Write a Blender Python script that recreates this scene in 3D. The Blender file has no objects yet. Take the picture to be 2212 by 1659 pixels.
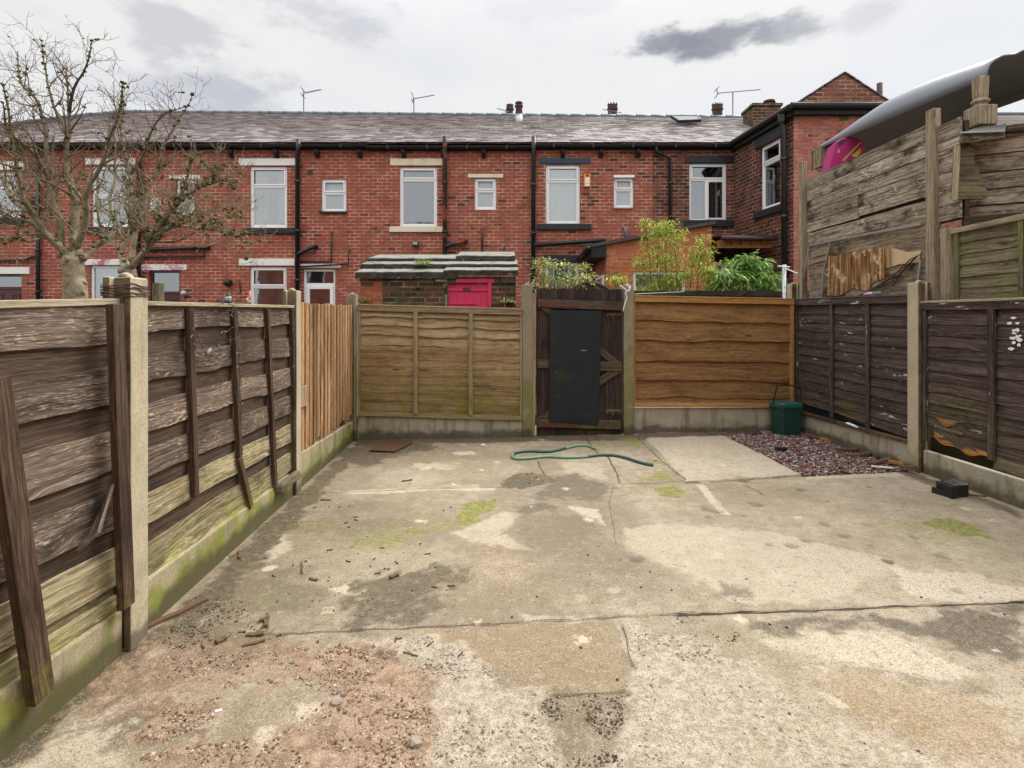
import bpy, math, random
import numpy as np
from mathutils import Vector, Matrix, noise as mnoise
random.seed(11)
SC = bpy.context.scene
COL = SC.collection
R = math.radians
# ------------------------------------------------------------------ camera
F, CX, HY, CH = 1156.0, 1106.0, 690.0, 1.34      # focal length, centre, horizon (in units of a 2212 wide picture), eye height
cam = bpy.data.objects.new('camera', bpy.data.cameras.new('camera'))
COL.objects.link(cam)
cam.location = (0, 0, CH)
cam.rotation_euler = (R(90), 0, 0)
cam.data.sensor_width = 36
cam.data.lens = 36 * F / 2212
cam.data.shift_y = -(829.5 - HY) / 2212
cam.data.clip_start = .02
cam.data.clip_end = 3000
SC.camera = cam
# ------------------------------------------------------------------ sky, sun, exposure
SUN_EL, SUN_AZ = 50, 52          # azimuth measured from +Y clockwise
SC.view_settings.view_transform = 'Standard'
SC.view_settings.look = 'None'
SC.view_settings.exposure = 1.34
SC.view_settings.gamma = 1
W = bpy.data.worlds.new("World")
SC.world = W
W.use_nodes = True
wn, wl = W.node_tree.nodes, W.node_tree.links
wn.clear()
def wnode(t, **kw):
    n = wn.new(t)
    for k, v in kw.items(): setattr(n, k, v)
    return n
def wmath(op, a, b=None, clamp=False):
    n = wnode('ShaderNodeMath', operation=op, use_clamp=clamp)
    for i, x in enumerate((a, b)):
        if x is None: continue
        if isinstance(x, (int, float)): n.inputs[i].default_value = x
        else: wl.new(x, n.inputs[i])
    return n.outputs[0]
out = wnode('ShaderNodeOutputWorld')
sky = wnode('ShaderNodeTexSky', sky_type='NISHITA', sun_disc=False)
sky.sun_elevation = R(SUN_EL); sky.sun_rotation = R(SUN_AZ)
bgs = wnode('ShaderNodeBackground'); bgs.inputs[1].default_value = .08
wl.new(sky.outputs[0], bgs.inputs[0])
tc = wnode('ShaderNodeTexCoord')
n1 = wnode('ShaderNodeTexNoise'); n1.inputs['Scale'].default_value = 2.6; n1.inputs['Detail'].default_value = 6; n1.inputs['Roughness'].default_value = .55
n2 = wnode('ShaderNodeTexNoise'); n2.inputs['Scale'].default_value = 9; n2.inputs['Detail'].default_value = 7; n2.inputs['Roughness'].default_value = .6
mp = wnode('ShaderNodeMapping'); mp.inputs['Scale'].default_value = (1, 1, 2.2)
wl.new(tc.outputs['Generated'], mp.inputs[0])
wl.new(mp.outputs[0], n1.inputs[0]); wl.new(mp.outputs[0], n2.inputs[0])
base = wnode('ShaderNodeValToRGB')
base.color_ramp.elements[0].position = .38; base.color_ramp.elements[0].color = (.775, .78, .80, 1)
base.color_ramp.elements[1].position = .58; base.color_ramp.elements[1].color = (.84, .83, .80, 1)
wl.new(n1.outputs[0], base.inputs[0])
cur = base.outputs[0]
def dirv(px, py): return Vector(((px - CX) / F, 1, (HY - py) / F)).normalized()
def cloud(px, py, sx, sz, col, amt, rough=1.0):
    """a darker cloud bank fixed in the sky at a direction, ragged by noise"""
    global cur
    d = dirv(px, py)
    sub = wnode('ShaderNodeVectorMath', operation='SUBTRACT'); wl.new(tc.outputs['Generated'], sub.inputs[0]); sub.inputs[1].default_value = d
    sc = wnode('ShaderNodeVectorMath', operation='MULTIPLY'); wl.new(sub.outputs[0], sc.inputs[0]); sc.inputs[1].default_value = (1 / sx, 1 / max(sx, sz), 1 / sz)
    ln = wnode('ShaderNodeVectorMath', operation='LENGTH'); wl.new(sc.outputs[0], ln.inputs[0])
    a = wmath('SUBTRACT', 1.0, ln.outputs['Value'])
    nn = wmath('MULTIPLY', wmath('SUBTRACT', n2.outputs[0], .5), 3.4 * rough)
    m = wmath('ADD', a, nn)
    mr = wnode('ShaderNodeMapRange', interpolation_type='SMOOTHSTEP'); wl.new(m, mr.inputs[0])
    mr.inputs[1].default_value = .02; mr.inputs[2].default_value = .85
    mx = wnode('ShaderNodeMix', data_type='RGBA'); wl.new(wmath('MULTIPLY', mr.outputs[0], amt), mx.inputs[0])
    wl.new(cur, mx.inputs[6]); mx.inputs[7].default_value = (*col, 1)
    cur = mx.outputs[2]
cloud(1540, 80, .125, .032, (.26, .265, .29), .9)
cloud(1430, 92, .09, .028, (.24, .245, .27), .8)
cloud(1700, 62, .06, .026, (.34, .345, .37), .7)
cloud(470, 205, .13, .06, (.50, .50, .55), .85, .8)
cloud(350, 60, .10, .05, (.56, .56, .60), .75)
cloud(700, 30, .16, .04, (.55, .555, .59), .7)
cloud(1150, 10, .2, .04, (.68, .68, .70), .5)
cloud(120, 190, .2, .1, (.70, .70, .73), .5)
cloud(1890, 20, .05, .03, (.55, .55, .58), .5)
bgc = wnode('ShaderNodeBackground'); wl.new(cur, bgc.inputs[0])
# an overcast sky brightens towards the zenith, with a boost added behind the viewer to brighten the facades
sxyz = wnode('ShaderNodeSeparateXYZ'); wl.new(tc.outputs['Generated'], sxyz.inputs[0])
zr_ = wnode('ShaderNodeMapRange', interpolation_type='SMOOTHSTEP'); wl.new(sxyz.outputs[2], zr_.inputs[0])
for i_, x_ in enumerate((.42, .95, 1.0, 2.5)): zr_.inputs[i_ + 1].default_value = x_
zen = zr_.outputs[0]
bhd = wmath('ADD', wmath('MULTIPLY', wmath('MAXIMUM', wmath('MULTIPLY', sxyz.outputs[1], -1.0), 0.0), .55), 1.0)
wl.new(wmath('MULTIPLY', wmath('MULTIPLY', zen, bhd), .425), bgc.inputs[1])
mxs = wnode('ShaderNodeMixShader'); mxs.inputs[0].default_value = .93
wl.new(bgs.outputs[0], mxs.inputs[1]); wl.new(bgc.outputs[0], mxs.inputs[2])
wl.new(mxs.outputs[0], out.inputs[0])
sun = bpy.data.objects.new('sun', bpy.data.lights.new('sun', 'SUN'))
COL.objects.link(sun)
sun.data.energy = 1.5; sun.data.angle = R(38); sun.data.color = (1, .965, .9)
sd = Vector((math.sin(R(SUN_AZ)) * math.cos(R(SUN_EL)), math.cos(R(SUN_AZ)) * math.cos(R(SUN_EL)), math.sin(R(SUN_EL))))
sun.rotation_euler = (-sd).to_track_quat('-Z', 'Y').to_euler()
sun.location = sd * 40
# ------------------------------------------------------------------ measuring helpers
V = Vector
def P(px, py, D): return V(((px - CX) / F * D, D, CH + (HY - py) / F * D))
def G(px, py, z=0.0): return P(px, py, F * (CH - z) / (py - HY))
def onX(px, py, X): return P(px, py, F * X / (px - CX))
def lerp(a, b, t): return a + (b - a) * t
TD = 13.0
def tx(px): return (px - CX) / F * TD
def tz(py): return CH + (HY - py) / F * TD
def rnd(a, b): return random.uniform(a, b)
# ------------------------------------------------------------------ mesh building
class MB:
    def __init__(s): s.v, s.f, s.u = [], [], []
    def add(s, vs): b = len(s.v); s.v.extend(V(p) for p in vs); return b
    def quad(s, a, b, c, d, uv=None):
        i = s.add((a, b, c, d)); s.f.append((i, i + 1, i + 2, i + 3))
        if uv is None:
            w, h = (V(b) - V(a)).length, (V(d) - V(a)).length
            o = random.random() * 5
            uv = ((o, o), (o + w, o), (o + w, o + h), (o, o + h))
        s.u.append(uv)
    def hexa(s, c, uvo=None):
        """eight corners: 0..3 round the bottom, 4..7 above them; u runs along the longest edge"""
        c = [V(p) for p in c]
        b = s.add(c)
        L = [(c[1] - c[0]).length, (c[3] - c[0]).length, (c[4] - c[0]).length]
        ij = [(0, 0, 0), (1, 0, 0), (1, 1, 0), (0, 1, 0), (0, 0, 1), (1, 0, 1), (1, 1, 1), (0, 1, 1)]
        o = uvo if uvo else (random.random() * 9, random.random() * 9)
        la = max(range(3), key=lambda k: L[k])
        for fc, ax in (((0, 3, 2, 1), 2), ((4, 5, 6, 7), 2), ((0, 1, 5, 4), 1), ((2, 3, 7, 6), 1), ((1, 2, 6, 5), 0), ((3, 0, 4, 7), 0)):
            ot = [k for k in range(3) if k != ax]
            if la in ot: ua = la; va = ot[0] if ot[1] == la else ot[1]
            else: ua, va = ot
            s.f.append(tuple(b + i for i in fc))
            s.u.append([(o[0] + ij[i][ua] * L[ua], o[1] + ij[i][va] * L[va] + ax * .37) for i in fc])
    def box(s, x0, x1, y0, y1, z0, z1, T=None):
        c = [(x0, y0, z0), (x1, y0, z0), (x1, y1, z0), (x0, y1, z0), (x0, y0, z1), (x1, y0, z1), (x1, y1, z1), (x0, y1, z1)]
        s.hexa([T(*p) for p in c] if T else c)
    def bar(s, a, b, w, h, up=(0, 0, 1), tap=1.0):
        a, b = V(a), V(b); d = (b - a).normalized()
        up = V(up)
        if abs(d.dot(up)) > .98: up = V((0, 1, 0))
        x = d.cross(up).normalized(); y = x.cross(d)
        def ring(p, k): return [p - x * w * k / 2 - y * h * k / 2, p + x * w * k / 2 - y * h * k / 2, p + x * w * k / 2 + y * h * k / 2, p - x * w * k / 2 + y * h * k / 2]
        s.hexa(ring(a, 1) + ring(b, tap))
    def tube(s, pts, rad, n=8, cap=True):
        pts = [V(p) for p in pts]
        m = len(pts)
        if not hasattr(rad, '__len__'): rad = [rad] * m
        t0 = (pts[1] - pts[0]).normalized()
        x = t0.orthogonal().normalized()
        base, L = len(s.v), 0
        Ls = []
        for i in range(m):
            t = (pts[min(i + 1, m - 1)] - pts[max(i - 1, 0)])
            t = t.normalized() if t.length > 1e-9 else t0
            x = (x - t * x.dot(t))
            x = x.normalized() if x.length > 1e-6 else t.orthogonal().normalized()
            y = t.cross(x)
            if i: L += (pts[i] - pts[i - 1]).length
            Ls.append(L)
            for k in range(n):
                a = 2 * math.pi * k / n
                s.v.append(pts[i] + (x * math.cos(a) + y * math.sin(a)) * rad[i])
        for i in range(m - 1):
            for k in range(n):
                k2 = (k + 1) % n
                s.f.append((base + i * n + k, base + i * n + k2, base + (i + 1) * n + k2, base + (i + 1) * n + k))
                c = 6.28 * rad[i]
                s.u.append(((Ls[i], c * k / n), (Ls[i], c * (k + 1) / n), (Ls[i + 1], c * (k + 1) / n), (Ls[i + 1], c * k / n)))
        if cap:
            s.f.append(tuple(base + k for k in reversed(range(n)))); s.u.append([(0, 0)] * n)
            s.f.append(tuple(base + (m - 1) * n + k for k in range(n))); s.u.append([(0, 0)] * n)
    def lathe(s, o, prof, n=14, ax=(0, 0, 1)):
        """prof: list of (radius, height) from o along ax"""
        o, ax = V(o), V(ax).normalized()
        x = ax.orthogonal().normalized(); y = ax.cross(x)
        b = len(s.v)
        for r, h in prof:
            for k in range(n):
                a = 2 * math.pi * k / n + math.pi / n
                s.v.append(o + ax * h + (x * math.cos(a) + y * math.sin(a)) * max(r, 1e-4))
        for i in range(len(prof) - 1):
            for k in range(n):
                k2 = (k + 1) % n
                s.f.append((b + i * n + k, b + i * n + k2, b + (i + 1) * n + k2, b + (i + 1) * n + k))
                s.u.append(((prof[i][1], k * .03), (prof[i][1], k * .03 + .03), (prof[i + 1][1], k * .03 + .03), (prof[i + 1][1], k * .03)))
        s.f.append(tuple(b + k for k in reversed(range(n)))); s.u.append([(0, 0)] * n)
        s.f.append(tuple(b + (len(prof) - 1) * n + k for k in range(n))); s.u.append([(0, 0)] * n)
    def prism(s, poly, ext):
        """closed planar polygon pushed along ext; u along the extrusion on the sides"""
        poly = [V(p) for p in poly]; ext = V(ext); n = len(poly)
        b = s.add(poly + [p + ext for p in poly])
        L = ext.length; acc = 0
        nrm = ext.normalized(); ux = (poly[1] - poly[0]).normalized(); uy = nrm.cross(ux)
        s.f.append(tuple(b + i for i in reversed(range(n)))); s.u.append([(p.dot(ux), p.dot(uy)) for p in reversed(poly)])
        s.f.append(tuple(b + n + i for i in range(n))); s.u.append([(p.dot(ux), p.dot(uy)) for p in poly])
        for i in range(n):
            j = (i + 1) % n; w = (poly[j] - poly[i]).length
            s.f.append((b + i, b + j, b + n + j, b + n + i))
            s.u.append(((0, acc), (0, acc + w), (L, acc + w), (L, acc))); acc += w
    def blob(s, c, r, sq=(1, 1, 1), jit=.25, sub=0):
        ph = (1 + 5 ** .5) / 2
        vs = [(-1, ph, 0), (1, ph, 0), (-1, -ph, 0), (1, -ph, 0), (0, -1, ph), (0, 1, ph), (0, -1, -ph), (0, 1, -ph), (ph, 0, -1), (ph, 0, 1), (-ph, 0, -1), (-ph, 0, 1)]
        fs = [(0, 11, 5), (0, 5, 1), (0, 1, 7), (0, 7, 10), (0, 10, 11), (1, 5, 9), (5, 11, 4), (11, 10, 2), (10, 7, 6), (7, 1, 8), (3, 9, 4), (3, 4, 2), (3, 2, 6), (3, 6, 8), (3, 8, 9), (4, 9, 5), (2, 4, 11), (6, 2, 10), (8, 6, 7), (9, 8, 1)]
        c = V(c)
        a = rnd(0, 6.28); ca, sa = math.cos(a), math.sin(a)
        b = len(s.v)
        for p in vs:
            k = r * (1 + rnd(-jit, jit)) / 1.9
            x, y, z = p[0] * k * sq[0], p[1] * k * sq[1], p[2] * k * sq[2]
            s.v.append(c + V((x * ca - y * sa, x * sa + y * ca, z)))
        for f in fs:
            s.f.append(tuple(b + i for i in f)); s.u.append([(vs[i][0] * r, vs[i][2] * r) for i in f])
    def build(s, name, mat, parent=None, smooth=False, bevel=0, seg=2, attrs=None):
        org = V((0, 0, 0)); q = parent
        while q is not None: org += V(q.location); q = q.parent
        me = bpy.data.meshes.new(name)
        me.from_pydata([tuple(p - org) for p in s.v], [], s.f)
        ul = me.uv_layers.new(name='UVMap')
        flat = [c for fu in s.u for uv in fu for c in uv]
        ul.data.foreach_set('uv', flat)
        me.materials.append(mat)
        if smooth: me.polygons.foreach_set('use_smooth', [True] * len(me.polygons))
        me.update()
        o = bpy.data.objects.new(name, me)
        COL.objects.link(o)
        if parent is not None: o.parent = parent
        if bevel:
            md = o.modifiers.new('bevel', 'BEVEL'); md.width = bevel; md.segments = seg; md.limit_method = 'ANGLE'; md.angle_limit = R(40)
        return o
def tag(o, label=None, cat=None, group=None, kind=None):
    if label: o['label'] = label
    if cat: o['category'] = cat
    if group: o['group'] = group
    if kind: o['kind'] = kind
    return o
def thing(name, loc, label, cat, group=None):
    o = bpy.data.objects.new(name, None); COL.objects.link(o)
    o.empty_display_size = .1; o.location = loc
    return tag(o, label, cat, group)
# ------------------------------------------------------------------ material helpers
class NB:
    def __init__(s, name):
        s.m = bpy.data.materials.new(name); s.m.use_nodes = True
        s.nt = s.m.node_tree; s.n, s.l = s.nt.nodes, s.nt.links
        s.n.clear()
        s.out = s.n.new('ShaderNodeOutputMaterial')
        s.tc = s.n.new('ShaderNodeTexCoord'); s.geo = s.n.new('ShaderNodeNewGeometry')
        s.uv, s.pos, s.isl = s.tc.outputs['UV'], s.geo.outputs['Position'], s.geo.outputs['Random Per Island']
    def put(s, x, sock):
        if x is None: return
        if isinstance(x, (int, float)): sock.default_value = x
        elif isinstance(x, (tuple, list)):
            sock.default_value = (*x, 1) if (len(x) == 3 and sock.type == 'RGBA') else x
        else: s.l.new(x, sock)
    def mt(s, op, a, b=None, c=None, clamp=False):
        n = s.n.new('ShaderNodeMath'); n.operation = op; n.use_clamp = clamp
        for i, x in enumerate((a, b, c)): s.put(x, n.inputs[i])
        return n.outputs[0]
    def sep(s, v):
        n = s.n.new('ShaderNodeSeparateXYZ'); s.l.new(v, n.inputs[0]); return n.outputs
    def comb(s, x, y, z=0.0):
        n = s.n.new('ShaderNodeCombineXYZ')
        for i, k in enumerate((x, y, z)): s.put(k, n.inputs[i])
        return n.outputs[0]
    def noise(s, vec, scale=5, detail=4, rough=.55, dist=0):
        n = s.n.new('ShaderNodeTexNoise'); s.l.new(vec, n.inputs['Vector'])
        n.inputs['Scale'].default_value = scale; n.inputs['Detail'].default_value = detail
        n.inputs['Roughness'].default_value = rough; n.inputs['Distortion'].default_value = dist
        return n.outputs[0]
    def vor(s, vec, scale=5, feat='F1', out='Distance'):
        n = s.n.new('ShaderNodeTexVoronoi'); n.feature = feat
        s.l.new(vec, n.inputs['Vector']); n.inputs['Scale'].default_value = scale
        return n.outputs[out]
    def step(s, x, a, b, lo=0.0, hi=1.0):
        if a > b: a, b, lo, hi = b, a, hi, lo
        n = s.n.new('ShaderNodeMapRange'); n.interpolation_type = 'SMOOTHSTEP'
        s.put(x, n.inputs[0])
        for i, k in enumerate((a, b, lo, hi)): n.inputs[i + 1].default_value = k
        return n.outputs[0]
    def ramp(s, x, stops):
        n = s.n.new('ShaderNodeValToRGB'); s.put(x, n.inputs[0])
        e = n.color_ramp.elements
        while len(e) < len(stops): e.new(.5)
        for k, (p, c) in zip(e, stops): k.position = p; k.color = (*c, 1)
        return n.outputs[0]
    def mix(s, f, a, b, blend='MIX'):
        n = s.n.new('ShaderNodeMix'); n.data_type = 'RGBA'; n.blend_type = blend; n.clamp_factor = True
        s.put(f, n.inputs[0]); s.put(a, n.inputs[6]); s.put(b, n.inputs[7]); return n.outputs[2]
    def attr(s, name):
        n = s.n.new('ShaderNodeAttribute'); n.attribute_name = name; return n.outputs['Color']
    def bump(s, h, st=.5, dist=.01):
        n = s.n.new('ShaderNodeBump'); n.inputs['Strength'].default_value = st; n.inputs['Distance'].default_value = dist
        s.put(h, n.inputs['Height']); return n.outputs[0]
    def pr(s, col, rough=.8, nrm=None, spec=.35, metal=0, trans=None, sss=None):
        n = s.n.new('ShaderNodeBsdfPrincipled')
        s.put(col, n.inputs['Base Color']); s.put(rough, n.inputs['Roughness']); s.put(metal, n.inputs['Metallic'])
        s.put(spec, n.inputs['Specular IOR Level'])
        if nrm is not None: s.l.new(nrm, n.inputs['Normal'])
        s.l.new(n.outputs[0], s.out.inputs[0]); return s.m
def mul(c, k): return tuple(x * k for x in c)
MOSS = (.13, .15, .028)
def wood(name, dark, mid, light, gs=60, wear=.25, wearcol=(.45, .4, .33), moss=0.0, mossz=None, chip=0.0, knots=1.0, rough=.8, isl=.3, mosscol=MOSS, stain=.5):
    b = NB(name)
    u, v, _ = b.sep(b.uv)
    off = b.mt('MULTIPLY', b.isl, 53.0)
    kv = b.comb(b.mt('MULTIPLY_ADD', u, 1.7, off), b.mt('MULTIPLY', v, 5.0), off)
    kd = b.vor(kv, 1.0)
    kn = b.step(kd, .02, .30, 1, 0)
    warp = b.noise(b.comb(b.mt('MULTIPLY_ADD', u, .9, off), b.mt('MULTIPLY', v, 2.0), off), 1.6, 2)
    vw = b.mt('ADD', b.mt('MULTIPLY', kn, .034 * knots), b.mt('MULTIPLY_ADD', warp, .05, v))
    def layer(f_, us, det=3):
        return b.noise(b.comb(b.mt('MULTIPLY_ADD', u, us, off), b.mt('MULTIPLY', vw, f_), off), 1.0, det, .6)
    g1, g, fine = layer(gs * .3, .8), layer(gs, 2.2, 4), layer(gs * 2.6, 13.0)
    fleck = layer(gs * 1.6, 24.0, 4)
    gg = b.mt('ADD', b.mt('MULTIPLY', g1, .22), b.mt('ADD', b.mt('MULTIPLY', g, .46), b.mt('MULTIPLY', fine, .32)))
    col = b.ramp(gg, [(.38, dark), (.495, mid), (.62, light)])
    col = b.mix(b.step(fine, .58, .70, 0, .55), col, light)
    bl = b.noise(b.comb(b.mt('MULTIPLY_ADD', u, 2.6, off), b.mt('MULTIPLY', v, 8.0), off), 1.0, 6, .68)
    wr = b.step(b.mt('ADD', b.mt('MULTIPLY', bl, .30), b.mt('ADD', b.mt('MULTIPLY', fleck, .48), b.mt('MULTIPLY', fine, .22))), .645 - .19 * wear, .73 - .19 * wear)
    col = b.mix(b.mt('MULTIPLY', wr, min(.9, .25 + wear)), col, wearcol)
    st = b.noise(b.comb(b.mt('MULTIPLY', u, 2.0), b.mt('MULTIPLY', v, 3.0), off), 1.3, 5, .6)
    col = b.mix(b.step(st, .52, .7, 0, stain), col, mul(dark, .7))
    br = b.mt('MULTIPLY_ADD', b.isl, isl * 2, 1 - isl)
    col = b.mix(1.0, col, b.comb(br, br, br), 'MULTIPLY')
    col = b.mix(b.mt('MULTIPLY', b.step(kd, .03, .11, .85, 0), min(1, knots)), col, mul(dark, .55))
    if moss > 0:
        mn = b.noise(b.pos, 2.6, 7, .7)
        mfine = b.noise(b.pos, 30, 5, .75)
        m = b.mt('ADD', b.mt('MULTIPLY', mn, .55), b.mt('ADD', b.mt('MULTIPLY', mfine, .25), b.mt('MULTIPLY', gg, .2)))
        if mossz:
            z = b.sep(b.pos)[2]
            m = b.mt('ADD', m, b.step(z, mossz[0], mossz[1], .085, -.10))
        col = b.mix(b.step(m, .60 - .17 * moss, .74 - .10 * moss, 0, min(.8, moss + .3)), col, b.mix(b.step(gg, .4, .6), mul(mosscol, .6), mul(mosscol, 1.25)))
    if chip > 0:
        cn = b.noise(b.comb(b.mt('MULTIPLY_ADD', u, 3.5, off), b.mt('MULTIPLY', v, 16.0), off), 1.0, 6, .75)
        col = b.mix(b.step(cn, .70 - .1 * chip, .73 - .1 * chip), col, (.62, .56, .5))
        cn2 = b.noise(b.comb(b.mt('MULTIPLY_ADD', u, 5, off), b.mt('MULTIPLY', v, 20.0), off), 1.0, 6, .75)
        col = b.mix(b.step(cn2, .70, .74), col, (.3, .15, .06))
    h = b.mt('SUBTRACT', b.mt('MULTIPLY', gg, 1.0), b.mt('MULTIPLY', kn, .12))
    return b.pr(col, rough, b.bump(h, .75, .006), .25)
def concrete(name, base=(.42, .37, .28), dark=(.2, .18, .12), moss=.4, mossz=(0, .6), wetz=.1, drip=.5, mosscol=(.17, .18, .045), algae_shade=0.0):
    b = NB(name)
    x, y, z = b.sep(b.pos)
    n1 = b.noise(b.pos, 4.5, 6, .62); n2 = b.noise(b.pos, 95, 3, .6); n3 = b.noise(b.pos, 320, 2)
    col = b.mix(b.step(n1, .35, .65), base, mul(base, 1.22))
    col = b.mix(b.step(n2, .42, .62, 0, .5), col, mul(base, .7))
    col = b.mix(b.step(n3, .62, .7, 0, .5), col, mul(base, 1.4))
    dv = b.comb(b.mt('MULTIPLY', x, 9.0), b.mt('MULTIPLY', y, 9.0), b.mt('MULTIPLY', z, 1.1))
    dn = b.noise(dv, 1.0, 5, .6)
    col = b.mix(b.step(dn, .5, .68, 0, drip), col, dark)
    mm = b.mt('ADD', b.noise(b.pos, 5.5, 6, .65), b.step(z, mossz[0], mossz[1], .16, -.16))
    col = b.mix(b.step(mm, .60 - .2 * moss, .74 - .15 * moss, 0, min(.85, moss + .25)), col, mosscol)
    if algae_shade:  # algae mixed with painted shade on the faces turned to the camera
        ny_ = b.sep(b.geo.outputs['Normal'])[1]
        col = b.mix(b.mt('MULTIPLY', b.step(ny_, -.4, -.8), b.step(b.noise(b.pos, 7, 6, .7), .3, .62, algae_shade * .75, algae_shade)), col, b.mix(b.step(n1, .35, .65), (.05, .038, .018), (.115, .088, .042)))
    wm = b.mt('ADD', b.mt('MULTIPLY', b.mt('SUBTRACT', b.noise(b.pos, 6, 4), .5), .18), z)
    col = b.mix(b.step(wm, wetz * .45, wetz * 1.1, .8, 0), col, mul(dark, .55))
    pit = b.vor(b.pos, 70)
    h = b.mt('ADD', b.mt('MULTIPLY', n2, .8), b.step(pit, .05, .2, 0, .35))
    return b.pr(col, .85, b.bump(h, .5, .004), .25)
def plain(name, c, rough=.5, var=.18, scale=14, spec=.4, bump=.15, dirt=0.0, dirtcol=(.12, .1, .07), metal=0):
    b = NB(name)
    n = b.noise(b.pos, scale, 5, .6)
    col = b.mix(n, mul(c, 1 - var), mul(c, 1 + var))
    if dirt: col = b.mix(b.step(b.noise(b.pos, scale * .4, 7, .7), .62 - .25 * dirt, .72 - .2 * dirt, 0, .85), col, dirtcol)
    return b.pr(col, rough, b.bump(b.noise(b.pos, scale * 8, 3), bump, .004) if bump else None, spec, metal)
def brick(name, c1, c2, c3, mortar, bw=.225, bh=.0835, ms=.011, soot=.3, moss=0.0, seed=0.0, white=.0, sootcol=(.035, .022, .022)):
    b = NB(name)
    vec = b.uv
    wob = b.noise(vec, 9, 2)
    wv = b.n.new('ShaderNodeVectorMath'); wv.operation = 'ADD'; b.l.new(vec, wv.inputs[0])
    b.l.new(b.comb(b.mt('MULTIPLY', b.mt('SUBTRACT', wob, .5), .012), b.mt('MULTIPLY', b.mt('SUBTRACT', wob, .5), .012), 0.0), wv.inputs[1])
    def bt(a, c, m, msz, smooth=.15):
        n = b.n.new('ShaderNodeTexBrick'); n.offset = .5
        b.l.new(wv.outputs[0], n.inputs['Vector'])
        for k, x in (('Color1', a), ('Color2', c), ('Mortar', m)): n.inputs[k].default_value = (*x, 1)
        n.inputs['Scale'].default_value = 1; n.inputs['Mortar Size'].default_value = msz; n.inputs['Mortar Smooth'].default_value = smooth
        n.inputs['Bias'].default_value = 0; n.inputs['Brick Width'].default_value = bw; n.inputs['Row Height'].default_value = bh
        return n
    br = bt((0, 0, 0), (1, 1, 1), (.5, .5, .5), ms)
    rv = b.sep(br.outputs['Color'])[0]
    rv2 = b.mt('FRACT', b.mt('MULTIPLY', rv, 7.31))
    hue = b.ramp(b.mt('ADD', b.mt('MULTIPLY', rv, .8), b.mt('MULTIPLY', b.noise(vec, 26, 4, .6), .2)), [(.15, c2), (.45, c1), (.75, c1), (.95, c3)])
    big = b.noise(vec, .9, 5, .6)
    col = b.mix(b.step(b.mt('ADD', b.mt('MULTIPLY', rv2, .5), b.mt('MULTIPLY', big, .9)), .92 - soot * .3, 1.02 - soot * .3, 0, .75), hue, sootcol)
    col = b.mix(b.step(b.noise(vec, 60, 4, .7), .45, .75, 0, .35), col, mul(c2, .7))
    mcol = b.mix(b.step(b.noise(vec, 3, 5, .6), .4, .62), mul(mortar, .45), mortar)
    fac = br.outputs['Fac']
    gone = b.step(b.noise(vec, 5.5, 5, .7), .36, .44)
    mfac = b.mt('MULTIPLY', fac, b.mt('MULTIPLY_ADD', gone, .75, .25))
    col = b.mix(mfac, col, mcol)
    streak = b.noise(b.comb(b.mt('MULTIPLY', b.sep(vec)[0], 3.5), b.mt('MULTIPLY', b.sep(vec)[1], .35), seed), 1.0, 5, .6)
    col = b.mix(b.step(streak, .56, .74, 0, soot), col, sootcol)
    if white: col = b.mix(b.step(b.noise(vec, 3.2, 7, .72), .70 - white * .1, .73 - white * .1, 0, .8), col, (.62, .5, .36))
    if moss: col = b.mix(b.step(b.noise(b.pos, 4, 6, .68), .62 - .15 * moss, .70 - .1 * moss, 0, .85), col, (.06, .075, .02))
    h = b.mt('ADD', b.mt('MULTIPLY', b.mt('SUBTRACT', 1.0, fac), 1.0), b.mt('MULTIPLY', b.noise(vec, 55, 4, .6), .45))
    return b.pr(col, .85, b.bump(h, .8, .012), .25)
def leafmat(name, stops, rough=.45, trans=.25):
    b = NB(name)
    c = b.ramp(b.isl, stops)
    n = b.n.new('ShaderNodeBsdfPrincipled'); b.put(c, n.inputs['Base Color']); n.inputs['Roughness'].default_value = rough
    t = b.n.new('ShaderNodeBsdfTranslucent'); b.put(c, t.inputs['Color'])
    m = b.n.new('ShaderNodeMixShader'); m.inputs[0].default_value = trans
    b.l.new(n.outputs[0], m.inputs[1]); b.l.new(t.outputs[0], m.inputs[2]); b.l.new(m.outputs[0], b.out.inputs[0])
    return b.m
def glassmat(name, tint=(.75, .8, .8), refl=.20):
    b = NB(name)
    g = b.n.new('ShaderNodeBsdfGlossy'); g.inputs['Roughness'].default_value = .03; g.inputs['Color'].default_value = (.95, .97, 1, 1)
    w = b.noise(b.pos, 2.2, 2)
    b.l.new(b.bump(w, .03, .05), g.inputs['Normal'])
    t = b.n.new('ShaderNodeBsdfTransparent'); t.inputs['Color'].default_value = (*tint, 1)
    lw = b.n.new('ShaderNodeLayerWeight'); lw.inputs['Blend'].default_value = .25
    f = b.mt('MULTIPLY_ADD', lw.outputs['Fresnel'], .9, refl, clamp=True)
    m = b.n.new('ShaderNodeMixShader'); b.l.new(f, m.inputs[0]); b.l.new(t.outputs[0], m.inputs[1]); b.l.new(g.outputs[0], m.inputs[2])
    b.l.new(m.outputs[0], b.out.inputs[0]); return b.m
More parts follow.
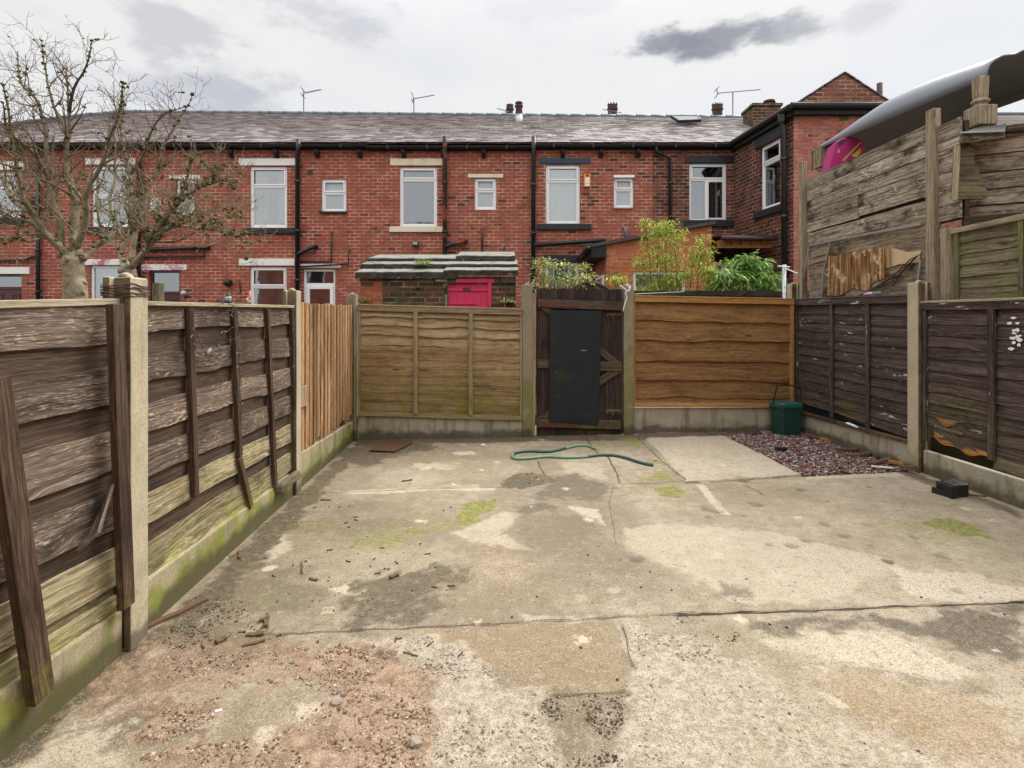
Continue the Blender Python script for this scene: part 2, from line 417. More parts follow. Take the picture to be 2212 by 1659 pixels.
# ------------------------------------------------------------------ materials
M = {}
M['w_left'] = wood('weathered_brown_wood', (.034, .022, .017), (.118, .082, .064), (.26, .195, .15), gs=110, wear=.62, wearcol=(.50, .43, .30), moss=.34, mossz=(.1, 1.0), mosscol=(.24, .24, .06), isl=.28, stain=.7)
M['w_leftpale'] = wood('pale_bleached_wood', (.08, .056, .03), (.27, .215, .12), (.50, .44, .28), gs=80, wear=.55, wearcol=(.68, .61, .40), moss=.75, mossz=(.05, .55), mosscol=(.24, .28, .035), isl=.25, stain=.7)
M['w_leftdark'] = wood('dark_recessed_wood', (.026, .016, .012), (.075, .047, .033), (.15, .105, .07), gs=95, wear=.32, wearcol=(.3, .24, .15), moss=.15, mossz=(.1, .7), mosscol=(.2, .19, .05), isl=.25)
M['w_left_bat'] = wood('dark_batten_wood', (.028, .015, .011), (.075, .042, .028), (.15, .10, .065), gs=90, wear=.3, wearcol=(.35, .3, .16), moss=.6, mossz=(.0, .9), mosscol=(.17, .15, .03))
M['w_capwood'] = wood('pale_cap_wood', (.22, .17, .11), (.42, .35, .24), (.55, .48, .36), gs=80, wear=.2, moss=.3)
M['w_cedar'] = wood('tan_feather_boards', (.13, .06, .026), (.31, .175, .082), (.47, .31, .17), gs=40, wear=.35, wearcol=(.66, .5, .28), moss=.3, mossz=(.2, .8), mosscol=(.27, .2, .05), isl=.38, stain=.6)
M['w_tan'] = wood('tan_lap_wood', (.18, .12, .06), (.33, .24, .13), (.46, .35, .21), gs=34, wear=.22, wearcol=(.52, .42, .32), moss=.8, mossz=(.1, 1.25), mosscol=(.25, .24, .05), isl=.26, stain=.55, knots=1.3)
M['w_tanframe'] = wood('tan_frame_wood', (.15, .105, .06), (.29, .225, .13), (.4, .33, .21), gs=70, wear=.25, wearcol=(.55, .5, .4), moss=.45, mossz=(.2, 1.0), mosscol=(.25, .22, .06))
M['w_new'] = wood('fresh_orange_lap_wood', (.095, .044, .017), (.20, .102, .038), (.30, .165, .066), gs=42, wear=.04, wearcol=(.5, .33, .15), moss=0, isl=.16, stain=.45, rough=.7, knots=1.3)
M['w_newframe'] = wood('fresh_orange_frame_wood', (.26, .125, .037), (.39, .205, .065), (.48, .28, .105), gs=60, wear=.05, isl=.12, stain=.15, rough=.65)
M['w_gate'] = wood('dark_gate_wood', (.012, .009, .008), (.036, .024, .021), (.075, .052, .045), gs=80, wear=.12, wearcol=(.22, .18, .1), moss=.3, mossz=(.1, .7), mosscol=(.12, .105, .02), isl=.25)
M['w_ledge'] = wood('gate_ledge_wood', (.035, .025, .018), (.085, .06, .04), (.17, .125, .075), gs=80, wear=.4, wearcol=(.3, .25, .13), moss=.35, mossz=(.1, .9), mosscol=(.22, .19, .03))
M['w_jamb'] = wood('gate_jamb_wood', (.16, .1, .05), (.34, .24, .13), (.5, .4, .25), gs=60, wear=.3, moss=.35, mossz=(.1, 1.2))
M['w_right'] = wood('dark_painted_lap_wood', (.022, .015, .012), (.070, .050, .044), (.145, .108, .094), gs=75, wear=.2, wearcol=(.26, .2, .18), moss=.32, mossz=(.1, 1.7), mosscol=(.1, .105, .02), chip=.68, isl=.2, knots=.6)
M['w_right2'] = wood('dark_painted_lap_wood_mossy', (.022, .015, .012), (.070, .050, .043), (.15, .114, .09), gs=75, wear=.2, wearcol=(.26, .2, .18), moss=.42, mossz=(.3, 1.2), mosscol=(.12, .125, .02), chip=.68, isl=.2, knots=.6)
M['w_rot'] = wood('rotten_orange_wood', (.1, .04, .012), (.3, .14, .04), (.5, .28, .1), gs=60, wear=.2, moss=.3)
M['w_grey'] = wood('grey_weathered_planks', (.05, .036, .023), (.27, .22, .16), (.52, .46, .38), gs=48, wear=.55, wearcol=(.66, .6, .5), moss=.42, mosscol=(.22, .20, .065), isl=.28, stain=1.0, knots=1.3)
M['w_greypost'] = wood('grey_weathered_post', (.14, .105, .06), (.31, .25, .165), (.5, .43, .32), gs=70, wear=.4, wearcol=(.6, .54, .43), moss=.35, mosscol=(.22, .20, .07), stain=.55)
M['w_mossy'] = wood('green_mossy_slats', (.045, .036, .02), (.135, .115, .07), (.24, .21, .14), gs=60, wear=.25, wearcol=(.35, .31, .23), moss=.78, mosscol=(.20, .235, .02), isl=.2, stain=.6)
M['w_darkbeam'] = wood('dark_deck_beam', (.02, .015, .01), (.05, .04, .026), (.1, .08, .05), gs=60, wear=.1, moss=.3)
M['w_ply'] = wood('peeling_ply', (.05, .034, .02), (.20, .155, .105), (.38, .315, .23), gs=38, wear=.3, wearcol=(.48, .42, .33), moss=.42, mosscol=(.22, .20, .06), stain=.95, knots=.8)
M['w_plybare'] = wood('bare_orange_ply', (.18, .08, .025), (.5, .28, .1), (.68, .47, .24), gs=26, wear=.2, wearcol=(.7, .55, .35), stain=.6, knots=.2)
M['w_chunk'] = wood('brown_wood_chunk', (.03, .017, .010), (.085, .048, .026), (.17, .105, .06), gs=90, wear=.2, isl=.3)
M['w_debris'] = wood('rotten_wood', (.02, .011, .007), (.06, .035, .022), (.16, .1, .06), gs=90, wear=.2, isl=.6)
M['conc_post'] = concrete('concrete_post', (.43, .37, .26), (.18, .145, .09), moss=.25, mossz=(0, .8), wetz=.09, drip=.4, mosscol=(.2, .18, .06), algae_shade=.95)
M['conc_postmossy'] = concrete('mossy_concrete_post', (.25, .215, .15), (.10, .09, .055), moss=.55, mossz=(.1, 1.9), wetz=.12, drip=.45, mosscol=(.17, .17, .05))
M['conc_board'] = concrete('gravel_board_concrete', (.34, .29, .185), (.12, .10, .06), moss=.95, mossz=(-.1, .4), wetz=.12, drip=.6, mosscol=(.20, .225, .03))
M['conc_boardback'] = concrete('gravel_board_grey', (.36, .325, .245), (.13, .11, .08), moss=.38, mossz=(-.05, .35), wetz=.1, drip=.7, mosscol=(.17, .17, .06))
M['brick_red'] = brick('red_terrace_brick', (.365, .080, .054), (.315, .067, .05), (.42, .105, .064), (.52, .38, .26), soot=.10, white=.35)
M['brick_red2'] = brick('red_terrace_brick_sooty', (.37, .086, .057), (.305, .068, .051), (.44, .118, .068), (.52, .39, .27), soot=.17, seed=4.0, white=.15)
M['brick_dark'] = brick('dark_sooty_brick', (.22, .062, .044), (.13, .04, .036), (.32, .095, .052), (.40, .31, .22), soot=.42, seed=8.0, white=.1)
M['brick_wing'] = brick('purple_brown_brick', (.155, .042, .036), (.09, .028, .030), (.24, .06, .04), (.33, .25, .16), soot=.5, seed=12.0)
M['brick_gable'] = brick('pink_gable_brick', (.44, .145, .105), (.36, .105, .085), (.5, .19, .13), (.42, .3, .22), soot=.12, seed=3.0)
M['brick_brown'] = brick('brown_gable_brick', (.24, .09, .06), (.17, .06, .045), (.3, .12, .07), (.42, .31, .22), soot=.3, seed=3.5)
M['brick_ext'] = brick('orange_extension_brick', (.50, .135, .055), (.42, .10, .045), (.56, .18, .08), (.47, .34, .22), soot=.08, seed=6.0)
M['brick_old'] = brick('old_blackened_brick', (.13, .042, .030), (.06, .028, .026), (.24, .075, .04), (.23, .2, .13), bw=.235, bh=.085, ms=.014, soot=.45, moss=.75, seed=9.0)
M['brick_orange'] = brick('patched_orange_brick', (.45, .12, .045), (.36, .085, .035), (.5, .17, .07), (.3, .26, .2), bw=.235, bh=.085, soot=.05, moss=.2)
M['white'] = plain('white_upvc', (.88, .88, .88), .3, .03, 3, .5, 0)
M['whitepaint'] = plain('white_masonry_paint', (.82, .81, .79), .6, .06, 6, .3, .2, .18, (.45, .38, .3))
M['whitepink'] = plain('flaking_white_paint', (.8, .77, .76), .6, .06, 6, .3, .2, .55, (.4, .06, .1))
M['cream'] = plain('cream_masonry_paint', (.74, .66, .49), .6, .08, 6, .3, .2, .3, (.6, .38, .12))
M['navy'] = plain('navy_masonry_paint', (.022, .05, .10), .5, .25, 10, .4, .2)
M['blackpaint'] = plain('black_masonry_paint', (.018, .019, .024), .5, .3, 10, .4, .2)
M['blackpvc'] = plain('black_plastic', (.012, .013, .016), .35, .2, 8, .5, 0)
M['rustpipe'] = plain('flaking_iron_pipe', (.035, .022, .02), .6, .4, 9, .4, .3, .42, (.42, .1, .03))
M['redpipe'] = plain('red_black_pipe', (.02, .014, .016), .5, .3, 5, .4, .2, .5, (.5, .03, .045))
M['greypipe'] = plain('grey_plastic_pipe', (.2, .22, .26), .5, .2, 9)
M['glass'] = glassmat('window_glass')
M['glassdark'] = glassmat('dark_window_glass', (.6, .65, .68), .17)
M['frost'] = plain('frosted_glass', (.42, .47, .50), .12, .12, 6, .6, .3)
M['room'] = plain('dim_room', (.09, .08, .08), .9, .3, 2, .1, 0)
M['curtain'] = plain('white_net_curtain', (.75, .76, .74), .9, .08, 12, .1, 0)
M['beige'] = plain('beige_curtain', (.62, .55, .40), .9, .15, 5, .1, 0)
M['purple'] = plain('purple_curtain', (.13, .07, .11), .8, .35, 18, .2, 0)
M['blind'] = plain('grey_blind', (.48, .48, .44), .8, .1, 9, .2, 0)
M['maroon'] = plain('maroon_door', (.075, .012, .018), .35, .2, 6, .5, 0)
M['pink'] = plain('bright_pink_paint', (.62, .035, .115), .5, .1, 7, .4, .3, .1, (.3, .12, .1))
M['rust'] = plain('rusty_iron', (.1, .045, .03), .75, .45, 26, .3, .4)
M['bolt'] = plain('dull_galvanised_bolt', (.14, .14, .09), .6, .4, 20, .4, .2, .4, (.09, .05, .03))
M['steel'] = plain('galvanised_steel', (.45, .47, .5), .4, .2, 20, .5, .2, .2, (.2, .14, .1), .6)
M['hosegreen'] = plain('pale_green_hose', (.145, .29, .175), .45, .15, 9, .45, 0)
M['hosedark'] = plain('dark_green_hose', (.02, .09, .075), .4, .15, 9, .5, 0)
M['bingreen'] = plain('dark_green_plastic', (.013, .052, .043), .4, .22, 12, .45, .1, .18, (.06, .055, .04))
M['binlid'] = plain('green_plastic_lid', (.018, .105, .085), .33, .2, 10, .5, .1, .15, (.1, .1, .07))
M['alarm'] = plain('orange_alarm_case', (.75, .32, .015), .4, .05, 5)
M['alarmred'] = plain('red_alarm_lamp', (.35, .012, .01), .25, .05, 5)
M['shell'] = plain('grey_moulded_plastic', (.215, .235, .27), .45, .07, 3, .5, 0, .12, (.16, .17, .19))
M['pinkcloth'] = plain('pink_printed_fabric', (.44, .035, .17), .7, .15, 9, .2, 0)
M['yellow'] = plain('yellow_print', (.72, .62, .05), .7, .1, 9, .2, 0)
M['bluecloth'] = plain('dark_blue_print', (.045, .05, .11), .7, .2, 9, .2, 0)
M['skinprint'] = plain('pale_print', (.6, .36, .2), .7, .2, 9, .2, 0)
M['board'] = plain('painted_black_board', (.019, .023, .027), .7, .35, 6, .2, .5, .3, (.034, .036, .018))
M['felt'] = plain('dark_stone_slab', (.075, .07, .06), .8, .4, 8, .3, .8, .3, (.05, .055, .03))
M['slab'] = plain('weathered_stone_slab', (.24, .235, .215), .75, .35, 9, .25, .8, .42, (.10, .10, .06))
M['rustplate'] = plain('rusty_brown_sheet', (.105, .052, .028), .7, .2, 20, .3, .3, .25, (.07, .03, .02))
M['moss'] = plain('moss', (.11, .105, .035), .95, .4, 40, .1, .6)
M['bark'] = None
M['wire'] = plain('brown_wire', (.06, .03, .028), .5, .3, 20)
M['cable'] = plain('dark_cable', (.015, .025, .022), .5, .2, 20)
M['whitecord'] = plain('white_cord', (.75, .74, .72), .7, .1, 20)
M['tarp'] = plain('black_damp_membrane', (.015, .02, .025), .35, .4, 9, .5, .3, .2, (.06, .07, .08))
M['letter'] = plain('grey_print', (.12, .135, .15), .6, .2, 9)
M['orangeplastic'] = plain('orange_plastic', (.7, .12, .02), .4, .1, 9)
M['corr'] = plain('brown_corrugated_sheet', (.05, .022, .02), .4, .2, 9, .5, 0)
M['timber'] = plain('orange_timber', (.34, .16, .05), .7, .25, 9, .3, .2)
M['earth'] = plain('dark_earth', (.09, .07, .05), .95, .4, 3, .1, .5, .4, (.05, .06, .025))
M['earthdark'] = plain('dark_joint_dirt', (.062, .05, .035), .95, .4, 30, .1, .5)
M['pot'] = plain('sooty_terracotta', (.085, .055, .045), .8, .4, 14, .2, .4)
M['fascia'] = plain('black_fascia', (.02, .018, .018), .6, .3, 7, .3, .2)
M['lavender'] = plain('lavender_plastic', (.55, .42, .62), .5, .1, 9)
def ply_mat():
    b = NB('ribbed_bare_ply')
    x, y, z = b.sep(b.pos)
    st = b.noise(b.comb(b.mt('MULTIPLY', y, 26.0), b.mt('MULTIPLY', z, 1.6), 0.0), 1.0, 4, .6)
    bl = b.noise(b.pos, 6, 6, .7)
    c = b.ramp(st, [(.36, (.055, .024, .009)), (.48, (.21, .10, .033)), (.63, (.46, .28, .13))])
    c = b.mix(b.step(bl, .52, .64, 0, .8), c, (.70, .56, .36))
    c = b.mix(b.step(bl, .42, .34, 0, .7), c, (.16, .10, .04))
    c = b.mix(b.step(y, 5.35, 5.2, 0, .75), c, (.68, .53, .34))
    return b.pr(c, .85, b.bump(st, .8, .012), .2)
M['w_plybare'] = ply_mat()
def slate_mat():
    b = NB('roof_slate')
    n = b.noise(b.pos, .55, 5, .6); n2 = b.noise(b.pos, 22, 4, .65)
    x, y, z = b.sep(b.pos)
    k = b.mt('ADD', b.mt('MULTIPLY_ADD', b.isl, .36, .09), b.mt('MULTIPLY', n2, .2))
    sv = b.noise(b.comb(b.mt('MULTIPLY', x, .9), b.mt('MULTIPLY', z, 1.2), b.mt('MULTIPLY', y, 0.3)), 1.0, 5, .65)
    k = b.mt('ADD', k, b.mt('MULTIPLY', sv, .75))
    k = b.mt('ADD', k, b.step(z, 5.5, 7.3, .10, -.16))
    k = b.mt('ADD', k, b.step(x, -3, 3, -.05, .07))
    c = b.ramp(k, [(.42, (.055, .043, .038)), (.58, (.125, .10, .093)), (.78, (.205, .18, .178)), (.98, (.40, .38, .38))])
    c = b.mix(b.step(x, -1, 3, .3, 0), c, (.125, .095, .092))
    c = b.mix(b.step(b.noise(b.pos, 2.4, 6, .7), .56, .68, 0, .45), c, (.085, .07, .045))
    return b.pr(c, .85, b.bump(n2, .5, .006), .2)
M['slate'] = slate_mat()
M['ridge'] = plain('blue_grey_ridge_tile', (.09, .12, .15), .5, .25, 9, .4, .2)
def bark_mat():
    b = NB('lichened_bark')
    n = b.noise(b.pos, 9, 6, .7); n2 = b.noise(b.pos, 60, 4, .65); n3 = b.noise(b.pos, 5, 5, .65)
    c = b.ramp(b.mt('ADD', b.mt('MULTIPLY', n, .6), b.mt('MULTIPLY', n2, .4)), [(.34, (.065, .052, .032)), (.48, (.26, .22, .14)), (.66, (.52, .46, .33))])
    z = b.sep(b.pos)[2]
    c = b.mix(b.step(z, 2.3, 3.7, 0, .75), c, (.10, .058, .045))
    c = b.mix(b.step(n3, .52, .68, 0, .6), c, (.15, .14, .03))
    return b.pr(c, .9, b.bump(n2, .8, .01), .2)
M['bark'] = bark_mat()
def pebble_mat():
    b = NB('red_grey_pebbles')
    c = b.ramp(b.isl, [(0, (.045, .025, .022)), (.25, (.17, .058, .046)), (.5, (.25, .11, .085)), (.6, (.155, .13, .13)), (.8, (.28, .235, .215)), (1, (.5, .46, .43))])
    c = b.mix(b.step(b.noise(b.pos, 3.5, 5, .65), .54, .68, 0, .5), c, (.08, .05, .04))
    return b.pr(c, .55, b.bump(b.noise(b.pos, 150, 2), .3, .003), .4)
M['pebble'] = pebble_mat()
def rubble_mat(name, stops):
    b = NB(name)
    c = b.ramp(b.isl, stops)
    return b.pr(c, .9, b.bump(b.noise(b.pos, 160, 3), .5, .003), .2)
M['rubble'] = rubble_mat('reddish_grit', [(0, (.10, .065, .045)), (.3, (.20, .125, .082)), (.6, (.29, .195, .135)), (.85, (.37, .28, .21)), (1, (.5, .43, .35))])
M['darkgrit'] = rubble_mat('dark_grit', [(0, (.04, .03, .021)), (.5, (.11, .082, .056)), (.85, (.22, .175, .12)), (1, (.38, .33, .26))])
M['greygrit'] = rubble_mat('grey_grit', [(0, (.15, .13, .10)), (.5, (.28, .245, .195)), (1, (.42, .385, .33))])
M['leaf_bamboo'] = leafmat('yellow_green_leaves', [(0, (.36, .42, .035)), (.4, (.56, .60, .07)), (.75, (.26, .38, .04)), (1, (.74, .70, .25))])
M['leaf_bush'] = leafmat('bright_green_leaves', [(0, (.09, .21, .035)), (.45, (.21, .40, .07)), (.8, (.34, .52, .12)), (1, (.5, .6, .27))])
M['leaf_pale'] = leafmat('pale_shrub_leaves', [(0, (.15, .24, .055)), (.4, (.36, .44, .15)), (.75, (.48, .54, .10)), (1, (.68, .70, .42))])
M['leaf_grass'] = leafmat('grass_blades', [(0, (.12, .2, .02)), (.5, (.22, .32, .03)), (1, (.34, .38, .07))])
M['stem'] = plain('green_stem', (.12, .14, .035), .6, .3, 20)
M['twig'] = plain('dry_twig', (.26, .2, .13), .8, .3, 20)
# ================================================================== GROUND
def q(ox, oy, s, pts): return [(ox + x * s, oy + y * s) for x, y in pts]
def BL(*p): return q(0, 940, .5, p)            # measured in four enlarged crops of the photograph
def BR(*p): return q(1106, 940, .5, p)
def C3(*p): return q(719, 884.8, .35, p)
def C8(*p): return q(1327.2, 580.7, .4, p)
GX0, GX1, GY0, GY1, GS = -2.0, 3.95, -.7, 6.8, .0155
xs = np.arange(GX0, GX1 + GS, GS); ys = np.arange(GY0, GY1 + GS, GS)
XX, YY = np.meshgrid(xs, ys)
def vnoise(x, y, seed):
    xi, yi = np.floor(x).astype(np.int64), np.floor(y).astype(np.int64)
    fx, fy = x - xi, y - yi
    fx, fy = fx * fx * (3 - 2 * fx), fy * fy * (3 - 2 * fy)
    def h(a, b):
        n = (a * 374761393 + b * 668265263 + seed * 982451653) & 0x7fffffff
        n = ((n ^ (n >> 13)) * 1274126177) & 0x7fffffff
        return ((n ^ (n >> 16)) & 0xffff) / 65535.0
    return (h(xi, yi) * (1 - fx) + h(xi + 1, yi) * fx) * (1 - fy) + (h(xi, yi + 1) * (1 - fx) + h(xi + 1, yi + 1) * fx) * fy
def fbm(s, seed, o=5, g=.55):
    t, a, n = 0, 1, 0
    for i in range(o):
        t = t + a * vnoise(XX * s * 2 ** i, YY * s * 2 ** i, seed + i * 17); n += a; a *= g
    return t / n - .5
N_A, N_B, N_C, N_D, N_E = fbm(2.2, 1), fbm(5, 31), fbm(14, 57), fbm(1.1, 91), fbm(30, 77, 2)
def sdist(poly):
    w = [G(*p) for p in poly]
    ins = np.zeros(XX.shape, bool); d = np.full(XX.shape, 1e9)
    n = len(w)
    for i in range(n):
        ax, ay, bx, by = w[i].x, w[i].y, w[(i + 1) % n].x, w[(i + 1) % n].y
        ex, ey = bx - ax, by - ay
        t = np.clip(((XX - ax) * ex + (YY - ay) * ey) / (ex * ex + ey * ey + 1e-12), 0, 1)
        d = np.minimum(d, (XX - ax - t * ex) ** 2 + (YY - ay - t * ey) ** 2)
        c = ((ay > YY) != (by > YY)) & (XX < ex * (YY - ay) / (ey + 1e-12) + ax)
        ins ^= c
    d = np.sqrt(d)
    return np.where(ins, -d, d)
def ldist(line):
    w = [G(*p) for p in line]; d = np.full(XX.shape, 1e9)
    for a, b in zip(w, w[1:]):
        ex, ey = b.x - a.x, b.y - a.y
        t = np.clip(((XX - a.x) * ex + (YY - a.y) * ey) / (ex * ex + ey * ey + 1e-12), 0, 1)
        d = np.minimum(d, (XX - a.x - t * ex) ** 2 + (YY - a.y - t * ey) ** 2)
    return np.sqrt(d)
def sm(x, a, b):
    t = np.clip((x - a) / (b - a), 0, 1); return t * t * (3 - 2 * t)
def pm(poly, edge=.05, amp=.22):
    s = sdist(poly) + amp * (N_A * .6 + N_B * .7 + N_C * .75 + N_E * .45)
    return sm(-s, -edge, edge)
Z0 = np.zeros(XX.shape)
pale, wet_shade, moss, red, mort, grit, gold = (Z0.copy() for _ in range(7))
def put(ch, poly, k=1.0, edge=.05, amp=.22):
    np.maximum(ch, pm(poly, edge, amp) * k, out=ch)
# pale dry concrete
put(pale, [(560, 1142), (615, 1145), (640, 1185), (585, 1210), (505, 1225), (530, 1200)], .8, .03, .1)
put(pale, [(708, 1272), (770, 1255), (800, 1265), (838, 1242), (832, 1266), (780, 1287), (740, 1282)], 1.35, .012, .06)
put(pale, [(693, 1312), (720, 1311), (722, 1322), (697, 1326)], 1.2, .01, .03)
put(pale, C3((700, 760), (900, 690), (1050, 625), (1160, 645), (1080, 760), (1260, 880), (1100, 870), (900, 830)), .75, .03, .1)
put(pale, [(1331, 1140), (1431, 1130), (1640, 1140), (1856, 1190), (1956, 1220), (1856, 1260), (1806, 1300), (1556, 1322), (1481, 1245), (1416, 1225), (1356, 1190)], .72, .05, .15)
put(pale, [(1916, 1220), (1981, 1237), (2086, 1235), (2131, 1242), (2136, 1260), (2212, 1270), (2230, 1294), (2106, 1302), (1976, 1282), (1956, 1250)], 1.1, .03, .12)
put(pale, [(1636, 1380), (1731, 1360), (1906, 1360), (2006, 1400), (2081, 1435), (2131, 1465), (2056, 1470), (1956, 1460), (1856, 1435), (1756, 1420), (1641, 1390)], .95, .025, .07)
put(pale, BR((1310, 985), (1380, 1000), (1370, 1040), (1320, 1020)), .9, .02, .05)
put(pale, BR((1300, 1090), (1380, 1120), (1450, 1165), (1430, 1182), (1290, 1110)), .9, .015, .05)
put(pale, [(430, 1472), (340, 1495), (200, 1525), (90, 1610), (40, 1659), (280, 1659), (280, 1590), (330, 1530)], .7, .03, .1)
put(pale, BL((900, 1210), (1020, 1200), (960, 1290), (860, 1320), (760, 1330), (800, 1260)), .6, .03, .1)
put(pale, C3((0, 505), (300, 490), (600, 480), (1000, 480), (1000, 500), (500, 505), (100, 525)), .95, .03, .1)
put(pale, C3((740, 265), (860, 258), (880, 275), (770, 285)), 1.1, .02, .1)
put(pale, C3((500, 330), (760, 330), (760, 360), (560, 370), (480, 350)), .8, .03, .2)
put(pale, C3((700, 300), (1100, 310), (1250, 380), (1000, 440), (200, 470), (300, 380)), .5, .08, .2)
put(pale, C3((1400, 330), (1680, 320), (1700, 440), (1450, 400)), .65, .05, .15)
put(pale, C3((1450, 590), (1620, 620), (1720, 760), (1620, 680), (1480, 620)), .9, .02, .08)
put(pale, BR((240, 300), (330, 340), (430, 420), (400, 410), (280, 340)), .7, .02, .05)
put(pale, [(1385, 940), (1555, 935), (1735, 1028), (1480, 1044)], .8, .03, .03)
put(pale, [(1745, 1026), (1955, 1021), (1960, 1030), (1740, 1036)], 1.0, .02, .05)
put(pale, BR((50, 770), (100, 780), (370, 780), (380, 795), (60, 805)), .7, .03, .12)
put(pale, BR((400, 650), (490, 655), (480, 685), (410, 690)), .9, .015, .06)
put(pale, BR((275, 690), (325, 692), (325, 720), (280, 718)), .9, .01, .04)
put(pale, BR((790, 210), (830, 215), (900, 300), (945, 345), (905, 340), (840, 270)), 1.15, .02, .04)
put(pale, BL((1100, 1250), (1200, 1250), (1180, 1400), (1120, 1420)), 1.15, .015, .07)
put(pale, BL((1230, 1310), (1300, 1160), (1340, 1170), (1480, 1110), (1440, 1200), (1320, 1260)), 1.15, .015, .07)
put(pale, BL((1200, 1140), (1270, 1100), (1260, 1115), (1190, 1150)), 1.1, .01, .03)
put(pale, C3((370, 190), (420, 190), (380, 205)), 1, .02, .05)
# wet, dark and dirty, with contact shade painted along the fence feet
put(wet_shade, BL((-20, 1438), (100, 1180), (230, 1100), (540, 940), (700, 860), (560, 1000), (280, 1190), (130, 1330), (40, 1450)), 1.0, .06, .16)
put(wet_shade, BL((1500, 640), (1640, 590), (1850, 560), (2050, 520), (2040, 620), (1900, 700), (1990, 800), (1700, 835), (1540, 830), (1560, 740)), .58, .08, .35)
put(wet_shade, BL((1300, 370), (1500, 330), (1700, 350), (1900, 385), (1700, 430), (1500, 440), (1290, 425)), .38, .08, .3)
put(wet_shade, BL((1000, 600), (1300, 560), (1450, 640), (1400, 760), (1100, 800), (700, 870), (760, 760)), .42, .1, .3)
put(wet_shade, C3((1030, 460), (1100, 410), (1220, 392), (1340, 420), (1370, 445), (1290, 470), (1210, 490), (1060, 480)), 1.0, .03, .1)
put(wet_shade, C3((1200, 520), (1350, 420), (1500, 400), (1650, 450), (1760, 480), (1700, 560), (1500, 550), (1270, 550)), .5, .06, .3)
put(wet_shade, C3((-60, 290), (160, 200), (330, 190), (500, 190), (680, 215), (640, 250), (400, 300), (280, 352), (130, 345)), .6, .07, .3)
put(wet_shade, C3((-40, 560), (250, 520), (380, 590), (200, 640), (-60, 700), (-200, 760)), .35, .1, .3)
put(wet_shade, C3((1100, 600), (1300, 570), (1400, 610), (1250, 640), (1160, 640)), .5, .04, .12)
put(wet_shade, C3((1080, 760), (1160, 650), (1500, 640), (1640, 680), (1720, 790), (1800, 870), (1950, 900), (1990, 940), (1800, 940), (1500, 1000), (1300, 900)), .38, .05, .12)
put(wet_shade, BR((430, 430), (610, 560), (590, 620), (700, 700), (560, 760), (300, 740), (0, 640), (0, 330), (200, 330)), .33, .06, .2)
put(wet_shade, BR((780, 690), (900, 640), (1050, 660), (1050, 720), (900, 730)), .48, .05, .15)
put(wet_shade, BR((930, 790), (1500, 775), (2230, 735), (2230, 1000), (1950, 960), (1800, 900), (1600, 825), (1250, 825), (1060, 870), (940, 860)), .62, .06, .2)
put(wet_shade, BR((690, 760), (760, 750), (830, 770), (760, 790), (700, 790)), .8, .02, .06)
put(wet_shade, BR((1610, 535), (1650, 545), (1640, 560)), .7, .03, .08)
put(wet_shade, [(1880, 1445), (1930, 1440), (2212, 1500), (2212, 1530), (2000, 1480)], .4, .05, .2)
put(wet_shade, [(1700, 940), (1730, 938), (1970, 1018), (2212, 1108), (2212, 1124), (1960, 1032)], .55, .035, .08)  # this and the next two fence-foot strips: grime plus painted contact shade
put(wet_shade, [(768, 946), (1140, 938), (1345, 940), (1660, 928), (1660, 938), (1345, 952), (1140, 954), (768, 962)], .7, .04, .12)
put(wet_shade, [(300, 1400), (640, 1070), (775, 948), (800, 952), (685, 1078), (400, 1390)], .75, .05, .14)
put(wet_shade, BL((300, 1180), (700, 900), (1000, 800), (1300, 860), (1300, 930), (1000, 1000), (700, 1120), (420, 1240)), .5, .12, .45)
put(moss, BL((1200, 420), (1700, 340), (2000, 330), (1900, 480), (1500, 560), (1280, 520)), .3, .14, .6)
# ground moss
put(moss, C3((740, 700), (830, 572), (1020, 560), (1090, 545), (1000, 610), (900, 690), (780, 725)), 1.0, .07, .25)
put(moss, C3((2000, 490), (2090, 472), (2180, 510), (2130, 545), (2010, 530)), 1.1, .05, .12)
put(moss, BR((1750, 372), (1900, 357), (2000, 400), (2140, 462), (2000, 450), (1850, 412)), 1.05, .06, .2)
put(moss, BR((1640, 360), (1900, 370), (2230, 470), (2230, 640), (2060, 560), (1800, 470)), .34, .15, .4)
put(moss, C3((1780, 180), (1880, 180), (2140, 405), (2080, 440), (1900, 440), (2010, 340), (1850, 240)), .62, .09, .35)
put(moss, C3((150, 760), (420, 700), (720, 690), (860, 640), (900, 720), (640, 780), (300, 830)), .5, .12, .5)
put(moss, BR((1500, 330), (1950, 350), (2230, 480), (2230, 560), (1900, 480), (1650, 420)), .4, .14, .5)
put(moss, C3((1560, 190), (1760, 200), (1700, 280), (1560, 250)), .4, .1, .4)
put(moss, BL((1300, 380), (1500, 350), (1560, 400), (1400, 450)), .4, .1, .4)
put(moss, BL((1500, 640), (1850, 560), (2040, 600), (1900, 700), (1980, 800), (1560, 800)), .2, .1, .5)
put(moss, BL((260, 1180), (540, 960), (640, 1000), (330, 1200)), .2, .08, .3)
put(moss, C3((400, 240), (700, 250), (900, 330), (620, 350), (420, 300)), .3, .12, .45)
put(moss, BL((900, 1100), (1000, 1200), (880, 1230)), .3, .06, .3)
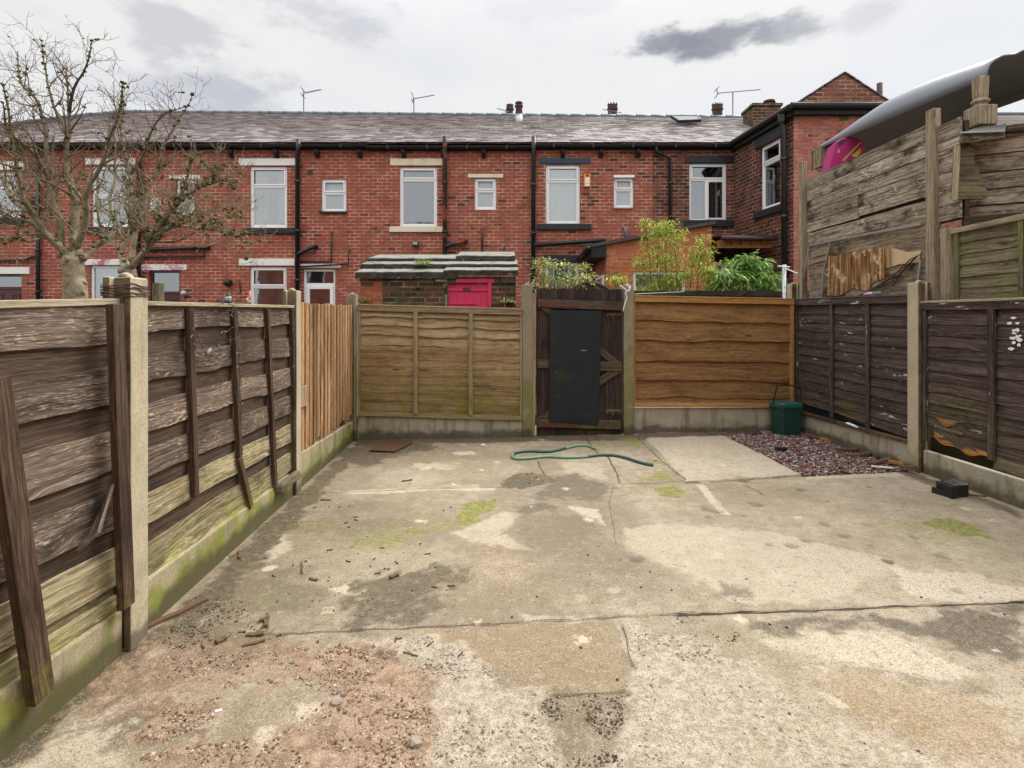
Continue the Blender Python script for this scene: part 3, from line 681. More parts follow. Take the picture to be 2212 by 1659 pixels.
# red sand, pale mortar, dark loose grit
put(red, BL((1250, 935), (1500, 905), (1700, 950), (1860, 1020), (1840, 1150), (1860, 1280), (1820, 1460), (1080, 1460), (1150, 1330), (1200, 1290), (1320, 1250), (1480, 1110), (1320, 1050), (1210, 990)), 1.0, .05, .2)
put(red, BL((560, 1290), (700, 1180), (900, 1130), (1020, 1150), (900, 1230), (700, 1320), (600, 1330)), .9, .04, .15)
put(red, BL((640, 1370), (900, 1310), (1100, 1300), (1040, 1460), (560, 1460)), .6, .06, .25)
put(red, BL((640, 900), (1000, 860), (1300, 900), (1300, 1080), (1000, 1140), (600, 1180), (380, 1160)), .62, .1, .4)
put(pale, BL((1500, 930), (1640, 900), (1700, 960), (1600, 1000)), .9, .03, .2)
put(pale, BL((1640, 1080), (1760, 1060), (1800, 1160), (1690, 1180)), .9, .03, .25)
put(pale, BL((1380, 1330), (1560, 1310), (1600, 1420), (1420, 1450)), .8, .04, .3)
put(wet_shade, BL((520, 1180), (760, 1120), (900, 1260), (700, 1360), (520, 1300)), .55, .08, .4)
put(wet_shade, BL((1250, 1270), (1480, 1230), (1520, 1330), (1300, 1380)), .5, .06, .35)
put(mort, BL((1560, 900), (1880, 865), (2050, 950), (2212, 1090), (2320, 1080), (2350, 1190), (2440, 1460), (1860, 1460), (1850, 1280), (1860, 1080), (1750, 960)), 1.0, .05, .18)
put(mort, BR((480, 815), (600, 850), (770, 860), (830, 880), (960, 960), (1060, 950), (1180, 1090), (1280, 1190), (1500, 1265), (1700, 1350), (1960, 1470), (380, 1470), (430, 1260), (500, 1120), (525, 1000), (480, 900)), .82, .03, .08)
put(mort, BR((455, 800), (500, 800), (545, 830), (500, 1000), (525, 1010), (480, 920)), 1.1, .015, .05)
put(gold, BR((1060, 930), (1300, 980), (1500, 1040), (1800, 1090), (2230, 1180), (2230, 1420), (1800, 1345), (1450, 1190), (1280, 1010)), .9, .06, .15)
put(gold, BR((-500, 815), (440, 815), (490, 1000), (500, 1110), (160, 1120), (0, 1060), (-200, 960)), .62, .05, .15)
put(gold, BR((0, 430), (430, 440), (600, 600), (500, 760), (-300, 770), (-300, 480)), .35, .1, .3)
put(gold, BR((1000, 180), (2100, 400), (1800, 500), (900, 330)), .3, .15, .3)
put(grit, BL((680, 870), (900, 740), (1100, 720), (1160, 900), (1000, 950), (760, 900)), .55, .06, .3)
put(grit, BR((110, 1180), (200, 1128), (490, 1128), (480, 1250), (400, 1360), (520, 1470), (200, 1470), (150, 1300)), .62, .10, .4)
put(grit, BL((1640, 940), (1720, 930), (1720, 960), (1660, 970)), .9, .02, .06)
put(grit, C3((1130, 400), (1240, 392), (1340, 420), (1330, 445), (1200, 440)), .9, .04, .12)
put(grit, [(1735, 945), (1800, 955), (1960, 1010), (1960, 1030), (1850, 1010)], .5, .05, .15)
# cracks, joints, pits
crack = Z0.copy(); hgt = Z0.copy()
wob = N_C * .012
RIB = []
def joint(line, w, k=1.0, depth=.012):
    m = sm(-(ldist(line) + wob), -w, -w * .35) * k
    np.maximum(crack, m * .45, out=crack); hgt[:] -= m * depth * .3; RIB.append((line, w * .27 * k))
joint([(560, 1374), (700, 1363), (1010, 1350), (1340, 1332), (1460, 1327)], .009, .9)
joint([(1460, 1327), (1560, 1325), (1990, 1308), (2230, 1299)], .014, 1)
joint(C3((-250, 530), (0, 512), (500, 490), (800, 485), (1040, 478)), .012, .65)
joint(C3((1640, 462), (1780, 456), (1970, 456), (2180, 440)), .012, .8)
joint(C3((1880, 172), (2000, 290), (2140, 410), (2180, 440)), .012, .8)
joint([(1480, 1044), (1560, 1040), (1735, 1028)], .014, .95)
joint(C3((1560, 175), (1600, 230), (1650, 282), (1700, 292), (1730, 350), (1755, 395), (1770, 455)), .014, .9)
joint(C3((1270, 320), (1275, 350), (1300, 385), (1310, 405)), .013, .8)
joint(BR((440, 210), (420, 300), (440, 400), (450, 470)), .008, .5)
joint([(1735, 1028), (1955, 1019)], .012, .8)
joint([(1186, 1505), (1330, 1499), (1352, 1496)], .007, .9)
joint(BR((475, 830), (500, 900), (505, 960), (528, 1005)), .007, .7)
joint(BR((1000, 215), (1060, 240), (1085, 255)), .01, .7)
for x, y, s in ((1075, 252, .05), (1050, 297, .07), (1000, 347, .05), (850, 320, .09), (880, 328, .08), (1440, 437, .06), (1210, 478, .06), (1270, 455, .06), (1350, 383, .05), (1625, 545, .06), (1548, 474, .04), (1250, 236, .05), (1365, 286, .04), (1000, 193, .1), (1540, 223, .03), (845, 352, .06), (540, 535, .06), (1920, 668, .05), (1750, 940, .035), (1105, 470, .04), (1740, 440, .07), (1850, 520, .07)):
    g = G(1106 + x * .5, 940 + y * .5)
    s *= .75; d = np.sqrt(((XX - g.x) / s) ** 2 + ((YY - g.y) / (s * 1.1)) ** 2) + N_B * 1.5 + N_C * 1.2
    m = sm(-d, -1.0, -.35)
    np.maximum(crack, m * .5, out=crack); hgt -= m * .009
near = sm(-(sdist([(400, 1382), (700, 1362), (1340, 1331), (2212, 1299), (2800, 1280), (2800, 1659 * 3), (-900, 1659 * 3), (-300, 1500)])), -.006, .006)
hgt -= near * .003
slab2 = sm(-(sdist([(1385, 938), (1600, 930), (1735, 1028), (1480, 1044)])), -.008, .008)
hgt += slab2 * .012
patch = np.clip(mort, 0, 1) * near
hgt += np.clip(mort, 0, 1) * (.006 + .012 * N_C + .010 * N_B) + np.clip(red, 0, 1) * (.007 + .03 * N_C + .03 * N_B) + np.clip(grit, 0, 1) * (.02 * N_C + .012)
hgt += .006 * N_A + .0025 * N_B + .0015 * N_C
bed = pm(C8((560, 885), (1020, 1118), (1570, 1095), (1600, 1090), (1000, 850), (700, 875)), .02, .03)
hgt -= bed * .03
np.maximum(grit, bed * .9, out=grit)
yv = np.stack([XX, YY, hgt], -1).reshape(-1, 3)
nx, ny = len(xs), len(ys)
idx = np.arange(nx * ny).reshape(ny, nx)
fq = np.stack([idx[:-1, :-1], idx[:-1, 1:], idx[1:, 1:], idx[1:, :-1]], -1).reshape(-1, 4)
me = bpy.data.meshes.new('concrete_yard')
me.vertices.add(len(yv)); me.vertices.foreach_set('co', yv.ravel())
me.loops.add(fq.size); me.loops.foreach_set('vertex_index', fq.ravel().astype(np.int32))
me.polygons.add(len(fq)); me.polygons.foreach_set('loop_start', np.arange(0, fq.size, 4, dtype=np.int32))
me.update(); me.validate()
me.polygons.foreach_set('use_smooth', [True] * len(me.polygons))
for nm, chs in (('ma', (pale, wet_shade, moss)), ('mb', (red, mort, grit)), ('mc', (crack, gold, bed))):
    at = me.attributes.new(nm, 'FLOAT_COLOR', 'POINT')
    arr = np.ones((nx * ny, 4), np.float32)
    for i, c in enumerate(chs): arr[:, i] = c.ravel()
    at.data.foreach_set('color', arr.ravel())
def yard_mat():
    b = NB('stained_concrete')
    pa, we, mo = b.sep(b.attr('ma')); rd, mr, gr = b.sep(b.attr('mb')); ck, go, bd = b.sep(b.attr('mc'))
    n1 = b.noise(b.pos, 2.2, 7, .62); n2 = b.noise(b.pos, 11, 6, .65); n3 = b.noise(b.pos, 60, 4, .65); n4 = b.noise(b.pos, 210, 3, .6); n5 = b.noise(b.pos, 26, 6, .7)
    sp = b.vor(b.pos, 120)
    def edge(m, amt=.55, lo=.32, hi=.6):
        w = b.mt('MULTIPLY_ADD', b.mt('ADD', b.mt('SUBTRACT', n5, .5), b.mt('MULTIPLY', b.mt('SUBTRACT', n3, .5), .8)), amt, m)
        return b.mt('MINIMUM', b.step(w, lo, hi), 1.0)
    col = b.mix(b.step(n1, .38, .62), (.37, .325, .25), (.46, .41, .325))
    col = b.mix(b.step(n2, .45, .66, 0, .7), col, (.285, .235, .155))
    damp = b.noise(b.pos, .75, 6, .6)
    col = b.mix(b.step(b.mt('ADD', damp, b.step(b.sep(b.pos)[0], .6, 2.2, .05, -.10)), .40, .60, 0, .72), col, b.mix(n5, (.165, .138, .10), (.265, .22, .155)))
    col = b.mix(b.step(n2, .42, .30, 0, .5), col, (.5, .45, .36))
    col = b.mix(b.mt('MULTIPLY', edge(go, .7, .05, .9), .55), col, (.315, .235, .125))
    col = b.mix(b.mt('MULTIPLY', b.step(pa, .05, 1.1), edge(pa, .7, .1, .8)), col, b.mix(n3, (.50, .445, .355), (.62, .57, .47)))
    wmask = b.mt('MULTIPLY', edge(we, .5, .10, .60), b.step(we, .02, .7, .45, 1.0))
    col = b.mix(wmask, col, b.mix(b.step(n5, .35, .65), (.06, .052, .036), (.155, .125, .082)))
    col = b.mix(b.mt('MULTIPLY', edge(mr, .8, .2, .9), .75), col, b.mix(b.step(n5, .36, .62), (.36, .315, .245), (.57, .52, .44)))
    col = b.mix(b.mt('MULTIPLY', edge(rd, 1.1, .12, .85), .88), col, b.mix(b.step(b.mt('ADD', b.mt('MULTIPLY', n5, .6), b.mt('MULTIPLY', n2, .4)), .38, .62), (.22, .135, .085), (.46, .335, .25)))
    gm = b.mt('MULTIPLY', edge(gr, 1.1, .35, .75), .9)
    col = b.mix(gm, col, b.mix(n3, (.07, .052, .034), (.24, .185, .125)))
    mm = b.mt('MULTIPLY', edge(mo, .8, .18, .75), .88)
    col = b.mix(mm, col, b.mix(b.step(n5, .4, .62), (.13, .145, .03), (.30, .335, .035)))
    # aggregate speckle and faint green film everywhere
    mid = b.noise(b.pos, 17, 8, .78)
    col = b.mix(b.step(mid, .54, .60, 0, .55), col, b.mix(.5, col, (.13, .105, .07)))
    col = b.mix(b.step(mid, .44, .39, 0, .5), col, b.mix(.5, col, (.66, .60, .49)))
    col = b.mix(b.step(n4, .52, .64, 0, .72), col, (.12, .095, .06))
    col = b.mix(b.step(n4, .44, .33, 0, .55), col, (.66, .61, .5))
    col = b.mix(b.step(n3, .53, .66, 0, .6), col, (.175, .14, .088))
    film = b.noise(b.pos, 1.4, 6, .65)
    col = b.mix(b.step(film, .50, .66, 0, .2), col, (.20, .19, .08))
    lich = b.vor(b.pos, 2.6)
    col = b.mix(b.step(b.mt('ADD', lich, b.mt('MULTIPLY', n5, .5)), .30, .36, .7, 0), col, (.62, .57, .47))
    col = b.mix(b.mt('MULTIPLY', ck, .9), col, (.055, .043, .03))
    col = b.mix(1.0, col, (.89, .835, .785), 'MULTIPLY')
    hh = b.mt('ADD', b.mt('MULTIPLY', n4, .35), b.mt('ADD', b.mt('MULTIPLY', n3, .6), b.mt('MULTIPLY', n5, b.mt('MULTIPLY_ADD', b.mt('ADD', rd, mr), 1.2, .3))))
    rg = b.mt('SUBTRACT', .86, b.mt('MULTIPLY', wmask, .38))
    return b.pr(col, rg, b.bump(hh, .7, .007), .3)
me.materials.append(yard_mat())
yard = bpy.data.objects.new('concrete_yard', me); COL.objects.link(yard)
tag(yard, 'stained cracked concrete yard with moss and damp patches', None, None, 'structure')
g = MB(); g.quad((-900, -900, -.09), (900, -900, -.09), (900, 900, -.09), (-900, 900, -.09)); tag(g.build('ground', M['earth']), kind='structure')
g = MB(); g.box(-16, 16, 6.82, 8.75, -.085, .12); tag(g.build('back_lane', M['earth']), kind='structure')
g = MB(); g.box(-24, 16, 8.76, 40, -.085, .42); tag(g.build('house_plot_ground', M['earth']), kind='structure')
g = MB(); g.box(-24, -1.95, -3, 6.8, -.08, -.03); tag(g.build('garden_ground', M['earth']), kind='structure')
g = MB(); g.box(3.98, 16, -3, 6.8, -.08, .4); tag(g.build('raised_ground', M['earth']), kind='structure')
jm = MB()
def hz0(x, y):
    i = min(nx - 2, max(0, int((x - GX0) / GS))); j = min(ny - 2, max(0, int((y - GY0) / GS)))
    return float(hgt[j:j + 2, i:i + 2].max())
for line, w in RIB:
    w_ = [G(*p) for p in line]; pts = []
    for a, b2 in zip(w_, w_[1:]):
        n = max(2, int((b2 - a).length / .03)); pts += [lerp(a, b2, i / n) for i in range(n)]
    pts.append(w_[-1]); st = []
    for i, p in enumerate(pts):
        d = (pts[min(i + 1, len(pts) - 1)] - pts[max(0, i - 1)]).normalized(); sd_ = V((-d.y, d.x, 0))
        j = mnoise.noise((p.x * 9, p.y * 9, 1)) * .010 + mnoise.noise((p.x * 34, p.y * 34, 2)) * .005
        ww_ = w * max(.15, .8 + .9 * mnoise.noise((p.x * 6, p.y * 6, 7)))
        c = p + sd_ * j; c.z = hz0(c.x, c.y) + .0016
        st.append((c - sd_ * ww_, c + sd_ * ww_))
    for (a, b2), (c, d2) in zip(st, st[1:]): jm.quad(a, b2, d2, c)
tag(jm.build('slab_joints', M['earthdark']), 'dark cracks and joints between the concrete slabs', None, None, 'structure')
# ------------------------------------------------------------------ gravel bed
def inside(p, w):
    c = False; n = len(w)
    for i in range(n):
        a, b2 = w[i], w[(i + 1) % n]
        if (a.y > p[1]) != (b2.y > p[1]) and p[0] < (b2.x - a.x) * (p[1] - a.y) / (b2.y - a.y) + a.x: c = not c
    return c
BED = [G(*p) for p in C8((575, 887), (1020, 1112), (1565, 1090), (1600, 1082), (1010, 862), (700, 872))]
bx0, bx1 = min(p.x for p in BED), max(p.x for p in BED); by0, by1 = min(p.y for p in BED), max(p.y for p in BED)
mb = MB(); k = 0
while k < 6200:
    x, y = rnd(bx0, bx1), rnd(by0, by1)
    if not inside((x, y), BED): continue
    r = rnd(.008, .0165) if random.random() < .93 else rnd(.016, .024)
    mb.blob((x, y, -.022 + rnd(0, .022) + .01 * mnoise.noise((x * 4, y * 4, 0))), r, (1, rnd(.65, 1), rnd(.5, .8))); k += 1
tag(mb.build('gravel', M['pebble'], smooth=True), 'red and grey pebbles filling the corner bed', 'gravel', kind='stuff')
def hz(x, y):
    i = int((x - GX0) / GS); j = int((y - GY0) / GS)
    return float(hgt[max(0, min(ny - 1, j)), max(0, min(nx - 1, i))])
def scatter(polys, n, r0, r1, name, mat, label, seed):
    random.seed(seed); mb = MB()
    for poly, cnt in zip(polys, n):
        w = [G(*p) for p in poly]
        a0, a1 = min(p.x for p in w), max(p.x for p in w); c0, c1 = min(p.y for p in w), max(p.y for p in w)
        k = t = 0
        while k < cnt and t < cnt * 40:
            t += 1
            x, y = rnd(a0, a1), rnd(c0, c1)
            if not inside((x, y), w): continue
            if mnoise.noise((x * 4, y * 4, seed)) + .8 * mnoise.noise((x * 11, y * 11, seed + 3)) < rnd(-.25, .65): continue
            r = r0 + (r1 - r0) * random.random() ** 5
            mb.blob((x, y, hz(x, y) + r * .15), r, (1, rnd(.6, 1), rnd(.45, .8)), .35); k += 1
    return tag(mb.build(name, mat), label, 'grit', kind='stuff')
redp = BL((1150, 930), (1500, 905), (1700, 950), (1880, 1020), (1860, 1280), (1840, 1440), (1080, 1440), (1150, 1330), (1210, 1290), (1420, 1130), (1250, 1040))
scatter([redp, BL((560, 1290), (700, 1180), (950, 1130), (1020, 1160), (900, 1240), (700, 1330)), BL((1000, 940), (1240, 930), (1240, 1080), (900, 1100), (600, 1050), (700, 960)), BL((600, 1380), (1080, 1310), (1080, 1440), (560, 1440))], (4600, 700, 800, 500), .0012, .0075, 'red_grit', M['rubble'], 'reddish crumbled grit and sand on the near concrete', 3)
scatter([BL((640, 900), (900, 730), (1120, 700), (1180, 900), (1000, 960), (760, 930)), BR((110, 1160), (200, 1128), (490, 1128), (480, 1250), (400, 1360), (520, 1438), (220, 1438), (150, 1300)), C3((1080, 450), (1150, 400), (1240, 392), (1345, 420), (1330, 450), (1200, 460)), BL((1000, 300), (2000, 500), (2000, 850), (900, 700)), BR((690, 750), (1000, 860), (960, 930), (700, 790)), [(1735, 960), (1800, 968), (1960, 1015), (1950, 1022), (1850, 1005)]], (2000, 1500, 600, 500, 160, 420), .0010, .0065, 'dark_grit', M['darkgrit'], 'dark wood crumbs and soil strewn over the concrete', 5)
scatter([BL((1560, 900), (1880, 870), (2050, 950), (2212, 1090), (2320, 1090), (2400, 1438), (1880, 1438), (1850, 1080)), BR((460, 800), (780, 850), (1000, 950), (900, 1000), (520, 1010)), BR((0, 330), (2000, 330), (2200, 700), (0, 760)), BR((500, 1010), (1200, 1100), (1900, 1430), (450, 1430))], (1800, 500, 300, 400), .0011, .0075, 'grey_grit', M['greygrit'], 'pale grey mortar crumbs over the near concrete', 7)
# ================================================================== TERRACE
random.seed(21)
def TT(x, y, z): return V((x, TD + y, z))
def wall_grid(mb, T, x0, x1, z0, z1, holes, rev=.14):
    X = sorted({x0, x1, *[h for a in holes for h in a[:2] if x0 < h < x1]})
    Z = sorted({z0, z1, *[h for a in holes for h in a[2:] if z0 < h < z1]})
    for a, b in zip(X, X[1:]):
        for c, d in zip(Z, Z[1:]):
            mx, mz = (a + b) / 2, (c + d) / 2
            if any(h[0] < mx < h[1] and h[2] < mz < h[3] for h in holes): continue
            mb.quad(T(a, 0, c), T(b, 0, c), T(b, 0, d), T(a, 0, d), ((a, c), (b, c), (b, d), (a, d)))
    for a, b, c, d in holes:
        for p0, p1 in (((a, c), (a, d)), ((a, d), (b, d)), ((b, d), (b, c)), ((b, c), (a, c))):
            (xa, za), (xb, zb) = p0, p1
            mb.quad(T(xa, 0, za), T(xa, rev, za), T(xb, rev, zb), T(xb, 0, zb), ((xa, za), (xa + rev, za), (xb + rev, zb), (xb, zb)))
def framebox(mb, T, x0, x1, z0, z1, w, y0, y1):
    mb.box(x0, x1, y0, y1, z0, z0 + w, T); mb.box(x0, x1, y0, y1, z1 - w, z1, T)
    mb.box(x0, x0 + w, y0, y1, z0 + w, z1 - w, T); mb.box(x1 - w, x1, y0, y1, z0 + w, z1 - w, T)
def window(T, par, x0, x1, z0, z1, style='T', cur='curtain', frac=.7, glass='glass', name='window', label=None, fm='white', yo=.05):
    mb = MB(); w = min(.062, (x1 - x0) * .11); lights = []
    framebox(mb, T, x0, x1, z0, z1, w, yo, yo + .07)
    zt = z0 + (z1 - z0) * frac
    if style in ('T', 'T2'):
        mb.box(x0 + w, x1 - w, yo, yo + .07, zt - w / 2, zt + w / 2, T)
        top = (x0 + w, x1 - w, zt + w / 2, z1 - w); bot = (x0 + w, x1 - w, z0 + w, zt - w / 2)
        framebox(mb, T, top[0] - .012, top[1] + .012, top[2] - .012, top[3] + .012, .036, yo - .018, yo - .001)
        if style == 'T':
            lights = [(top[0] + .02, top[1] - .02, top[2] + .02, top[3] - .02), bot]
            framebox(mb, T, *bot, .02, yo + .012, yo + .06)
        else:
            xm = (x0 + x1) / 2 - .03
            mb.box(xm - w / 2, xm + w / 2, yo, yo + .07, z0 + w, zt - w / 2, T)
            framebox(mb, T, xm + w / 2 - .012, x1 - w + .012, z0 + w - .012, zt - w / 2 + .012, .04, yo - .018, yo - .001)
            lights = [(top[0] + .02, top[1] - .02, top[2] + .02, top[3] - .02), (x0 + w, xm - w / 2, z0 + w, zt - w / 2), (xm + w / 2 + .025, x1 - w - .025, z0 + w + .025, zt - w / 2 - .025)]
    else:
        lights = [(x0 + w, x1 - w, z0 + w, z1 - w)]
    o = mb.build(name, M[fm], par, bevel=.004, seg=1)
    if label: o['label'] = label
    mg = MB()
    for a, b, c, d in lights: mg.box(a, b, yo + .028, yo + .036, c, d, T)
    mg.build('pane', M['frost'] if glass == 'frost' else M[glass], o)
    rm = MB()                                       # the dim room behind
    a, b, c, d = x0 + .01, x1 - .01, z0 + .01, z1 - .01
    for f in (((a, .9, c), (b, .9, c), (b, .9, d), (a, .9, d)), ((a, .15, c), (b, .15, c), (b, .9, c), (a, .9, c)), ((a, .15, d), (b, .15, d), (b, .9, d), (a, .9, d)), ((a, .15, c), (a, .9, c), (a, .9, d), (a, .15, d)), ((b, .15, c), (b, .9, c), (b, .9, d), (b, .15, d))):
        rm.quad(*[T(*p) for p in f])
    rm.build('room', M['room'], o)
    if cur:
        cm = MB(); n = 40; amp = .022
        spans = [(x0 + .02, x1 - .02)] if cur in ('curtain', 'blind') else [(x0 + .02, lerp(x0, x1, .40)), (lerp(x0, x1, .66), x1 - .02)]
        for s0, s1 in spans:
            ph = rnd(0, 6)
            pts = [(lerp(s0, s1, i / n), .21 + (0 if cur == 'blind' else amp * math.sin(i * 1.15 + ph) + amp * .6 * math.sin(i * .47))) for i in range(n + 1)]
            for (xa, ya), (xb, yb) in zip(pts, pts[1:]):
                cm.quad(T(xa, ya, z0 + .02), T(xb, yb, z0 + .02), T(xb, yb, z1 - .02), T(xa, ya, z1 - .02))
        cm.build('blind' if cur == 'blind' else 'curtain', M[cur], o)
    return o
def slabpart(T, par, name, px, py, mat, proud=.03, back=.1, bev=.008, label=None):
    mb = MB(); mb.box(tx(px[0]), tx(px[1]), -proud, back, tz(py[1]), tz(py[0]), T)
    o = mb.build(name, M[mat], par, bevel=bev)
    if label: o['label'] = label
    return o
def pipe(par, name, pts, r, mat, n=10, clips=True, sub=4):
    mb = MB(); mb.tube(pts, r, n)
    if clips:
        for a, b in zip(pts, pts[1:]):
            a, b = V(a), V(b); L = (b - a).length
            if L > .7:
                m = int(L / 1.25) + 1
                for i in range(1, m + 1):
                    p = lerp(a, b, (i - .5) / m); d = (b - a).normalized()
                    mb.lathe(p - d * .035, [(r * 1.05, 0), (r * 1.28, .005), (r * 1.28, .065), (r * 1.05, .07)], n, d)
    return mb.build(name, M[mat], par, smooth=True)
EZ, RZ, RD = 5.52, 7.66, 3.5         # eave and ridge height, ridge setback
def ridge_z(x):
    a, b = (262 - CX) / F * 16.5, (-40 - CX) / F * 16.5
    if x >= a: return RZ - (x + 4.4) * .009
    t = min(1, (a - x) / (a - b)); return RZ + .04 - .50 * t * (.55 + .45 * t) - max(0, b - x) * .12
def roof(par, x0, x1, skip=()):
    mb = MB(); rows = 23
    for i in range(rows):
        t0, t1 = i / rows, min(1, (i + 1.35) / rows)
        x = x0 + (0 if i % 2 else -.14); wd = .26
        while x < x1:
            a, b = max(x0, x + .004), min(x1, x + wd - .004); x += wd
            if b - a < .03: continue
            j = rnd(-.005, .005); ko = rnd(0, .008); sk = rnd(-.014, .014)
            def pt(xx, t, up):
                z = lerp(EZ + .06, ridge_z(xx), t); return V((xx, TD - .17 + t * (RD + .17), z + up))
            lo, hi = .020 + ko, .004 + ko
            c = [pt(a, t0 + j / 4 + sk / 4, lo - .011), pt(b, t0 + j / 4 - sk / 4, lo - .011), pt(b, t1, hi - .011), pt(a, t1, hi - .011),
                 pt(a, t0 + j / 4 + sk / 4, lo), pt(b, t0 + j / 4 - sk / 4, lo), pt(b, t1, hi), pt(a, t1, hi)]
            mb.hexa(c)
    # far slope as one sheet, and the boarding below
    n = max(1, int((x1 - x0) / .6))
    for i in range(n):
        a, b = lerp(x0, x1, i / n), lerp(x0, x1, (i + 1) / n)
        mb.quad((a, TD + RD, ridge_z(a)), (b, TD + RD, ridge_z(b)), (b, TD + 2 * RD, EZ), (a, TD + 2 * RD, EZ))
        mb.quad((a, TD - .16, EZ + .045), (b, TD - .16, EZ + .045), (b, TD + RD, ridge_z(b) - .02), (a, TD + RD, ridge_z(a) - .02))
    o = mb.build('roof', M['slate'], par)
    rt = MB(); x = x0
    while x < x1 - .02:
        b = min(x1, x + .46)
        za, zb = ridge_z(x), ridge_z(b)
        rt.tube([(x, TD + RD, za - .03), (b - .03, TD + RD, zb - .03)], .10, 10)
        rt.tube([(b - .05, TD + RD, zb - .03), (b, TD + RD, zb - .03)], .115, 10)
        x = b
    rt.build('ridge_tiles', M['ridge'], o, smooth=True)
    return o
def gutter(par, x0, x1, z, mat='blackpvc', fas='fascia', r=.062):
    mb = MB(); pts = []
    for k in range(9):
        a = math.pi + math.pi * k / 8; pts.append((math.cos(a) * r, math.sin(a) * r))
    for (a, b), (c, d) in zip(pts, pts[1:]):
        mb.quad((x0, TD - .16 + a, z + b), (x0, TD - .16 + c, z + d), (x1, TD - .16 + c, z + d), (x1, TD - .16 + a, z + b))
        mb.quad((x0, TD - .16 + a * .9, z + b * .9), (x0, TD - .16 + c * .9, z + d * .9), (x1, TD - .16 + c * .9, z + d * .9), (x1, TD - .16 + a * .9, z + b * .9))
    x = x0 + .5
    while x < x1: mb.box(x - .02, x + .02, TD - .23, TD - .09, z - .068, z + .012); x += .95
    o = mb.build('gutter', M[mat], par, smooth=False)
    f = MB(); f.box(x0, x1, TD - .09, TD - .004, z - .07, z + .06); f.build('fascia', M[fas], par)
    return o
def corbels(par, pxs, z=EZ - .10):
    for p in pxs:
        mb = MB(); x = tx(p)
        mb.prism([(x - .045, TD - .002, z), (x - .045, TD - .17, z), (x - .045, TD - .15, z - .07), (x - .045, TD - .06, z - .16), (x - .045, TD - .002, z - .16)], (.09, 0, 0))
        mb.build('gutter_bracket', M['blackpaint'], par)
def hole(px, py): return (tx(px[0]), tx(px[1]), tz(py[1]), tz(py[0]))
def house(name, px0, px1, label, brickm, holes, gz=0.0, roofx=None):
    x0, x1 = tx(px0), tx(px1)
    h = thing(name, ((x0 + x1) / 2, TD, .42), label, 'house', 'terraced brick houses in one row')
    mb = MB(); wall_grid(mb, TT, x0, x1, .3, EZ + .05, [hole(*a) for a in holes])
    mb.quad((x0, TD, .3), (x0, TD + 2 * RD, .3), (x0, TD + 2 * RD, EZ), (x0, TD, EZ)); mb.quad((x1, TD, .3), (x1, TD + 2 * RD, .3), (x1, TD + 2 * RD, EZ), (x1, TD, EZ))
    mb.quad((x0, TD + 2 * RD, .3), (x1, TD + 2 * RD, .3), (x1, TD + 2 * RD, EZ), (x0, TD + 2 * RD, EZ))
    mb.build('wall', M[brickm], h)
    rf = roof(h, x0, x1 if px1 != HB[-1] else 9.4)
    gutter(h, x0, x1, EZ + .005 + gz)
    return h, rf
HB = [-330, 91, 444, 797, 1150, 1410, 1585]
# --- house behind the left tree
w0, w0d = ((-42, 46), (371, 470)), ((-26, 47), (592, 720))
h0, r0 = house('terraced_house', HB[0], HB[1], 'far left brick house half hidden by bare branches, maroon door under white lintel', 'brick_red', [w0, w0d])
window(TT, h0, *hole(*w0), 'T', 'blind', .62)
slabpart(TT, h0, 'lintel', (-55, 53), (349, 368), 'whitepaint'); slabpart(TT, h0, 'sill', (-50, 54), (470, 482), 'blackpaint', .06)
slabpart(TT, h0, 'lintel', (-40, 65), (577, 592), 'whitepaint')
def door(h, pxs, top, split, mat, fanlight=True, label=None, glassy=False, frac=.45):
    x0, x1, z0, z1 = tx(pxs[0]), tx(pxs[1]), .42, tz(top)
    mb = MB(); framebox(mb, TT, x0, x1, z0, z1, .055, .05, .12)
    zs = tz(split)
    if fanlight: mb.box(x0 + .05, x1 - .05, .05, .12, zs - .03, zs + .03, TT)
    zt = zs - .03 if fanlight else z1 - .055
    if glassy:
        framebox(mb, TT, x0 + .055, x1 - .055, z0 + .05, zt, .085, .035, .10)
        mb.box(x0 + .12, x1 - .12, .05, .1, z0 + .1, z0 + 1.0, TT)
    else:
        mb.box(x0 + .055, x1 - .055, .07, .11, z0 + .05, zt, TT)
        for k in range(2):
            a = lerp(x0, x1, .5 * k) + .12; c = lerp(x0, x1, .5 * k + .5) - .1
            framebox(mb, TT, a, c, zt - .62, zt - .12, .025, .055, .072); framebox(mb, TT, a, c, z0 + .2, zt - .8, .025, .055, .072)
    o = mb.build('door', M[mat], h, bevel=.004, seg=1)
    if label: o['label'] = label
    g = MB()
    if fanlight: g.box(x0 + .05, x1 - .05, .085, .09, zs + .03, z1 - .05, TT)
    if glassy: g.box(x0 + .13, x1 - .13, .07, .076, z0 + 1.0, zt - .08, TT)
    if fanlight or glassy: g.build('pane', M['glassdark'], o)
    rm = MB(); rm.quad(TT(x0, .5, z0), TT(x1, .5, z0), TT(x1, .5, z1), TT(x0, .5, z1)); rm.build('room', M['room'], o)
    hd = MB(); hd.box(x1 - .12, x1 - .09, .02, .05, z0 + .95, z0 + 1.12, TT); hd.build('handle', M['steel'], o)
    return o
door(h0, w0d[0], 592, 622, 'maroon')
pipe(h0, 'waste_pipe', [TT(tx(-60), -.06, tz(566)), TT(tx(60), -.06, tz(562)), TT(tx(92), -.06, tz(549))], .03, 'blackpvc', clips=False)
pipe(h0, 'waste_pipe', [TT(tx(-60), -.06, tz(520)), TT(tx(50), -.06, tz(513))], .02, 'blackpvc', clips=False)
pipe(h0, 'downpipe', [TT(tx(88), -.08, EZ), TT(tx(88), -.08, .5)], .045, 'blackpvc')
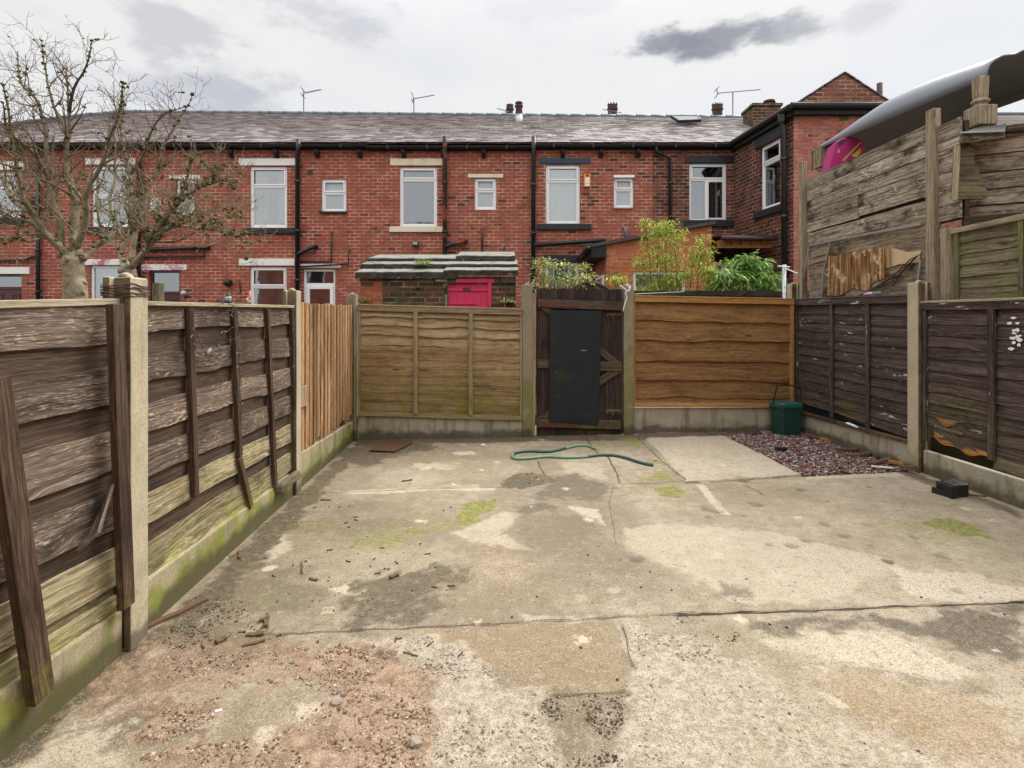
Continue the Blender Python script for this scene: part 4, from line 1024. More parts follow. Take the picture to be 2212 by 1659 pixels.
# --- second house
w1, w1s, w1l, w1d = ((197, 281), (358, 490)), ((380, 419), (388, 463)), ((194, 268), (573, 690)), ((322, 389), (584, 700))
h1, r1 = house('terraced_house', HB[1], HB[2], 'brick house behind the smaller bare tree with flaking pink and white lintels', 'brick_red', [w1, w1s, w1l, w1d])
window(TT, h1, *hole(*w1), 'T', 'beige', .5); window(TT, h1, *hole(*w1s), 'T', None, .6, 'frost'); window(TT, h1, *hole(*w1l), 'P', 'blind')
door(h1, w1d[0], 584, 632, 'maroon')
slabpart(TT, h1, 'lintel', (186, 294), (342, 356), 'whitepaint'); slabpart(TT, h1, 'sill', (190, 286), (491, 504), 'blackpaint', .06)
slabpart(TT, h1, 'lintel', (366, 432), (378, 387), 'whitepaint', .02)
slabpart(TT, h1, 'lintel', (185, 288), (560, 573), 'whitepink'); slabpart(TT, h1, 'lintel', (303, 404), (571, 584), 'whitepink')
pipe(h1, 'downpipe', [TT(tx(305), -.16, EZ), TT(tx(305), -.08, EZ - .3), TT(tx(303), -.08, .5)], .05, 'redpipe')
pipe(h1, 'soil_pipe', [TT(tx(305), -.09, tz(541)), TT(tx(448), -.09, tz(536)), TT(tx(453), -.01, tz(536))], .055, 'blackpvc', clips=False)
pipe(h1, 'waste_pipe', [TT(tx(305), -.06, tz(557)), TT(tx(444), -.06, tz(554)), TT(tx(444), -.06, tz(543))], .022, 'blackpvc', clips=False)
mb = MB(); mb.box(tx(326), tx(348), -.03, .01, tz(456), tz(428), TT); mb.build('vent_cover', M['white'], h1, bevel=.006)
mb = MB(); mb.lathe(TT(tx(401), 0, tz(634)), [(.05, 0), (.07, .02), (.075, .09), (.05, .13), (.02, .14)], 12, (0, -1, 0)); mb.build('outside_lamp', M['steel'], h1, smooth=True)
# --- third house
w2, w2l, w2s, w2d = ((539, 620), (359, 492)), ((539, 619), (576, 710)), ((694, 748), (386, 458)), ((655, 724), (581, 720))
h2, r2 = house('terraced_house', HB[2], HB[3], 'brick house with clean white lintels and a white glazed back door', 'brick_red', [w2, w2l, w2s, w2d])
window(TT, h2, *hole(*w2), 'T', 'beige', .68); window(TT, h2, *hole(*w2l), 'T', 'beige', .68, 'glassdark'); window(TT, h2, *hole(*w2s), 'T', None, .58, 'frost')
door(h2, w2d[0], 581, 614, 'white', True, None, True)
slabpart(TT, h2, 'lintel', (517, 639), (343, 358), 'whitepaint'); slabpart(TT, h2, 'sill', (528, 639), (493, 505), 'blackpaint', .07)
slabpart(TT, h2, 'lintel', (517, 637), (559, 574), 'whitepaint'); slabpart(TT, h2, 'lintel', (650, 737), (570, 579), 'whitepaint')
slabpart(TT, h2, 'sill', (691, 750), (457, 461), 'blackpaint', .05, .05, .003)
pipe(h2, 'downpipe', [TT(tx(651), -.19, tz(308)), TT(tx(651), -.19, tz(329)), TT(tx(646), -.10, tz(342)), TT(tx(646), -.10, .5)], .055, 'blackpvc')
pipe(h2, 'soil_pipe', [TT(tx(647), -.12, tz(552)), TT(tx(652), -.12, tz(548)), TT(tx(680), -.10, tz(534)), TT(tx(683), 0, tz(533))], .055, 'blackpvc', clips=False)
pipe(h2, 'waste_pipe', [TT(tx(650), -.05, tz(566)), TT(tx(717), -.05, tz(566)), TT(tx(717), -.05, tz(504)), TT(tx(717), 0, tz(503))], .022, 'blackpvc', clips=False)
pipe(h2, 'waste_pipe', [TT(tx(650), -.08, tz(577)), TT(tx(755), -.08, tz(571)), TT(tx(755), -.06, tz(541)), TT(tx(756), 0, tz(540))], .022, 'blackpvc', clips=False)
mb = MB(); mb.lathe(TT(tx(495), 0, tz(611)), [(.085, 0), (.085, .13), (.07, .15)], 14, (0, -1, 0)); mb.build('boiler_flue', M['blackpvc'], h2, smooth=True)
mb = MB(); mb.box(tx(664), tx(676), -.012, .05, tz(378), tz(367), TT); mb.build('air_brick', M['pot'], h2)
pipe(h2, 'tap_pipe', [TT(tx(520), -.02, tz(632)), TT(tx(519), -.03, tz(608)), TT(tx(514), -.06, tz(606))], .012, 'rust', clips=False)
corbels(h2, (503, 600, 687, 779))
# --- fourth house
w3, w3s = ((863, 944), (360, 490)), ((1025, 1072), (384, 453))
h3, r3 = house('terraced_house', HB[3], HB[4], 'brick house with cream lintels and rusty downpipe above the stone roofed shed', 'brick_red2', [w3, w3s], -.03)
window(TT, h3, *hole(*w3), 'T', None, .79, 'glassdark'); window(TT, h3, *hole(*w3s), 'T', None, .6, 'frost')
slabpart(TT, h3, 'lintel', (843, 958), (343, 358), 'cream'); slabpart(TT, h3, 'sill', (842, 958), (490, 502), 'cream', .06)
slabpart(TT, h3, 'lintel', (1011, 1087), (376, 384), 'cream', .02, .1, .004)
pipe(h3, 'downpipe', [TT(tx(963), -.19, tz(300)), TT(tx(963), -.19, tz(322)), TT(tx(962), -.10, tz(345)), TT(tx(962), -.10, .5)], .055, 'rustpipe')
pipe(h3, 'soil_pipe', [TT(tx(963), -.12, tz(535)), TT(tx(972), -.12, tz(531)), TT(tx(1003), -.10, tz(522)), TT(tx(1006), 0, tz(521))], .058, 'rustpipe', clips=False)
pipe(h3, 'overflow_pipe', [TT(tx(1042), -.05, tz(548)), TT(tx(1042), -.05, tz(496)), TT(tx(1043), 0, tz(495))], .024, 'rustpipe', clips=False)
pipe(h3, 'gas_pipe', [TT(tx(1088), -.04, tz(545)), TT(tx(1088), -.04, tz(530)), TT(tx(1092), -.04, tz(530))], .02, 'greypipe', clips=False)
mb = MB(); mb.box(tx(893), tx(906), -.16, -.05, tz(535), tz(524), TT); mb.bar(TT(tx(899.5), 0, tz(527)), TT(tx(899.5), -.06, tz(527)), .05, .05)
fl = mb.build('floodlight', M['blackpvc'], h3, bevel=.008)
mb = MB(); mb.box(tx(894.5), tx(904.5), -.166, -.161, tz(530), tz(525), TT); mb.build('lens', M['frost'], fl)
mb = MB(); mb.box(tx(808), tx(824), -.008, .05, tz(540), tz(536), TT); mb.build('air_brick', M['brick_orange'], h3)
corbels(h3, (873, 958, 1045))
# --- fifth house
w4, w4s, w4l = ((1179, 1253), (356, 484)), ((1326, 1369), (384, 449)), ((1179, 1250), (567, 640))
h4, r4 = house('terraced_house', HB[4], HB[5], 'brick house with navy lintel, lace curtains and an orange alarm box', 'brick_red2', [w4, w4s, w4l], .0)
window(TT, h4, *hole(*w4), 'T', 'curtain', .73); window(TT, h4, *hole(*w4s), 'T', None, .62, 'frost'); window(TT, h4, *hole(*w4l), 'P', 'curtain')
slabpart(TT, h4, 'lintel', (1166, 1275), (342, 354), 'navy'); slabpart(TT, h4, 'sill', (1161, 1276), (484, 497), 'blackpaint', .07)
slabpart(TT, h4, 'lintel', (1325, 1370), (379, 384.5), 'white', .05, .1, .006); slabpart(TT, h4, 'sill', (1325, 1369), (449, 452), 'brick_gable', .03, .05, .003)
slabpart(TT, h4, 'lintel', (1174, 1250), (551, 566), 'blackpaint')
pipe(h4, 'downpipe', [TT(tx(1152), -.19, tz(302)), TT(tx(1152), -.19, tz(330)), TT(tx(1152), -.10, tz(350)), TT(tx(1151), -.10, .5)], .055, 'blackpvc')
pipe(h4, 'soil_pipe', [TT(tx(1153), -.12, tz(531)), TT(tx(1300), -.12, tz(521)), TT(tx(1305), 0, tz(520))], .055, 'blackpvc', clips=False)
pipe(h4, 'overflow_pipe', [TT(tx(1346), 0, tz(490)), TT(tx(1348), -.06, tz(493)), TT(tx(1354), -.06, tz(517))], .03, 'greypipe', clips=False)
mb = MB(); mb.box(tx(1260.5), tx(1274.5), -.075, 0, tz(405), tz(377.5), TT); al = mb.build('alarm_box', M['alarm'], h4, bevel=.008)
mb = MB(); mb.box(tx(1263.7), tx(1272), -.08, -.0755, tz(403.5), tz(385), TT); mb.build('alarm_panel', M['white'], al)
mb = MB(); mb.lathe(TT(tx(1267.7), -.075, tz(380.8)), [(.03, 0), (.03, .02), (.018, .036), (.004, .04)], 14, (0, -1, 0)); mb.build('alarm_lamp', M['alarmred'], al, smooth=True)
mb = MB()                                          # the small leaning mark and two lines of small print
mb.prism([TT(tx(1267.2), -.0825, tz(388.6)), TT(tx(1268.6), -.0825, tz(390.6)), TT(tx(1268.3), -.0825, tz(392.3)), TT(tx(1267.3), -.0825, tz(394.2)), TT(tx(1267.7), -.0825, tz(391.6))], (0, .0022, 0))
for zz in (397.3, 398.7):
    for k in range(7): mb.box(tx(1264.6 + k * 1.0), tx(1265.3 + k * 1.0), -.0815, -.0803, tz(zz + .7), tz(zz), TT)
mb.build('alarm_mark', M['blackpvc'], al)
corbels(h4, (1215, 1297, 1377))
# --- sixth house with its rear wing
w5 = ((1489, 1570), (352, 478)); w5l = ((1545, 1590), (566, 640))
WA, WB = V((tx(1585), TD, 0)), V((608 / F * 10.8, 10.8, 0))
h5, r5 = house('terraced_house', HB[5], HB[6], 'sooty brick end house with black lintels and a two storey gabled rear wing', 'brick_dark', [w5], .0)
window(TT, h5, *hole(*w5), 'T2', 'purple', .72, 'glassdark')
slabpart(TT, h5, 'lintel', (1480, 1584), (338, 352), 'blackpaint'); slabpart(TT, h5, 'sill', (1477, 1583.5), (476, 490), 'blackpaint', .06)
pipe(h5, 'downpipe', [TT(tx(1414), -.16, tz(321)), TT(tx(1415), -.12, tz(330)), TT(tx(1446), -.08, tz(345)), TT(tx(1446), -.08, .5)], .043, 'blackpvc')
wd = (WB - WA); WL = wd.length; wu = wd.normalized(); wn_ = V((-wu.y, wu.x, 0))
if wn_.x < 0: wn_ = -wn_                           # into the wing
def TW(s, y, z): p = WA + wu * s + wn_ * y; return V((p.x, p.y, z))
def onW(px, py):
    r = V(((px - CX) / F, 1, (HY - py) / F)); A, B = WA, WB
    den = r.x * (B.y - A.y) - r.y * (B.x - A.x)
    t = (A.x * (B.y - A.y) - A.y * (B.x - A.x)) / den
    p = r * t; return ((V((p.x, p.y, 0)) - WA).dot(wu), CH + p.z)
sa, za = onW(1642, 459); sb, zb = onW(1685, 296); _, zb2 = onW(1685, 440)
ww = (sa, sb, (za + zb2) / 2, zb)
WEZ = 5.46
FR = WB.x + 1.02
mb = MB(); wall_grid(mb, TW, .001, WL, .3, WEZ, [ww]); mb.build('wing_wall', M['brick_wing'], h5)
window(TW, h5, *ww, 'T', None, .72, 'glass')
mb = MB(); mb.box(ww[0] - .17, ww[1] + .13, -.03, .1, ww[3] + .002, ww[3] + .25, TW); mb.build('lintel', M['blackpaint'], h5, bevel=.008)
mb = MB(); mb.box(ww[0] - .17, ww[1] + .13, -.07, .1, ww[2] - .15, ww[2] - .002, TW); mb.build('sill', M['blackpaint'], h5, bevel=.008)
FRX = 608 / F * 10.8 + 2.05; FY = 10.8
mb = MB(); mb.quad((WB.x, FY, .3), (FRX, FY, .3), (FRX, FY, WEZ), (WB.x, FY, WEZ), ((WB.x, .3), (FRX, .3), (FRX, WEZ), (WB.x, WEZ)))
mb.quad((FRX, FY, .3), (FRX, TD + 5, .3), (FRX, TD + 5, WEZ), (FRX, FY, WEZ))
mb.build('gable_wall', M['brick_gable'], h5)
apx, apz = 720 / F * FY, CH + (HY - 158) / F * FY
gz0 = CH + (HY - 232) / F * FY
mb = MB(); mb.prism([(WB.x + .02, FY + .03, gz0), (FRX, FY + .03, gz0), (FRX, FY + .03, gz0 + .05), (apx, FY + .03, apz), (WB.x + .02, FY + .03, gz0 + .03)], (0, .2, 0)); o = mb.build('gable_top', M['brick_brown'], h5)
for p in o.data.polygons: pass
mb = MB()
for xa, za_, xb, zb_ in ((WB.x - .12, gz0 - .03, apx, apz + .03), (FRX + .1, gz0 - .0, apx, apz + .03)):
    for i in range(26):
        t0, t1 = i / 26, min(1, (i + 1.3) / 26)
        n = 9
        for k in range(n):
            ya, yb = FY + k * .62, FY + k * .62 + .615
            lo, hi = .02 + rnd(0, .006), .004
            p = lambda t, y, u: V((lerp(xa, xb, t), y, lerp(za_, zb_, t) + u))
            mb.hexa([p(t0, ya, lo - .014), p(t0, yb, lo - .014), p(t1, yb, hi - .014), p(t1, ya, hi - .014), p(t0, ya, lo), p(t0, yb, lo), p(t1, yb, hi), p(t1, ya, hi)])
mb.build('wing_roof', M['slate'], h5)
mb = MB(); mb.box(WB.x - .05, FRX + .05, FY - .12, FY + .0, WEZ - .02, WEZ + .10); mb.tube([(WB.x - .14, FY - .17, WEZ + .13), (FRX, FY - .17, WEZ + .13)], .065, 10)
mb.box(-.02, WL + .05, -.10, 0, WEZ - .04, WEZ + .14, TW); mb.tube([TW(-.02, -.15, EZ + .04), TW(WL + .08, -.15, WEZ + .12)], .065, 10)
mb.build('wing_gutter', M['fascia'], h5)
pipe(h5, 'downpipe', [TW(WL - .17, -.13, WEZ + .08), TW(WL - .17, -.13, WEZ - .1), TW(WL - .17, -.09, WEZ - .25), TW(WL - .17, -.09, .5)], .052, 'blackpvc')
mb = MB(); mb.lathe(TW(WL - .17, -.13, WEZ - .16), [(.05, 0), (.09, .08), (.1, .22), (.08, .24)], 4); mb.build('hopper', M['blackpvc'], h5)
for px, py, s, m_ in ((1736, 268, .19, 'brick_orange'), (1823, 252, .17, 'moss')):
    x, z = (px - CX) / F * FY, CH + (HY - py) / F * FY
    mb = MB(); mb.box(x - s / 2, x + s / 2, FY - .01, FY + .05, z - .08, z + .08)
    for k in range(4):
        for j in (-1, 1): mb.box(x - s / 2 + .02 + k * s / 4, x - s / 2 + .035 + k * s / 4, FY - .014, FY - .009, z + j * .04 - .025, z + j * .04 + .025)
    mb.build('air_brick', M[m_], h5)
mb = MB(); x = (1900 - CX) / F * 11.4; z0 = CH + (HY - 262) / F * 11.4; z1 = CH + (HY - 180) / F * 11.4
mb.tube([(x, 11.4, z0 - .6), (x, 11.4, z1)], [.055, .055], 12); mb.build('flue_pipe', M['pot'], h5, smooth=True)
# chimneys, flues and pots
def pot(mb, x, y, z, r, h, crown=True):
    mb.lathe((x, y, z), [(r * .95, 0), (r * .9, h * .25), (r * .86, h * .6), (r * 1.12, h * .64), (r * 1.12, h * .74), (r * .95, h * .76), (r, h * .98), (r * .8, h), (r * .72, h * .7)], 12)
    if crown:
        for k in range(7):
            a = k * 6.283 / 7; c = V((x + math.cos(a) * r * .92, y + math.sin(a) * r * .92, z + h * .96))
            mb.bar(c, c + V((0, 0, r * .55)), r * .5, r * .22, (math.cos(a), math.sin(a), 0.01), .3)
def brickbox(mb, x0, x1, y0, y1, z0, z1):
    for (xa, ya), (xb, yb) in (((x0, y0), (x1, y0)), ((x1, y0), (x1, y1)), ((x1, y1), (x0, y1)), ((x0, y1), (x0, y0))):
        L = math.hypot(xb - xa, yb - ya); mb.quad((xa, ya, z0), (xb, yb, z0), (xb, yb, z1), (xa, ya, z1), ((0, z0), (L, z0), (L, z1), (0, z1)))
    mb.quad((x0, y0, z1), (x1, y0, z1), (x1, y1, z1), (x0, y1, z1))
def chimney(rf, pxs, topy, label, y=TD + RD + 1.3, crown=True, r=.125):
    D = y; xs_ = [(p - CX) / F * D for p in pxs]
    zt = CH + (HY - topy) / F * D
    mb = MB(); brickbox(mb, min(xs_) - .24, max(xs_) + .24, y - .25, y + .3, 6.0, zt - .50); brickbox(mb, min(xs_) - .28, max(xs_) + .28, y - .29, y + .34, zt - .58, zt - .48)
    ch = mb.build('chimney', M['brick_old'], rf)
    for x in xs_:
        pm_ = MB(); pot(pm_, x, y, zt - .50, r, .50, crown); pm_.build('pot', M['pot'], ch, smooth=False)
chimney(r3, (1101.5,), 226, '', crown=False, r=.12); chimney(r4, (1320, 1326), 226, '', r=.12); chimney(r5, (1545, 1554), 226, '', r=.11)
mb = MB(); D = TD + 2.45; x = (1121 - CX) / F * D
mb.tube([(x, D, CH + (HY - 278) / F * D), (x, D, CH + (HY - 247) / F * D)], .10, 14); fl = mb.build('flue', M['steel'], r3, smooth=True)
mb = MB(); zb_ = CH + (HY - 248) / F * D; mb.lathe((x, D, zb_), [(.10, 0), (.105, .02), (.09, .2), (.12, .22), (.12, .27), (.07, .28), (.07, .31), (.11, .32), (.10, .36), (.02, .37)], 14); mb.build('flue_cap', M['pot'], fl, smooth=True)
D = TD + 1.9
mb = MB(); xa, xb = (1620 - CX) / F * D, (1679 - CX) / F * D; zt = CH + (HY - 235) / F * D
brickbox(mb, xa, xb, D - .2, D + .45, 5.9, zt); brickbox(mb, xa - .04, xb + .04, D - .24, D + .49, zt + .002, zt + .07)
ch = mb.build('chimney', M['brick_old'], r5)
mb = MB(); pot(mb, lerp(xa, xb, .7), D, zt + .06, .15, .16, False); mb.build('pot', M['pot'], ch)
# skylight lying on the roof slope
def onroof(px, py):
    k = (RZ - EZ) / (RD + .17); rz = (HY - py) / F
    D = (EZ + .06 - CH - k * (TD - .17)) / (rz - k); return P(px, py, D)
c0, c1, c2, c3 = onroof(1466, 268), onroof(1512, 266), onroof(1505, 257), onroof(1449, 257)
up = V((0, -.5, .86)) * .07
mb = MB()
for a, b in ((c0, c1), (c1, c2), (c2, c3), (c3, c0)): mb.bar(a + up, b + up, .05, .08, up)
o = mb.build('skylight', M['fascia'], r4)
mb = MB(); mb.quad(*[c_ + up * 1.45 for c_ in (c0, c1, c2, c3)]); mb.build('pane', M['glassdark'], o)
# ------------------------------------------------------------------ the house whose yard this is, mirrored in the windows opposite
t = thing('rear_house', (0, -5.4, 0), 'brick house behind the viewer whose yard this is, seen only mirrored in windows', 'house')
mb = MB(); mb.box(-15, 15, -12.4, -5.4, -.08, 5.3); mb.build('wall', M['brick_red2'], t)
mb = MB(); mb.prism([(-15.2, -5.1, 5.25), (-15.2, -8.9, 7.6), (-15.2, -12.7, 5.25), (-15.2, -12.6, 5.15), (-15.2, -8.9, 7.45), (-15.2, -5.2, 5.15)], (30.4, 0, 0)); mb.build('roof', M['slate'], t)
for k in range(6):
    x = -12 + k * 4.8
    mb = MB(); mb.box(x, x + 1, -5.39, -5.33, 3.4, 4.9); mb.build('window', M['white'], t); mb = MB(); mb.box(x + .08, x + .92, -5.328, -5.32, 3.48, 4.82); mb.build('pane', M['blackpvc'], t)
# ------------------------------------------------------------------ aerials on the ridge
def aerial(px, basey, topy, tipx, dirx, label, D=TD + RD + .35, n=11, reflector=True, boom=None):
    x, zb, zt = (px - CX) / F * D, CH + (HY - basey) / F * D, CH + (HY - topy) / F * D
    t = thing('tv_aerial', (x, D, zb - .6), label, 'aerial', 'television aerials on the roofs')
    mb = MB(); mb.tube([(x, D, zb - .6), (x, D, zt)], .018, 6); mb.build('mast', M['greypipe'], t)
    L0, L1 = (boom[0] - CX) / F * D, (tipx - CX) / F * D
    mb = MB(); y1 = D - .15
    mb.tube([(L0, D, zt - .02), (L1, y1, zt + .03)], .015, 5)
    for k in range(n):
        f = (k + .7) / n; c = V((lerp(L0, L1, f), lerp(D, y1, f), lerp(zt - .02, zt + .03, f)))
        mb.tube([c + V((-.02, -.16, -.06)), c + V((.02, .16, .06))], .007, 4)
    if reflector:
        for s in (-1, 1): mb.tube([(L0, D, zt - .02), (L0 - .03, D, zt + s * .13)], .014, 4); mb.tube([(L0 - .03, D - .2, zt + s * .1), (L0 - .03, D + .2, zt + s * .1)], .011, 4)
    mb.build('antenna', M['greypipe'], t)
    return t
aerial(656, 246, 200, 697, 1, 'thin aerial standing highest on the ridge at the left, pointing right', boom=(656, 0))
aerial(894, 248, 212, 939, 1, 'thin aerial on the ridge above the cream lintel window, pointing right', boom=(893, 0))
aerial(1583, 252, 200, 1637, 1, 'long fish-bone aerial on the ridge left of the gabled wing', boom=(1550, 0), n=20)
aerial(1093, 252, 240, 1074, -1, 'small aerial beside the round chimney pot in mid roof', D=TD + RD + 1.0, boom=(1100, 0), n=5, reflector=False)
aerial(1318, 252, 242, 1300, -1, 'small aerial beside the crowned chimney pot', D=TD + RD + 1.0, boom=(1342, 0), n=6, reflector=False)
# ------------------------------------------------------------------ lean-to extension in front of the fifth house
ED = 11.5
def ex(px): return (px - CX) / F * ED
def ez(py): return CH + (HY - py) / F * ED
t = thing('brick_extension', (ex(1420), ED, .42), 'orange brick lean-to extension with a sloping dark roof edge behind the bamboo', 'building')
xa, xb, zL, zR = ex(1309), ex(1537), ez(529), ez(487)
hx0, hx1, hz0, hz1 = ex(1368), ex(1482), .9, ez(586)
mb = MB()
def TE(x, y, z): return V((x, ED + y, z))
wall_grid(mb, TE, xa, xb, .3, zL, [(hx0, hx1, hz0, hz1)])
mb.quad(TE(xa, 0, zL), TE(xb, 0, zL), TE(xb, 0, zR), TE(xa, 0, zL + .001), ((xa, zL), (xb, zL), (xb, zR), (xa, zL)))
mb.quad((xa, ED, .3), (xa, TD, .3), (xa, TD, zL), (xa, ED, zL), ((0, .3), (1.5, .3), (1.5, zL), (0, zL)))
mb.quad((xb, ED, .3), (xb, TD, .3), (xb, TD, zR), (xb, ED, zR), ((0, .3), (1.5, .3), (1.5, zR), (0, zR)))
mb.build('wall', M['brick_ext'], t)
mb = MB()
sl = (zR - zL) / (xb - xa); xo = xa - .32
mb.hexa([(xo, ED - .09, zL + sl * (xo - xa)), (xb + .05, ED - .09, zR + .02), (xb + .05, TD - .01, zR + .02), (xo, TD - .01, zL + sl * (xo - xa)), (xo, ED - .09, zL + sl * (xo - xa) + .07), (xb + .05, ED - .09, zR + .085), (xb + .05, TD - .01, zR + .085), (xo, TD - .01, zL + sl * (xo - xa) + .07)])
mb.build('roof', M['felt'], t)
mb = MB(); mb.box(xo, xa, ED - .06, TD - .02, zL - .27, zL - .02); mb.build('fascia', M['fascia'], t)
mb = MB(); mb.tube([(xo - .07, ED - .12, zL - .08), (xo - .07, TD - .05, zL - .12)], .055, 10); mb.build('gutter', M['blackpvc'], t, smooth=True)
window(TE, t, hx0, hx1, hz0, hz1, 'P', 'blind')
mb = MB()
def TS(x, y, z): return V((xa + y, ED + .25 + x, z))
framebox(mb, lambda a, b, c: V((xa - .02 + b, ED + .2 + a, c)), 0, .85, .45, ez(592), .07, -.03, .06)
mb.box(xa - .02, xa + .01, ED + .28, ED + .98, .5, 1.3)
dr = mb.build('side_door', M['white'], t); mb = MB(); mb.box(xa - .004, xa + .004, ED + .28, ED + .98, 1.3, ez(597)); mb.build('pane', M['glassdark'], dr)
# ------------------------------------------------------------------ porch of the end house
t = thing('lean_to_porch', (4.7, 11.6, .42), 'brown corrugated lean-to porch between the orange extension and the gabled wing', 'porch')
x0, x1, yf = ex(1538) + .02, 5.45, 11.15
zf, zk = CH + (HY - 517) / F * yf, CH + (HY - 508) / F * yf + .12
mb = MB(); n = 84
for i in range(n):
    a, b = lerp(x0, x1, i / n), lerp(x0, x1, (i + 1) / n)
    u0, u1 = .022 * math.sin(i * 1.57), .022 * math.sin((i + 1) * 1.57)
    mb.quad((a, yf - .08, zf + .06 + u0), (b, yf - .08, zf + .06 + u1), (b, TD - .02, zk + u1), (a, TD - .02, zk + u0))
mb.build('roof_sheet', M['corr'], t)
mb = MB(); mb.tube([(x0, yf - .12, zf + .01), (x1, yf - .12, zf + .0)], .055, 10); mb.build('gutter', M['corr'], t, smooth=True)
mb = MB(); mb.box(x0, x1, yf + .06, yf + .12, zf - .17, zf - .03)
for k in range(5): x = lerp(x0 + .1, x1 - .2, k / 4); mb.bar((x, yf, zf - .06), (x, TD - .02, zk - .08), .06, .1)
mb.build('beams', M['timber'], t)
mb = MB(); mb.box(x0, x1, 11.9, 11.96, .42, 1.45); framebox(mb, lambda a, b, c: V((a, 11.9 + b, c)), x0, x1, 1.45, zf - .4, .07, 0, .06); mb.box(lerp(x0, x1, .3), lerp(x0, x1, .34), 11.9, 11.96, 1.45, zf - .4); mb.box(lerp(x0, x1, .68), lerp(x0, x1, .73), 11.9, 11.96, .45, zf - .4)
mb.box(x0, x1, 11.91, 11.95, zf - .75, zf - .69)
pw = mb.build('window', M['white'], t); mb = MB(); mb.box(x0 + .07, x1 - .07, 11.92, 11.93, 1.5, zf - .45); mb.build('pane', M['glassdark'], pw)
mb = MB(); mb.quad((x0, 12.4, .42), (x1, 12.4, .42), (x1, 12.4, zf), (x0, 12.4, zf)); mb.build('back_wall', M['room'], t)
# ------------------------------------------------------------------ brick shed with stone slab roof and pink hatch
OD = 8.7
def ox(px, D=OD): return (px - CX) / F * D
def oz(py, D=OD): return CH + (HY - py) / F * D
t = thing('brick_shed', (ox(945), OD, .12), 'blackened brick shed with stone slab roof and bright pink door behind the tan fence', 'shed')
xa, xb, zt = ox(777), ox(1114), oz(598)
dx0, dx1 = ox(966), ox(1060)
def TO(x, y, z): return V((x, OD + y, z))
mb = MB(); wall_grid(mb, TO, ox(826), xb, .1, zt, [(dx0, dx1, .2, oz(601))], .1)
for x in (xa, xb): mb.quad((x, OD, .1), (x, OD + 1.5, .1), (x, OD + 1.5, zt + .5), (x, OD, zt), ((0, .1), (1.5, .1), (1.5, zt + .5), (0, zt)))
mb.quad((xa, OD, .1), (ox(826), OD, .1), (ox(826), OD, 1.05), (xa, OD, 1.05), ((xa, .1), (ox(826), .1), (ox(826), 1.05), (xa, 1.05)))
mb.build('wall', M['brick_old'], t)
mb = MB(); wall_grid(mb, TO, xa, ox(826), 1.05, zt, []); mb.build('patched_wall', M['brick_orange'], t)
mb = MB()
for r in range(3):                                   # bigger irregular stones under the slabs at the right
    pass
x = ox(905)
while x < xb - .05:
    w = min(rnd(.16, .4), xb - x); mb.box(x, x + w - .014, OD - rnd(.012, .028), OD + .1, zt - .005 - rnd(.09, .11), zt - .004); x += w
mb.build('head_course', M['felt'], t, bevel=.012)
def ragged(mb, x0, x1, y0, y1, z0, z1, th, n=26):
    """a thick split-stone slab with a broken front edge"""
    T_, B_ = [], []
    for i in range(n + 1):
        x = lerp(x0, x1, i / n); e = mnoise.noise((x * 5, y0 * 3, z0)) * .035 + mnoise.noise((x * 17, y0, 4)) * .018
        T_.append(V((x, y0 + e, z0 + th + mnoise.noise((x * 6, 2, z0)) * .012))); B_.append(V((x, y0 + e * .4 + .03 + rnd(-.012, .012), z0 + mnoise.noise((x * 7, 9, z0)) * .02)))
    for i in range(n):
        x, xn = T_[i].x, T_[i + 1].x
        e0, e1 = V((x, y1, z1 + th)), V((xn, y1, z1 + th))
        k = mb.add([B_[i], B_[i + 1], V((xn, y1, z1)), V((x, y1, z1)), T_[i], T_[i + 1], e1, e0])
        for fc in ((0, 1, 5, 4), (4, 5, 6, 7), (0, 3, 2, 1)): mb.f.append(tuple(k + q_ for q_ in fc)); mb.u.append([(0, 0)] * 4)
    for a, b, xx in ((T_[0], B_[0], x0), (T_[-1], B_[-1], x1)):
        k = mb.add([b, a, V((xx, y1, z1 + th)), V((xx, y1, z1))]); mb.f.append((k, k + 1, k + 2, k + 3)); mb.u.append([(0, 0)] * 4)
rows_ = [(767, 985, 587, 8.62, 9.3, .105), (958, 1119, 583, 8.60, 9.3, .085), (779, 972, 570, 9.05, 9.75, .075), (962, 1118, 570, 9.0, 9.75, .075), (794, 988, 558, 9.5, 10.3, .075), (985, 1112, 552, 9.45, 10.3, .085)]
mb, me_ = MB(), MB()
for p0, p1, py, y0, y1, th in rows_:
    z = oz(py, y0) - th
    ragged(mb, ox(p0, y0), ox(p1, y0), y0, y1, z, z + (y1 - y0) * .205, th)
    ragged(me_, ox(p0, y0) - .004, ox(p1, y0) + .004, y0 - .007, y0 + .05, z - .004, z + .002, th - .012)
mb.build('roof_slabs', M['slab'], t); me_.build('slab_edges', M['felt'], t)
mb = MB()
for p0, p1, py, D in ((796, 975, 578, 9.1), (985, 1113, 575, 9.1), (1000, 1110, 561, 9.6), (805, 980, 566, 9.6)):
    mb.box(ox(p0, D), ox(p1, D), D + .02, D + .3, oz(py, D) - .05, oz(py, D) + .05)
mb.build('roof_bedding', M['brick_old'], t)
mb = MB(); n = 5
for k in range(n): a, b = lerp(dx0 + .02, dx1 - .03, k / n), lerp(dx0 + .02, dx1 - .03, (k + 1) / n); mb.box(a + .002, b - .002, OD + .03, OD + .055, .2, oz(612))
mb.box(dx0 + .01, dx1 - .02, OD + .012, OD + .03, oz(629), oz(622)); mb.box(dx0 + .01, ox(1028), OD + .012, OD + .03, oz(658), oz(652))
dr = mb.build('door', M['pink'], t, bevel=.004, seg=1)
mb = MB(); mb.bar((ox(1000), OD + .01, oz(624)), (ox(1016), OD + .01, oz(625)), .01, .05); mb.build('latch', M['rust'], dr)
